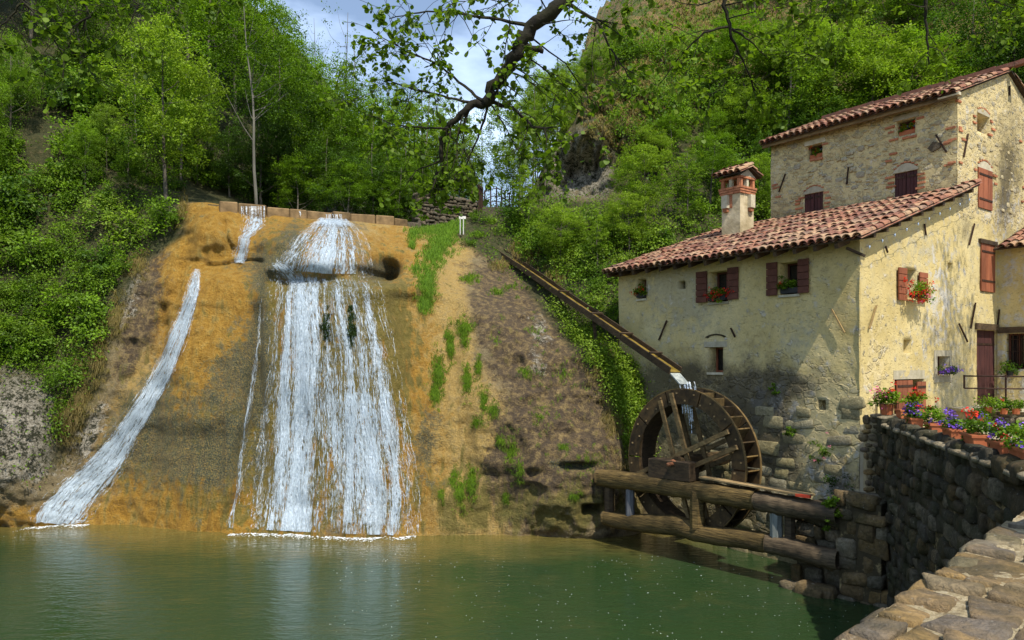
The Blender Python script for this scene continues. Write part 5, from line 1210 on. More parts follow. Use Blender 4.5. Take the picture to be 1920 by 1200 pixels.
PF2 = Frame(QF.P(.29, 0, 0), QN, QD)
set_stones(quay, PF2, [q for q in courses(PF2, -.16, .16, 1.9, QT + .02, .17, .13)], 'pale', M['stone_top'], d=.0, th=.09, limit=60, gap=.012, bev=.24, name='pier_stone')
# capping of the quay wall
i = 0; s = 1.05
while s < 9.1:
    l = rnd.uniform(.28, .5)
    for d0, d1 in ((-.48, -.22), (-.22, .05)):
        R = Matrix((QF.a, Vector((0, 0, 1)).cross(QF.a), Vector((0, 0, 1)))).transposed(); put_piece('coping_stone', rnd.choice(stones_of(M['stone_cap'] if 'stone_cap' in M else M['stone_top'], 'cap')), quay, QF.P(s + l / 2, QT - .01 + rnd.uniform(-.01, .01), (d0 + d1) / 2), R, (l - .02, .27, .09))
    s += l
for k in range(4):
    put_piece('coping_stone', rnd.choice(stones_of(M['stone_top'], 'cap')), quay, QF.P(.15 + .26 * k, QT + .11, -.2), wallR(QF), (.25, .5, .08))
# foreground parapet
A_ = Vector((1.115, 2.56, 0)); PD = Vector((.697, .717, 0)).normalized(); PN = Vector((-.717, .697, 0)).normalized(); PFm = Frame(A_ - PD * 4.0, PD, PN); PT = 3.55; PWd = .42
par = empty('parapet', A_ + Vector((0, 0, 2.85)), 'sunlit foreground parapet of big weathered stones set in sandy mortar', 'parapet')
LP = 4.0 + 6.2
t = NT('parapet mortar'); n1 = t.noise(60, 6, 0.75); n2 = t.noise(9, 5)
c = t.ramp(n1, [(.35, (.20, .15, .085)), (.5, (.42, .34, .20)), (.68, (.60, .52, .37))]); c = t.mix(t.ramp(n2, [(.5, 0.0), (.7, .6)]), c, (.13, .10, .055))
M['mortar_top'] = t.bsdf(c, .95, t.bump(n1, .02, 1.0), .15)
V = []; F = []; ls = np.arange(0, LP, .03); ws = np.arange(0, PWd + .001, .03); PP = np.array([PFm.P(a, PT - .012, -w)[:] for a in ls for w in ws]); PP[:, 2] += .02 * fbm(PP * 9, 4, 3) + .012 * fbm(PP * 40, 2, 4)
ii = np.arange(len(ls) * len(ws)).reshape(len(ls), len(ws)); Fq = np.stack([ii[:-1, :-1], ii[1:, :-1], ii[1:, 1:], ii[:-1, 1:]], -1).reshape(-1, 4)
link('mortar_bed', mesh_np('mortar_bed', PP - np.array(wloc(par)), Fq, M['mortar_top'], None, True), par)
core(par, PFm, 0, LP, -1.4, PT - .04, -PWd + .03, -.03, 'mortar')
big = lambda: rnd.choice(stones_of(M['stone_top'], 'topbig', n=14, rough=.17, bev=.06, sub=3))
s = 0.0; row = 0
while s < LP:
    l = rnd.uniform(.17, .30) * (1.5 if rnd.random() < .22 else 1); row += 1
    cut = [0, PWd] if (rnd.random() < .22) else sorted([0, rnd.uniform(.36, .64) * PWd, PWd])
    if rnd.random() < .15: cut = [0, .32 * PWd, .66 * PWd, PWd]
    for a, b_ in zip(cut[:-1], cut[1:]):
        wdt = b_ - a; h = rnd.uniform(.11, .16)
        R = Matrix.Rotation(rnd.uniform(-.07, .07), 3, 'Z') @ Matrix((PD, PN, Vector((0, 0, 1)))).transposed() @ Matrix.Rotation(rnd.uniform(-.03, .03), 3, 'X')
        put_piece('coping_stone', big(), par, PFm.P(s + l / 2, PT - h / 2 + rnd.uniform(-.004, .016), -(a + b_) / 2), R, (l * rnd.uniform(.76, .93), wdt * rnd.uniform(.84, .98), h))
    s += l + .012
set_stones(par, PFm, [q for q in courses(PFm, 2.2, LP, 2.4, PT - .13, .30, .17)], 'topside', M['stone_top'], d=-.05, th=.16, limit=110, bev=.2, name='stone')
PF3 = Frame(PFm.P(0, 0, -PWd), PD, -PN)
set_stones(par, PF3, [q for q in courses(PF3, 2.6, LP, 2.9, PT - .13, .26, .16)], 'topside', M['stone_top'], d=-.05, th=.16, limit=60, bev=.2, name='stone')
# terrace
b = MB(); z = 2.85; pj = PFm.P(LP, 0, -.2)
poly = [GF.P(0, 0, .0), GF.P(6.96, 0), AF.P(3.2, 0), Vector((40, 14, 0)), Vector((40, -20, 0)), Vector((-8, -20, 0)), PFm.P(-3, 0, -.1), PFm.P(LP - .3, 0, -.1), QF.P(8.6, 0, -.2), QF.P(0, 0, -.2)]
b.add([(p.x, p.y, z) for p in poly] + [(p.x, p.y, -1.45) for p in poly], [tuple(range(10))] + [(k, 10 + k, 10 + (k + 1) % 10, (k + 1) % 10) for k in range(10)])
tag(b.build('terrace', M['paving']), kind='structure')
land = empty('stone_landing', Vector((11.6, 17.0, 2.85)), 'raised stone landing in front of the tall brown door', 'stone landing')
LF = Frame((10.55, 17.35, 0), (1, -.05, 0), (-.05, -1, 0)); core(land, LF, 0, 4.5, 2.85, 3.36, -2.4, -.1, 'mortar')
set_stones(land, LF, courses(LF, .1, 3.0, 2.87, 3.3, .3, .15), 'topside', M['stone_top'], d=-.1, th=.16, limit=60, gap=.02)
b = MB(); b.fbox(LF, -.05, 4.5, 3.36, 3.42, -2.4, .05); b.build('slab', M['limestone'], land)
LF2 = LF.off(.35); b = MB(); b.fbox(LF, -.1, 1.7, 3.02, 3.08, .1, .5); b.fbox(LF, .05, 1.5, 2.85, 3.02, .15, .45); b.build('step', M['limestone'], land)
rail = empty('railing', Vector((11, 17.2, 3.42)), 'thin black iron railing in front of the tall brown door', 'railing')
rp = lambda x, y, Y=17.2: W(x, y, Y)
for y in (705, 728): b = MB(); b.tube([rp(1808, y), rp(1990, y + 2)], .018, 5); b.build('rail', M['iron'], rail)
for x, y1 in ((1808, 728), (1886, 770), (1985, 770)): b = MB(); b.tube([rp(x, 703), rp(x, y1)], .022, 5); b.build('post', M['iron'], rail)

# ------------------------------------------------------------------ flowers
def plant(parent, c, size, nl, petals, npet, seed, leaf=.05, pet=.03, droop=.2, mat='leaf_shrub', axis=None):
    r = np.random.default_rng(seed); c = np.array(c[:]); k = max(6, int(nl / 35)); off = r.normal(size=(k, 3)) * np.array([size[0], size[1], size[2]]) * .45
    if axis is not None: ax = np.array(axis[:]); off = np.outer(r.normal(size=k) * size[0] * .5, ax) + r.normal(size=(k, 3)) * np.array([size[1], size[1], size[2]]) * .4
    V, F, C = cloud(c + off, np.full(k, size[1] * .55), 35, leaf, seed, flat=.8, droop=droop, aspect=.8)
    o0 = np.array(wloc(parent)); link('foliage', leafmesh('foliage', V - o0, F, C, M[mat]), parent)
    for mt, n, up in petals:
        if axis is not None: hc = c + np.outer(r.normal(size=n) * size[0] * .55, np.array(axis[:])) + r.normal(size=(n, 3)) * np.array([size[1], size[1], size[2]]) * .5
        else: hc = c + r.normal(size=(n, 3)) * np.array([size[0], size[1], size[2]]) * .52
        hc[:, 2] += up; hc[:, 1] -= size[1] * .25; hc[:, 0] -= .3 * size[1]
        V, F, C = cloud(hc, np.full(n, pet * 1.3), 12, pet, seed + 5, flat=.9, droop=0, aspect=1.0)
        link('blossoms', leafmesh('blossoms', V - o0, F, C, M[mt]), parent)
def trough(parent, c, ax, L, w, h):
    ax = Vector(ax).normalized(); f = Frame(c, ax, Vector((ax.y, -ax.x, 0))); b = MB()
    b.hexa([f.P(-L / 2 * .92, 0, w / 2 * .85), f.P(L / 2 * .92, 0, w / 2 * .85), f.P(L / 2 * .92, 0, -w / 2 * .85), f.P(-L / 2 * .92, 0, -w / 2 * .85), f.P(-L / 2, h, w / 2), f.P(L / 2, h, w / 2), f.P(L / 2, h, -w / 2), f.P(-L / 2, h, -w / 2)])
    b.build('trough', M['terracotta'], parent, bevel=.008)
    b = MB(); b.fbox(f, -L / 2 - .01, L / 2 + .01, h - .03, h + .004, -w / 2 - .012, w / 2 + .012); b.build('trough_rim', M['terracotta'], parent)
    b = MB(); b.fbox(f, -L / 2 * .97, L / 2 * .97, -.045, -.002, -w / 2 * .95, w / 2 * .95); b.build('saucer', M['black'], parent)
def quay_at(px, d=-.22):
    for k in range(1200):
        p = QF.P(1.0 + k * .008, QT + .06, d); 
        if toPx(p)[0] >= px: return p
    return p
for i, (px, L, lab, pts, sz) in enumerate((
    (1714, .42, 'terracotta box of violet petunias, first on the wall from the house corner', [('petal_violet', 16, .04)], .13),
    (1752, .40, 'terracotta box of tall geranium leaves with two orange-red heads, second along the wall', [('petal_red', 4, .15), ('petal_violet', 4, .0)], .20),
    (1788, .42, 'terracotta box thick with violet petunias, third along the wall', [('petal_violet', 20, .03)], .13),
    (1828, .48, 'wide terracotta box of bushy green geraniums with few red heads, fourth along the wall', [('petal_red', 4, .16)], .22),
    (1880, .48, 'terracotta box with violet petunias and one red head, fifth along the wall', [('petal_violet', 12, .03), ('petal_red', 3, .1)], .17),
    (1922, .48, 'terracotta box cut by the right picture edge, violet and green', [('petal_violet', 10, .02)], .2))):
    p = quay_at(px); root = empty('flower_box', p, lab, 'flower box', 'flower boxes on the terrace wall'); trough(root, p, QD, L, .2, .17)
    plant(root, p + Vector((0, 0, .25 + (sz - .13) * .5)), (.26, .14, sz), 520, pts, 0, 40 + i, leaf=.045, pet=.034, axis=QD)
p = quay_at(1646, -.12); p = QF.P(.62, QT + .16, -.15); root = empty('flower_pot', p, 'pot of pink geraniums in an iron holder on the wall end by the house corner', 'flower pot')
b = MB(); b.tube([p, p + Vector((0, 0, .2))], [.1, .14], 10); b.build('pot', M['terracotta'], root); b = MB()
for k in range(12): a = k * math.pi / 6; q = p + Vector((.2 * math.cos(a), .2 * math.sin(a), 0)); b.tube([q, q + Vector((0, 0, .22))], .006, 4)
b.tube([p + Vector((.2 * math.cos(k * .5236), .2 * math.sin(k * .5236), .22)) for k in range(13)], .008, 4); b.build('pot_holder', M['iron'], root)
plant(root, p + Vector((0, 0, .33)), (.2, .2, .17), 900, [('petal_pink', 16, .05), ('petal_red', 3, .18)], 0, 61, leaf=.05, pet=.036)
p = QF.P(1.02, QT + .12, -.45); root = empty('flower_box', p, 'terracotta box of red geraniums in front of the cellar shutters', 'flower box', 'flower boxes on the terrace wall'); trough(root, p, (1, 0, 0), .42, .2, .17)
plant(root, p + Vector((.1, 0, .33)), (.2, .14, .17), 500, [('petal_red', 8, .08)], 0, 63, leaf=.05, pet=.036)
for fr, r, lab, pets, sz, dd in (
    (FR, front_ops['small_l'], 'red geraniums spilling from the small window under the far end of the eave', [('petal_red', 10, 0)], (.2, .12, .13), .05),
    (FR, front_ops['win_a'], 'mass of red geraniums hanging from the shuttered window above the trough', [('petal_red', 34, -.03)], (.30, .13, .15), .10),
    (FR, front_ops['win_b'], 'leafy planter with a single red bloom in the right front window', [('petal_red', 3, .0)], (.34, .13, .16), .0),
    (GF, gable_ops['win_c'], 'big cascade of red geraniums at the sunlit gable window', [('petal_red', 48, 0), ('petal_pink', 4, 0)], (.34, .2, .27), .22),
    (GF, gable_ops['box_win'], 'dark planter of violet petunias under the pale framed opening', [('petal_violet', 26, 0)], (.36, .14, .09), .16),
    (TF, tall_ops['tw_l'], 'red geranium in the left small window under the high eave', [('petal_red', 6, .03)], (.22, .08, .12), -.12),
    (TF, tall_ops['tw_r'], 'red geranium in a clay pot in the right small window under the high eave', [('petal_red', 7, .08)], (.2, .08, .12), -.12)):
    m = (r[0] + r[1]) / 2; p = fr.P(m, r[2] + .02, dd - .05); root = empty('window_planter', p, lab, 'window planter')
    f2 = Frame(p, fr.a, fr.n); b = MB(); b.fbox(f2, -(r[1] - r[0]) * .45, (r[1] - r[0]) * .45, .01, .13, -.08, .06); b.build('trough', M['terracotta'] if fr is TF else M['black'], root)
    plant(root, p + Vector((0, 0, .2 if fr is not GF else .12)) + fr.n * .05, sz, 700 if sz[2] > .12 else 420, pets, 0, int(m * 100) + 77, leaf=.045, pet=.034, axis=fr.a)
for i, (x, y, lab) in enumerate(((1853, 757, 'dark leafy planter on the landing behind the railing'), (1882, 760, 'planter with one red bloom at the foot of the railing post'), (1897, 690, 'green trailing plant hanging from the barred window'), (1905, 760, 'green pot plant at the right end of the landing'), (1840, 775, 'small bushy plant on the step below the landing'))):
    p = W(x, y, 17.0 if i != 2 else 16.95); 
    if i == 2: s_, z_ = AF.px(x, y); p = AF.P(s_, z_, .12)
    root = empty('potted_plant', p - Vector((0, 0, .15)), lab, 'potted plant'); b = MB(); b.tube([p - Vector((0, 0, .20)), p - Vector((0, 0, .07))], [.07, .10], 8); b.build('pot', M['terracotta'] if i != 2 else M['black'], root)
    plant(root, p, (.26, .2, .15), 500, [('petal_red', 2, .05)] if i == 1 else [], 0, 90 + i, leaf=.05)

# ------------------------------------------------------------------ weir, ruin wall, bridge railing, sign
D0 = Vector((-9.25, 23.6, 0)); D1 = Vector((-3.55, 26.45, 0)); DF = Frame(D0, (D1 - D0), Vector(((D1 - D0).y, -(D1 - D0).x, 0)))
weir = empty('weir', (D0 + D1) / 2 + Vector((0, 0, 9.0)), 'low wall of long brown stone blocks across the top of the falls', 'weir'); Lw = (D1 - D0).length
s = 0; k = 0
while s < Lw:
    l = min(rnd.uniform(.5, .95), Lw - s)
    if l < .15: break
    b = MB(); b.fbox(DF, s + .01, s + l - .01, 8.5, 9.60 + rnd.uniform(-.03, .03), -.4, rnd.uniform(-.03, .05), .02); b.build('block', M['stone_weir'] if 'stone_weir' in M else M['stone_wall'], weir, bevel=.03); s += l
b = MB(); b.fbox(DF, -.3, Lw + .5, 8, 9.56, -3, -.4); b.build('sill', M['stone_wall'], weir)
b = MB(); b.add([(-9.4, 24.3, 9.58), (-3.4, 27.0, 9.58), (-3.0, 36, 9.62), (-10.5, 36, 9.62)], [(0, 1, 2, 3)]); tag(b.build('stream_water', M['pool']), kind='structure')
for a, c, n in (((447, 498), (386, 406), 60), ((611, 636), (401, 409), 60), ((680, 684), (400, 412), 0)):
    pass
def weir_spill(label, x0, x1, ytop, ybot, n, seed):
    r = np.random.default_rng(seed); V = []; F = []; q0 = 0
    for i in range(n):
        x = r.uniform(x0, x1); s_, z1_ = DF.px(x, ytop); zb = DF.px(x, ybot)[1]; z0_ = z1_ + (zb - z1_) * r.uniform(.5, 1.1); w = r.uniform(.002, .006)
        for z, d in ((z1_, .02), (z1_ - .03, .08), ((z1_ + z0_) / 2, .11), (z0_, .13)):
            p = DF.P(s_ + r.normal() * .008, z, d + r.random() * .04); V += [(p - DF.a * w)[:], (p + DF.a * w)[:]]
        F += [(q0 + 2 * k, q0 + 2 * k + 1, q0 + 2 * k + 3, q0 + 2 * k + 2) for k in range(3)]; q0 += 8
    tag(link('weir_spill', mesh_np('weir_spill', V, F, M['strand'])), label, 'water jet')
weir_spill('white spill over the left part of the weir', 448, 496, 387, 411, 40, 1); weir_spill('white spill over the weir above the mossy dome', 609, 640, 402, 416, 34, 2); weir_spill('single thread of water over the weir between the two spills', 560, 563, 396, 408, 5, 3)
rw0 = W(783, 400, 27.6); rw0.z = 0; rw1 = W(896, 400, 29.3); rw1.z = 0; RF = Frame(rw0, rw1 - rw0, Vector(((rw1 - rw0).y, -(rw1 - rw0).x, 0))); Lr_ = (rw1 - rw0).length
ruin = empty('ruin_wall', (rw0 + rw1) / 2 + Vector((0, 0, 9.5)), 'rough mossy rubble wall between the weir and the little bridge', 'stone wall')
core(ruin, RF, .05, Lr_, 8.6, 10.72, -.5, -.08)
set_stones(ruin, RF, [q for q in courses(RF, .05, Lr_, 9.3, 10.8, .15, .14) if not (q[0] < .3 and q[1] > 10.6)], 'ruin', M['stone_wall'], d=-.09, th=.2, limit=200, gap=.0, bev=.16, rough=.26)
for k in range(9): put_piece('stone', rnd.choice(STONES['ruin']), ruin, RF.P(.15 + k * (Lr_ - .2) / 8, 10.8, -.25), wallR(RF), (.32, .5, .14))
br = empty('bridge_railing', W(920, 390, 29.4), 'dark iron railing of the little footbridge against the sky', 'railing')
pts = [(898, 372), (909, 360), (920, 355), (931, 353), (940, 355), (947, 360), (955, 364)]
for dy, nm in ((0, 'rail'), (14, 'rail'), (24, 'rail')): b = MB(); b.tube([W(x, y + dy, 29.3 + .1 * i) for i, (x, y) in enumerate(pts)], .018, 5); b.build('rail', M['iron'], br)
for i, (x, y) in enumerate(pts): b = MB(); b.tube([W(x, y - 3, 29.3 + .1 * i), W(x, y + 40, 29.3 + .1 * i)], .028, 5); b.build('post', M['iron'], br)
for i in range(6):
    Yq = 28.2 + i * .22; x = 897 + i * 1.6; b = MB(); b.tube([W(x, 352 + (5 - i) * -1.5, Yq), W(x, 398, Yq)], .022, 5); b.build('post', M['iron'], br)
b = MB(); b.tube([W(896, 350, 28.1), W(906, 356, 29.3)], .02, 5); b.build('rail', M['iron'], br)
b = MB(); b.hexa([W(x, y, Yq) for y in (405, 388) for x, Yq in ((895, 29.0), (965, 29.8), (975, 31.8), (895, 31.2))]); b.build('footbridge', M['stone_wall']).update_tag(); tag(bpy.data.objects['footbridge'], 'small stone footbridge deck carrying the dark railing', 'bridge')
sg = empty('sign_post', W(867, 432, 26.5), 'small pale sign board on a post at the top of the grassy strip', 'sign'); b = MB(); b.box(W(867, 408, 26.5), (.24, .03, .10)); b.build('board', M['whitepaint'], sg)
for x in (863, 869): b = MB(); b.bar(W(x, 440, 26.52), W(x, 410, 26.52), .07, .03); b.build('post', M['whitepaint'], sg)
# ------------------------------------------------------------------ trees, shrubs, grass
def tree_proto(seed, h, cr, lw=.13, ncl=330, per=46, mat='leaf_wood', zc=.62, rz=.40, gap=.0, bark='bark', tr=.012, lean=.03):
    r = random.Random(seed); g = np.random.default_rng(seed); b = MB(); n = 9
    kx_, ky_ = r.uniform(-lean, lean) * h, r.uniform(-lean, lean) * h
    tp = [Vector((kx_ * (i / n) ** 2 + .05 * math.sin(i * 1.3 + seed), ky_ * (i / n) ** 2, h * .9 * i / n)) for i in range(n + 1)]
    b.tube(tp, [h * tr * (1 - .85 * i / n) for i in range(n + 1)], 7)
    cz = h * zc; RZ = h * rz; pts = []; tries = 0
    while len(pts) < ncl and tries < 20000:
        tries += 1; v = g.normal(size=3); v /= np.linalg.norm(v); rr = g.random() ** .42
        p = np.array([v[0] * cr * rr, v[1] * cr * rr, v[2] * RZ * rr]); wv = p / np.array([cr, cr, RZ])
        lim = 1 + .34 * vnoise(np.array([[v[0] * 1.9 + seed, v[1] * 1.9, v[2] * 1.9]]), seed)[0]
        if np.linalg.norm(wv) > lim: continue
        if vnoise((p / (cr * .42))[None, :] + seed, seed + 3)[0] < -.12 + gap: continue
        if wv[2] < -.55 and r.random() < .4: continue
        pts.append(p + [kx_ * .4, ky_ * .4, cz])
    pts = np.array(pts)
    for k in range(13):     # limbs reaching for clusters
        q = pts[r.randrange(len(pts))]; z0_ = max(h * .22, min(q[2] - .25 * h * r.random() - .4, h * .8)); f = z0_ / (h * .9); a = Vector((kx_ * f * f, ky_ * f * f, z0_)); e = Vector(q)
        m = (a + e) / 2 + Vector((0, 0, -.06 * h * r.random())); w = h * tr * .42 * (1 - f * .6)
        b.tube([a, a.lerp(m, .6), m.lerp(e, .4), e], [w, w * .7, w * .45, w * .15], 5, False)
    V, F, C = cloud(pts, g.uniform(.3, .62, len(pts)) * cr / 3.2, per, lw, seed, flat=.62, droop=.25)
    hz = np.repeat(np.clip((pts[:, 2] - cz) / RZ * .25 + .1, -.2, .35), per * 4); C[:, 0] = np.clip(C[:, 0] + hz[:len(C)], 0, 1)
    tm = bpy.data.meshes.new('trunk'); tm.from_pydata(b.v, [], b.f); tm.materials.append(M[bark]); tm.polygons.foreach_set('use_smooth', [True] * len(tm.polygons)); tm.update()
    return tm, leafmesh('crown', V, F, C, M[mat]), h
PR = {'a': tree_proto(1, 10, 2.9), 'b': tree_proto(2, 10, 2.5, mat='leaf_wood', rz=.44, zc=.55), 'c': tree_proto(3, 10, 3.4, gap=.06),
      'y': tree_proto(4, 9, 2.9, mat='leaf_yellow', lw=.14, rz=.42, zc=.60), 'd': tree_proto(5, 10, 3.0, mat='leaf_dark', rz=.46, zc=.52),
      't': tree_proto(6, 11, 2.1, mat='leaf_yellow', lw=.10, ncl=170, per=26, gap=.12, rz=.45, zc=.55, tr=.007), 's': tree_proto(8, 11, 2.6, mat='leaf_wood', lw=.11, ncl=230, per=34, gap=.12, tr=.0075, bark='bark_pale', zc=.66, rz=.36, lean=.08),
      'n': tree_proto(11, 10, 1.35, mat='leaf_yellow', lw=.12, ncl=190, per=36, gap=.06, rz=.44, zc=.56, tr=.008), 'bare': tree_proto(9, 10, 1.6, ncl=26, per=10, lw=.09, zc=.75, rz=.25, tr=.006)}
USED = {}
def ty_off(px): return px < -100
MARKS = [(-420, 'far past the left picture edge'), (-200, 'beyond the left picture edge'), (0, 'at the left edge of the photograph'), (100, 'over the bare earth scar'), (200, 'left of the yellow-green tree'), (310, 'right behind the yellow-green tree'), (400, 'beside the slim pale trunk'), (470, 'above the left weir spill'), (545, 'between the two weir spills'), (620, 'above the mossy dome'), (700, 'above the right part of the weir'), (775, 'at the right end of the weir'), (850, 'over the ruin wall'), (960, 'right of the sky gap'), (1050, 'over the crag'),
 (1180, 'right of the crag'), (1290, 'left of the chimney'), (1383, 'directly above the chimney'), (1450, 'over the left end of the tall roof'), (1540, 'over the left part of the tall roof'), (1640, 'over the middle of the tall roof'), (1740, 'over the right part of the tall roof'), (1830, 'over the gable peak'), (1920, 'at the right edge of the photograph')]
TONE = {'a': 'mid green', 'b': 'narrow mid green', 'c': 'broad mid green', 'd': 'dark green', 'y': 'bright yellow-green', 't': 'airy pale green', 's': 'thin-stemmed', 'n': 'narrow yellow-green', 'bare': 'nearly bare'}
def say(base, px, tone='', extra=''):
    m = min(MARKS, key=lambda q: abs(q[0] - px))[1]; return ' '.join((tone + ' ' + base + ' ' + extra + ' ' + m).split())
def put_tree(k, x, y, sc, label, group=None, z=None, rot=None, sx=1, name=None, tilt=0):
    tm, cm, h = PR[k]; z = gz(x, y) - .15 if z is None else z
    o = empty(name or 'tree', (x, y, z), label, 'tree', group); o.rotation_euler = (rnd.uniform(-.05, .05), tilt, rnd.uniform(0, 6.28) if rot is None else rot); o.scale = (sc * sx, sc * sx, sc)
    link('trunk', tm, o); link('crown', cm, o); return o
def tree_top(k, px, Y, topy, label, group=None, sx=1, **kw):     # height given by where its top shows against the sky or hill
    x = (px - 960) / FPX * Y; z = gz(x, Y) - .15; zt = CAM_Z + (680 - topy) / FPX * Y; h = max(2.2, zt - z); sc = h / PR[k][2]
    if not group and ty_off(px): label = label
    elif group: label = say('tree', px, TONE[k], 'in the ' + ('front' if Y < 31 else 'second' if Y < 36 else 'rear') + ' row')
    if USED.get(label, group) != group: label = label.replace('tree in', 'tree (' + ('taller' if topy < 130 else 'lower') + ') in')
    USED[label] = group
    return put_tree(k, x, Y, sc, label, group, z=z, sx=sx, **kw)

GL = 'leafy green tree in the wood behind the weir'; gl = 'wood behind the weir'
tree_top('y', 312, 24.6, 38, 'bright yellow-green tree standing at the top left corner of the falls', sx=.95, name='maple_tree')
tree_top('s', 480, 26.6, -60, 'tree with a slim pale grey trunk behind the left end of the weir', sx=1.0, rot=.4)
for px, Y, ty, k, sx in ((395, 30, -90, 'a', 1), (350, 33, -150, 'c', 1), (440, 34, -120, 'b', 1), (520, 30, 60, 'd', .9), (520, 36, 10, 'a', 1), (585, 31.5, 95, 'b', .95), (560, 38, 70, 'c', .9), (635, 30.5, 150, 'a', .9), (640, 37, 110, 'c', .8), (695, 32, 165, 'b', .95), (745, 35, 175, 'a', .85),
                         (700, 39, 150, 'd', .8), (490, 29, 200, 'd', 1.2), (610, 29.3, 240, 'd', 1.2), (700, 29.5, 250, 'd', 1.15), (430, 28.6, 230, 'd', 1.2), (760, 31, 240, 'b', 1.1), (820, 34, 230, 'a', .9), (860, 37, 250, 'b', .8), (560, 28.6, 290, 'a', 1.3), (650, 28.4, 300, 'a', 1.3), (745, 29.2, 300, 'b', 1.3), (795, 30.5, 285, 'c', 1.1)):
    tree_top(k, px, Y, ty, GL, gl, sx=sx)
for px, Y, ty in ((640, 41, -20), (600, 43, 10), (665, 40, 30)): tree_top('bare', px, Y, ty, 'thin almost bare tree top against the sky left of centre', 'bare tree tops against the sky', name='bare_tree')
for px, Y, ty, k in ((790, 31.5, 130, 't'), (850, 33, 150, 't'), (885, 36, 175, 't'), (800, 37, 110, 't'), (770, 33, 190, 'n'), (825, 35, 170, 'n'), (870, 33, 200, 'n'), (900, 42, 190, 't'), (740, 38, 120, 't')): tree_top(k, px, Y, ty, 'airy pale green tree with sky showing through its crown', 'airy trees left of the sky gap', sx=1.1)
for px, Y, ty, k, sx in ((-60, 30, -300, 'a', 1), (60, 31, -200, 'c', 1), (150, 29, -120, 'b', 1), (215, 31, -60, 'a', .9), (255, 28.5, 40, 's', .9), (180, 35, -200, 'c', 1), (270, 35, -150, 'a', 1), (20, 26, 60, 'c', .8), (-40, 24, 120, 'a', .8), (370, 28.5, 150, 'b', .8), (200, 26, 190, 'y', .7), (240, 25.2, 270, 'b', .9), (160, 25, 230, 'a', .8), (340, 27.5, 120, 'a', .9)):
    tree_top(k, px, Y, ty, 'leafy tree growing on the steep left bank', 'trees on the left bank', sx=sx)
for px, Y, ty, k in ((980, 30.6, 190, 't'), (1010, 29.6, 150, 't'), (1038, 33.5, 150, 't'), (1005, 33, 120, 't'), (975, 28.8, 175, 'n'), (1022, 29.2, 130, 'n'), (1000, 31.5, 90, 'n'), (1055, 33, 105, 'n'), (1085, 36, 90, 'n'), (1062, 32.6, 110, 'y'), (1098, 33.5, 95, 'y'), (1120, 33.2, 165, 'y'), (1045, 31.8, 130, 'y'), (1145, 34, 190, 'n'),  (960, 33.5, 215, 't'), (990, 27.0, 320, 't'), (1030, 35, 130, 'y'), (1065, 37, 120, 'y'), (975, 36, 170, 'y')):
    tree_top(k, px, Y, ty, 'slender yellow-green tree in front of the grey crag', 'slender trees by the crag', sx=.85)
HG = 'bushy tree on the hillside behind the houses'; hg = 'trees on the hillside behind the houses'
for i in range(44):
    px = rnd.uniform(1215, 2000); Y = rnd.uniform(29.5, 46); x = (px - 960) / FPX * Y; z = gz(x, Y); py = 680 - (z - CAM_Z) / Y * FPX
    if Y > 36 and 1100 < px < 1350 + (py < 120) * 0: continue
    if px < 1340 and py < 300: continue
    tree_top(rnd.choice('aabcyd') if px < 1780 else rnd.choice('ddabc'), px, Y, py - rnd.uniform(110, 230), HG, hg, sx=rnd.uniform(1.0, 1.4))
for px, Y, ty, k in ((1480, 31, 40, 'y'), (1560, 31.5, 30, 'y'), (1640, 30.5, 60, 'y'), (1400, 31, 150, 'y'), (1715, 30.5, 60, 'a'), (1340, 30.5, 270, 'a'), (1260, 30.0, 270, 'a'), (1215, 29.4, 280, 'y'), (1820, 31, -40, 'd'), (1900, 31, -60, 'd'), (1960, 30, 0, 'd'), (1540, 30, 170, 'd'), (1440, 29.6, 240, 'd')):
    tree_top(k, px, Y, ty, 'sunlit fresh green tree just above the tall house roof' if k == 'y' else HG, 'sunlit trees above the roof' if k == 'y' else hg, sx=1.25)

for px, Y, ty, k, sx in ((-150, 24, 60, 'c', 1.1), (-240, 23, 40, 'a', 1.1), (-330, 22, 20, 'd', 1.2), (-430, 20, 0, 'b', 1.2), (-200, 27, -150, 'a', 1.1), (-330, 27, -160, 'c', 1.1), (-460, 25, -200, 'a', 1.2), (-120, 21.5, 300, 'y', .8), (-280, 20.5, 330, 'b', .9), (-400, 18.5, 330, 'c', .9)):
    tree_top(k, px, Y, ty, 'x', 'trees past the left edge', sx=sx)
# shrubs
def shrub_proto(seed, n=16, per=44, lw=.085, mat='leaf_shrub', r0=.62, h=.8):
    g = np.random.default_rng(seed); v = g.normal(size=(n, 3)); v /= np.linalg.norm(v, axis=1, keepdims=True); v[:, 2] = np.abs(v[:, 2]); P = v * g.uniform(.35, 1, (n, 1)) * [r0, r0, h]
    V, F, C = cloud(P + [0, 0, .1], g.uniform(.17, .33, n), per, lw, seed, flat=.7)
    b = MB()
    for p in P[:9]: b.tube([(0, 0, -.1), (p[0] * .4, p[1] * .4, p[2] * .6), tuple(p)], [.016, .011, .005], 4, False)
    sm = bpy.data.meshes.new('stems'); sm.from_pydata(b.v, [], b.f); sm.materials.append(M['bark']); sm.update()
    return sm, leafmesh('foliage', V, F, C, M[mat])
SP = [shrub_proto(50 + i, lw=(.075, .09, .065, .08, .07, .1)[i % 6], mat='leaf_shrub' if i % 3 else 'leaf_wood') for i in range(6)]
SPY = [shrub_proto(70 + i, lw=.085, mat='leaf_yellow') for i in range(3)]
SPD = [shrub_proto(80 + i, lw=.10, mat='leaf_dark' if i else 'leaf_wood', n=22, h=1.0) for i in range(2)]
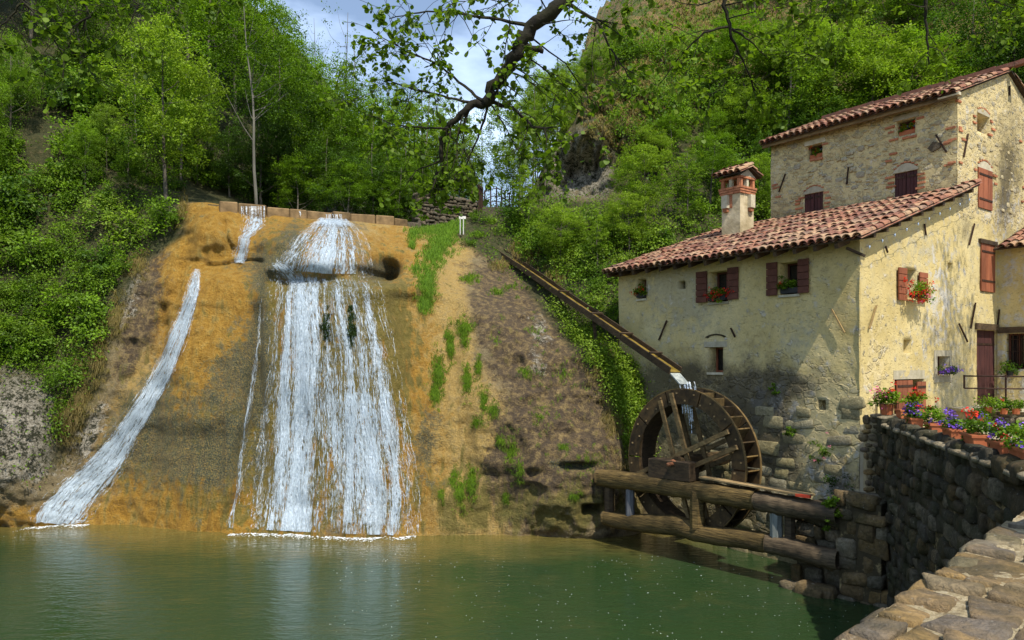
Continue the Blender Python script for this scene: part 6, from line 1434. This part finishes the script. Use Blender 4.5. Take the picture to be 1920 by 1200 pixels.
def put_shrub(p, n, sc, label, group, ps=SP):
    sm, fm = rnd.choice(ps); up = (Vector((0, 0, 1)) * .75 + n * .6).normalized(); q = up.to_track_quat('Z', 'Y').to_euler()
    o = empty('shrub', p - n * .05, label, 'shrub', group); o.rotation_mode = 'QUATERNION'; o.rotation_quaternion = up.to_track_quat('Z', 'Y') @ Matrix.Rotation(rnd.uniform(0, 6.28), 3, 'Z').to_quaternion(); o.scale = (sc * rnd.uniform(.85, 1.2), sc, sc * rnd.uniform(.8, 1.2))
    link('stems', sm, o); link('foliage', fm, o)
def near_race(p, r_):
    t_ = max(0, min(Lr, (p - lo).dot(dr_))); return (p - (lo + dr_ * t_)).length < r_
def shrubs(n, box, inside, scr, label, group, ps=SP, yb=None):
    k = 0; tries = 0
    while k < n and tries < n * 20:
        tries += 1; px = rnd.uniform(box[0], box[2]); py = rnd.uniform(box[1], box[3])
        if not inside(px, py): continue
        p, nn = hit(px, py)
        if p is None or (yb and not (yb[0] < p.y < yb[1])) or near_race(p, .75): continue
        band = 'low' if py > box[1] + (box[3] - box[1]) * .66 else 'high' if py < box[1] + (box[3] - box[1]) * .33 else 'midway'; lab = label.replace('shrub', 'shrub', 1) + ', ' + band + (' on the left' if px < box[0] + (box[2] - box[0]) * .4 else ' on the right' if px > box[0] + (box[2] - box[0]) * .7 else ' in the centre')
        put_shrub(p, nn, rnd.uniform(*scr) * p.y / 23, lab, lab.replace('shrub', 'shrubs', 1).replace('bush', 'bushes', 1), ps); k += 1
lb = lambda py: float(np.interp(py, [330, 370, 440, 500, 560, 640, 720, 790, 850], [375, 345, 335, 250, 222, 190, 172, 130, 100]))
def in_left(px, py): return px < lb(py) - 14 and not (px < 90 and py > 700) and not (40 < px < 125 and 210 < py < 330) and not (px > 90 and py > 830)
shrubs(110, (-40, 120, 380, 845), in_left, (.45, 1.35), 'green shrub among the thicket on the steep left bank', 'shrubs on the left bank', SP + SPY[:2] + SPD)
shrubs(36, (960, 350, 1450, 520), lambda x, y: y > (405 if 1020 < x < 1175 else 378) and y < 640 - (1450 - x) * .25 + 30, (.6, 1.2), 'bright bush on the slope between crag and mill roof', 'bushes above the trough', SPY + SP[:3])
shrubs(30, (930, 450, 1200, 640), lambda x, y: y < 470 + (x - 930) * .95 - 18 and y > 430, (.45, .9), 'bush on the slope just above the wooden trough', 'bushes beside the trough', SP + SPY)
shrubs(40, (1010, 560, 1215, 860), lambda x, y: y > 500 + (x - 960) * .72 + 20 and x > np.interp(y, [560, 640, 700, 800, 860], [1010, 1075, 1120, 1160, 1180]), (.28, .55), 'ivy-like bush below the wooden trough beside the mill', 'bushes below the trough', SPY + SP)
shrubs(26, (1150, 180, 1450, 440), lambda x, y: x > 1165 or y > 380, (.7, 1.4), 'bush on the slope under the crag right of centre', 'bushes under the crag', SP, (27, 40))
shrubs(16, (380, 330, 800, 400), lambda x, y: True, (.6, 1.3), 'low bush in the shade behind the weir', 'bushes behind the weir', SP, (27.5, 40))
shrubs(14, (880, 390, 1000, 470), lambda x, y: not (890 < x < 950 and y < 400), (.3, .6), 'small bush below the little footbridge', 'bushes below the footbridge', SP)

for px, py, k, h_ in ((985, 440, 'n', 2.8), (1210, 420, 'y', 2.8), (1290, 430, 'n', 3.0), (1050, 500, 'y', 2.2), (1120, 520, 'n', 2.4), (1180, 480, 'y', 2.2), (1330, 400, 'a', 3.0), (1425, 420, 'y', 2.6)):
    p, nn = hit(px, py)
    if p is not None and not near_race(p, 1.0): put_tree(k, p.x, p.y, h_ / PR[k][2], say('sapling', px, TONE[k], 'above the trough'), 'saplings above the trough', z=p.z - .1, sx=1.3, name='sapling')
shrubs(26, (1150, 20, 1420, 260), lambda x, y: True, (.5, 1.1), 'low bush on the open brownish hillside', 'bushes on the open hillside', SP + SPD, (30, 60))
# ground cover: leaves lying over every planted slope, as one mass per slope
def cover(name, label, n, box, inside, size, mat, seed, height=.22, yb=(5, 60), aspect=.6, bunch=6, spread=.14):
    r = np.random.default_rng(seed); P = []; N = []
    rr = random.Random(seed); tries = 0
    while len(P) < n // bunch and tries < n * 3:
        tries += 1; px = rr.uniform(box[0], box[2]); py = rr.uniform(box[1], box[3])
        if not inside(px, py): continue
        p, nn = hit(px, py)
        if p is None or not (yb[0] < p.y < yb[1]) or near_race(p, .42): continue
        P.append(p[:]); N.append(nn[:])
    P = np.repeat(np.array(P), bunch, 0); N = np.repeat(np.array(N), bunch, 0); k = len(P)
    sc = (P[:, 1:2] / 22)
    Q = P + N * r.random((k, 1)) * height * sc + r.normal(size=(k, 3)) * spread * sc
    D = r.normal(size=(k, 3)) + N * .5 - [0, 0, .3]; NN = N * .5 + [0, -.1, .8] + r.normal(size=(k, 3)) * .5
    hb = np.repeat(r.random(k // bunch), bunch)
    V, F, C = leaf_arrays(Q, D, NN, size, r, aspect=aspect, hue=hb * .6 + r.random(k) * .4)
    o = link(name, leafmesh(name, V, F, C, M[mat])); return tag(o, label, 'ground cover', kind='stuff')
cover('undergrowth', 'dense leafy undergrowth covering the steep left bank', 40000, (-60, 60, 390, 900), lambda x, y: (in_left(x, y) and math.sin(x * .045 + y * .02) + math.sin(y * .06 - x * .013) + rnd.random() * 1.8 > .2) or (x < 110 and y > 690 and rnd.random() < .03), (.075), 'leaf_wood', 1, yb=(15, 34))
cover('undergrowth', 'leafy undergrowth on the bank beyond the left edge of the photograph', 34000, (-620, 60, -20, 880), lambda x, y: True, .085, 'leaf_wood', 9, yb=(10, 36))
shrubs(40, (-420, 150, -40, 860), lambda x, y: True, (.5, 1.3), 'green shrub on the bank past the left picture edge', 'shrubs past the left edge')
cover('undergrowth', 'leafy undergrowth on the slope above the wooden trough', 20000, (900, 380, 1450, 640), lambda x, y: y < 500 + (x - 930) * .75, .085, 'leaf_shrub', 2, yb=(18, 33))
cover('undergrowth', 'ivy and brambles below the trough beside the mill wall', 15000, (990, 540, 1215, 900), lambda x, y: y > 520 + (x - 960) * .72 and x > np.interp(y, [540, 640, 700, 800, 900], [1000, 1080, 1130, 1165, 1185]), .065, 'leaf_yellow', 3, height=.3)
cover('undergrowth', 'scrub leaves scattered over the hillside', 42000, (1000, -60, 1960, 440), lambda x, y: not (1035 < x < 1160 and 225 < y < 372) and (math.sin(x * .021) * math.cos(y * .03 + 1) + rnd.random() * 1.2 > .55) or x > 1400, .13, 'leaf_wood', 4, yb=(27, 70), spread=.35, height=.4)
def blades(name, label, spots, mat, seed, ln=(.10, .28), w=.0055, droop=1.0, n=None, cat='grass'):
    """spots: (px, py, rx, ry, count)"""
    r = random.Random(seed); g = np.random.default_rng(seed); V = []; F = []; C = []; q = 0
    for (cx, cy, rx, ry, cnt) in spots:
        for _ in range(cnt // 7):
            a = r.uniform(0, 6.28); k = min(1.5, abs(r.gauss(0, .62))); p, nn = hit(cx + rx * k * math.cos(a), cy + ry * k * math.sin(a))
            if p is None: continue
            hue = r.random()
            for j in range(7):
                L = r.uniform(*ln) * p.y / 22; d = (nn * .9 + Vector((r.uniform(-.6, .6), r.uniform(-.3, .3), r.uniform(.1, .9)))).normalized(); b0 = p + Vector((r.uniform(-.06, .06), 0, r.uniform(-.06, .06))) - nn * .02
                mid = b0 + d * L * .55; tip = mid + (d * .6 + Vector((0, 0, -droop))).normalized() * L * .55; sd = d.cross(Vector((r.uniform(-1, 1), 1, r.uniform(-1, 1)))).normalized() * w * p.y / 22
                V += [(b0 - sd)[:], (b0 + sd)[:], (mid + sd * .8)[:], (mid - sd * .8)[:], (tip + sd * .2)[:], (tip - sd * .2)[:]]; F += [(q, q + 1, q + 2, q + 3), (q + 3, q + 2, q + 4, q + 5)]; q += 6
                br_ = r.uniform(.75, 1.25); C += [(hue * .7 + r.random() * .3, br_, 0)] * 6
    o = link(name, leafmesh(name, V, F, np.array(C), M[mat])); return tag(o, label, cat, kind='stuff')
blades('grass', 'lush green grass strip hanging below the ruin wall and sign', [(820, 432, 42, 16, 3600), (832, 455, 28, 20, 2000), (812, 480, 22, 26, 2200), (800, 530, 18, 40, 2600), (795, 570, 13, 20, 1200), (775, 440, 12, 14, 600), (771, 460, 6, 12, 260), (850, 425, 20, 10, 800), (780, 505, 12, 12, 300)], 'grass', 1)
blades('grass', 'hanging tufts of grass on the yellow rock right of the falls', [(822, 700, 13, 36, 1500), (815, 740, 12, 22, 900), (846, 650, 6, 36, 900), (838, 630, 5, 16, 260), (877, 715, 8, 34, 1000), (872, 615, 16, 16, 900), (872, 640, 8, 24, 400), (898, 690, 5, 28, 360), (908, 750, 8, 36, 500), (925, 770, 14, 16, 500),
   (862, 925, 11, 34, 900), (886, 905, 9, 36, 1000), (850, 900, 5, 22, 260), (828, 930, 5, 22, 160), (958, 850, 12, 40, 600), (975, 880, 6, 30, 300), (940, 830, 8, 16, 260), (950, 935, 6, 16, 160), (895, 795, 12, 8, 260), (985, 700, 20, 14, 260), (935, 550, 14, 10, 200), (880, 525, 20, 9, 400), (1075, 930, 12, 8, 200), (1055, 840, 12, 7, 160), (1010, 780, 60, 90, 260), (1060, 700, 50, 60, 220), (1000, 620, 40, 50, 120), (1100, 860, 60, 60, 260), (965, 540, 40, 20, 120), (930, 640, 20, 60, 80)], 'leaf_shrub', 2, ln=(.10, .22))
blades('dry_grass', 'straw coloured grass at the edge of the left bank', [(150, 740, 20, 80, 2600), (185, 660, 14, 60, 1600), (220, 600, 14, 40, 900), (120, 800, 18, 50, 1200), (262, 500, 20, 20, 600), (345, 400, 10, 30, 300)], 'drygrass', 3, ln=(.15, .38))
blades('dry_grass', 'straw coloured grass beside the upper part of the trough', [(985, 470, 26, 22, 1200), (1040, 520, 26, 20, 700), (1120, 700, 30, 60, 500), (1150, 790, 24, 50, 900), (1180, 850, 12, 40, 700), (940, 500, 18, 10, 300)], 'drygrass', 4, ln=(.15, .35))
blades('dry_grass', 'brownish grass on the open hillside', [(1200, 180, 110, 80, 12000), (1260, 110, 110, 70, 8000), (1150, 230, 60, 40, 3000), (1330, 60, 120, 60, 5000)], 'drygrass', 5, ln=(.10, .22), w=.010)
blades('grass', 'green grass tufts on the open hillside', [(1230, 160, 130, 90, 7000), (1300, 70, 120, 60, 5000)], 'grass', 6, ln=(.10, .22), w=.010)
# hanging moss in the curtain
for (x, y, w, h, lab) in ((612, 610, 8, 34, 'left dark green moss cushion in the middle of the water curtain'), (659, 608, 7, 38, 'right dark green moss cushion in the middle of the water curtain')):
    g = np.random.default_rng(x); cs = []
    for k in range(46):
        v_ = g.normal() * .45; p, nn = hit(x + g.normal() * w * .55 * (1 - .3 * abs(v_)), y + v_ * h, .03)
        if p is not None: cs.append(p[:])
    V, F, C = cloud(cs, np.full(len(cs), .07), 60, .035, x, flat=1.0, droop=1.2); C[:, 1] *= .55; o0 = cs[0]
    tag(link('moss_cushion', leafmesh('moss_cushion', V - np.array(o0), F, C, M['leaf_dark']), None, o0), lab, 'moss')
# plants rooted in the walls
for i, (fr, x, y, s, lab, pk) in enumerate(((BFm, 1558, 945, .16, 'light green weed on the ledge at the end of the upper log', 0), (BFm, 1562, 972, .13, 'small weed hanging below the ledge by the upper log', 0), (FR, 1487, 806, .13, 'tuft of ivy on the damp mill wall right of the wheel', 0), (FR, 1455, 727, .10, 'small weed on the stained wall above the wheel', 0), (FR, 1545, 845, .18, 'pale pink flowering weed on the bare stones of the mill wall', 1), (FR, 1572, 900, .28, 'dark ivy patch at the foot of the house corner', 0))):
    s_, z_ = fr.px(x, y); p = fr.P(s_, z_, .06); root = empty('wall_plant', p, lab, 'plant'); plant(root, p, (s * 1.2, s * .6, s * 1.6), 420 if s > .15 else 240, [('petal_pink', 4, .05)] if pk else [], 0, 300 + i, leaf=.06 if i < 2 else .04, mat='leaf_yellow' if i < 2 else ('leaf_dark' if i == 5 else 'leaf_shrub'), pet=.02, axis=fr.a)

# unseen tree added on the terrace, crowns shaped to shade wheel and dapple gable

o = empty('shade_tree', (9.4, 8.2, 2.8), 'tall terrace tree outside the frame casting dappled shade on the mill', 'tree'); o.rotation_euler = (0, 0, 0)
tb = MB(); tb.tube([(9.4, 8.2, 2.7), (9.2, 8.6, 7), (8.2, 9.6, 10.5), (7.2, 10.5, 14)], [.25, .2, .13, .04], 8); tb.tube([(9.2, 8.6, 7), (11, 10, 10), (13.3, 12.4, 13.5)], [.14, .1, .03], 7); tb.build('trunk', M['bark'], o, True)
def shade_crown(c, r_, n, seed):
    g = np.random.default_rng(seed); v = g.normal(size=(n, 3)); v /= np.linalg.norm(v, axis=1, keepdims=True); P = np.array(c) + v * (g.random((n, 1)) ** .5) * r_
    V, F, C = cloud(P, g.uniform(.3, .5, n), 40, .12, seed, flat=.7); link('crown', leafmesh('crown', V - np.array(o.location), F, C, M['leaf_alder']), o)
shade_crown((7.2, 10.4, 14.2), np.array([1.25, 1.3, 1.2]), 30, 1); shade_crown((13.6, 12.6, 13.8), np.array([1.7, 1.7, 1.6]), 60, 2)
# ------------------------------------------------------------------ overhanging alder branches close to the stand point
def alder_leaf():
    V = [(0, 0, 0), (.30, .18, .04), (.44, .5, .07), (.30, .82, .03), (0, 1, -.03), (-.30, .82, .03), (-.44, .5, .07), (-.30, .18, .04), (0, .5, 0)]
    F = [(8, 0, 1), (8, 1, 2), (8, 2, 3), (8, 3, 4), (8, 4, 5), (8, 5, 6), (8, 6, 7), (8, 7, 0)]
    return np.array(V), np.array(F)
LV, LF_ = alder_leaf()
def make_leafme():
    me = bpy.data.meshes.new('leaf'); me.from_pydata(LV.tolist(), [], LF_.tolist()); me.materials.append(M['leaf_alder'])
    a = me.attributes.new('lc', 'FLOAT_COLOR', 'POINT'); a.data.foreach_set('color', np.tile(np.array([.5, 1, 0, 1], np.float32), len(LV))); me.update(); return me
LEAFME = make_leafme()
def overhang(root, limbs, seed, nleafparts, density=1.0, leaf=.047, sub=(4, 7)):
    r = random.Random(seed); bl = MB(); tw = MB(); LP_ = []
    def twig(p, d, L, rad, lvl):
        n = max(4, int(L / .07)); pts = [p.copy()]; q = p.copy(); dd = d.normalized()
        for i in range(n):
            dd = (dd + Vector((r.gauss(0, .17), r.gauss(0, .17), r.gauss(-.03, .15)))).normalized(); q = q + dd * (L / n); pts.append(q.copy())
            if lvl < 2 and r.random() < (.42 if lvl == 0 else .34) * density:
                sd = (dd + Vector((r.gauss(0, .9), r.gauss(0, .7), r.gauss(-.1, .8)))).normalized(); twig(q, sd, L * r.uniform(.25, .55), rad * .55, lvl + 1)
            if (lvl >= 1 and r.random() < .55 * density) or (i == n - 1):
                for _ in range(r.choice((1, 1, 2, 3) if i == n - 1 else (1, 1, 2))):
                    ld = (dd * .7 + Vector((r.gauss(0, .7), r.gauss(0, .7), r.gauss(-.35, .6)))).normalized(); LP_.append((q.copy(), ld, leaf * r.uniform(.5, 1.3)))
        tw.tube(pts, [max(.0018, rad * (1 - .75 * i / n)) for i in range(len(pts))], 4 if lvl else 5, False)
    for pts, r0, r1, ntw, L in limbs:
        P = [W(*p) for p in pts]; Q = []
        for i in range(len(P) - 1):
            for k in range(5):
                t_ = k / 5; a = P[i].lerp(P[i + 1], t_); Q.append(a + Vector((r.gauss(0, 1), r.gauss(0, 1), r.gauss(0, 1))) * r0 * .22)
        Q.append(P[-1]); m = len(Q); rad = [r0 + (r1 - r0) * (i / (m - 1)) ** .8 for i in range(m)]; rad = [q * r.uniform(.88, 1.12) for q in rad]
        (bl if r0 > .02 else tw).tube(Q, rad, 9 if r0 > .02 else 5)
        for k in range(ntw):
            i = int(r.triangular(0, m - 1, m - 1)); d = (Q[min(i + 1, m - 1)] - Q[max(i - 1, 0)]).normalized(); sd = (d * .6 + Vector((r.gauss(0, .8), r.gauss(0, .5), r.gauss(-.15, .7)))).normalized()
            twig(Q[i], sd, L * r.uniform(.5, 1.2), min(.008, rad[i] * .5), 0)
    bl.build('limb', M['bark_dark'], root, True); tw.build('twigs', M['bark_dark'], root)
    o0 = wloc(root); r.shuffle(LP_); vis = []
    for e in LP_:
        x, y = toPx(e[0]); vis.append((0 if (0 < x < 1920 and 0 < y < 1200) else 1, e))
    vis.sort(key=lambda e: e[0]); VVl = []; FFl = []; CC_ = []; q = 0
    for i, (_, (p, d, s)) in enumerate(vis):
        up = Vector((r.gauss(0, .5), r.gauss(0, .5), 1)); x = d.cross(up).normalized(); n = x.cross(d); A = np.array([[x[k] * s * r.uniform(.85, 1.1) if False else x[k] * s, d[k] * s, n[k] * s] for k in range(3)])
        if i < nleafparts and _ == 0:
            o = link('leaf', LEAFME, root); o.matrix_local = Matrix.Translation(p - o0) @ Matrix(A.tolist()).to_4x4()
        else:
            VVl.append(LV @ A.T + np.array(p - o0)); FFl.append(LF_ + q); q += len(LV); h_ = r.random(); CC_ += [(h_, r.uniform(.75, 1.15), 0)] * len(LV)
    if VVl:
        o = link('foliage', leafmesh('foliage', np.concatenate(VVl), np.concatenate(FFl), np.array(CC_), M['leaf_alder']), root); o['kind'] = 'stuff'
    print('overhang leaves', len(LP_))
alder = empty('overhanging_tree', (6.0, -.8, 2.85), 'tree whose thick dark mossy limb and leafy twigs hang across the top centre', 'tree')
alder_r = empty('overhanging_tree', (9.5, 1.5, 2.85), 'tree whose fine twigs hang in front of the hillside at the upper right', 'tree')
alder_l = empty('overhanging_tree', (-7.5, -1.0, 2.0), 'tree whose dark twigs and leaves fill the upper left corner', 'tree')
b = MB(); top = W(1090, -30, 6.0); b.tube([(6.0, -.8, 2.7), (5.8, -.6, 4.5), (5.0, .6, 6.8), (3.4, 2.8, 8.2), (1.9, 4.6, 8.4), tuple(top)], [.34, .28, .22, .16, .12, .085], 10); b.build('trunk', M['bark_dark'], alder, True)
overhang(alder, [
  ([(1090, -30, 6.0), (1040, 18, 6.0), (985, 62, 6.05), (963, 110, 6.1), (932, 155, 6.15), (908, 194, 6.2)], .060, .045, 11, .6),
  ([(915, 188, 6.2), (880, 202, 6.2), (840, 236, 6.25), (826, 262, 6.3), (829, 300, 6.3), (816, 345, 6.35)], .04, .011, 12, .5),
  ([(905, 190, 6.2), (870, 160, 6.3), (820, 120, 6.5), (760, 95, 6.6), (700, 60, 6.7)], .016, .004, 12, .5),
  ([(895, 196, 6.2), (830, 180, 6.3), (770, 165, 6.4), (725, 150, 6.5)], .014, .004, 12, .5),
  ([(925, 192, 6.2), (965, 205, 6.2), (1000, 240, 6.1), (1045, 238, 6.1)], .020, .006, 8, .45),
  ([(1000, 240, 6.1), (1020, 275, 6.2)], .008, .003, 3, .35),
  ([(915, 200, 6.2), (895, 260, 6.3), (870, 320, 6.4), (860, 370, 6.4)], .012, .003, 7, .4),
  ([(965, 85, 6.1), (1005, 90, 6.05), (1018, 96, 6.05)], .035, .02, 1, .2),
  ([(840, 240, 6.2), (800, 240, 6.3), (745, 235, 6.5), (690, 215, 6.5)], .012, .003, 10, .5),
  ([(1000, 50, 6.0), (900, 30, 6.3), (800, 20, 6.5), (730, 35, 6.6)], .016, .004, 12, .5),
  ([(1080, -10, 6.0), (960, -20, 6.2), (840, -25, 6.4)], .02, .006, 11, .5),
  ([(1060, 5, 6.0), (1120, 40, 5.9), (1150, 100, 5.9), (1185, 150, 5.9)], .018, .004, 11, .5),
  ([(830, 300, 6.3), (780, 320, 6.4), (760, 350, 6.4)], .008, .003, 6, .35),
  ([(985, 62, 6.1), (1060, 120, 6.3), (1110, 190, 6.4)], .010, .003, 8, .45),
  ], 21, 170, 1.12)
b = MB(); top = W(1380, -60, 6.2); b.tube([(9.5, 1.5, 2.7), (9.0, 1.8, 6), (7.2, 3.0, 8.6), (4.6, 5, 9.0), tuple(top)], [.30, .25, .18, .11, .05], 10); b.tube([(7.2, 3.0, 8.6), (6.0, 4.5, 9.2), tuple(W(1740, -60, 6.6))], [.12, .08, .03], 8); b.build('trunk', M['bark_dark'], alder_r, True)
overhang(alder_r, [
  ([(1380, -60, 6.2), (1358, 10, 6.2), (1372, 70, 6.2), (1395, 120, 6.3), (1425, 190, 6.4)], .022, .004, 12, .5),
  ([(1372, 55, 6.2), (1405, 75, 6.2), (1440, 110, 6.3)], .012, .003, 6, .4),
  ([(1365, 50, 6.2), (1320, 60, 6.2), (1270, 110, 6.3), (1230, 170, 6.4)], .012, .003, 8, .45),
  ([(1740, -60, 6.6), (1733, 0, 6.6), (1738, 60, 6.6), (1742, 125, 6.6)], .022, .005, 7, .4),
  ([(1380, -50, 6.2), (1480, -25, 6.3), (1560, -10, 6.4), (1540, 40, 6.4)], .014, .004, 11, .45),
  ([(1740, -50, 6.6), (1830, -10, 6.6), (1900, 15, 6.6)], .012, .004, 10, .45),
  ([(1740, -50, 6.6), (1650, -20, 6.6), (1600, 20, 6.6)], .012, .004, 8, .4),
  ([(1380, -60, 6.2), (1260, -30, 6.2), (1200, -5, 6.2)], .012, .004, 8, .4),
  ], 22, 70, 1.25)
b = MB(); b.tube([(-7.5, -1, 1.9), (-7, 0, 5), (-5.5, 2.5, 7.6), (-4.0, 4.2, 8.2), tuple(W(100, -60, 5.6))], [.3, .24, .16, .09, .03], 10); b.build('trunk', M['bark_dark'], alder_l, True)
overhang(alder_l, [
  ([(100, -60, 5.6), (150, -10, 5.5), (170, 30, 5.5), (120, 60, 5.5)], .016, .004, 12, .42),
  ([(100, -60, 5.6), (50, -10, 5.5), (20, 30, 5.5), (-20, 70, 5.5)], .016, .004, 13, .42),
  ([(150, -60, 5.6), (230, -20, 5.5), (260, 10, 5.5), (240, 50, 5.5)], .012, .003, 9, .38),
  ([(200, -60, 5.8), (310, -30, 5.8), (400, -10, 5.8), (430, 5, 5.8)], .012, .003, 7, .3),
  ([(20, -20, 5.5), (80, 40, 5.5), (115, 100, 5.5)], .010, .003, 6, .3),
  ], 23, 60, 1.05)
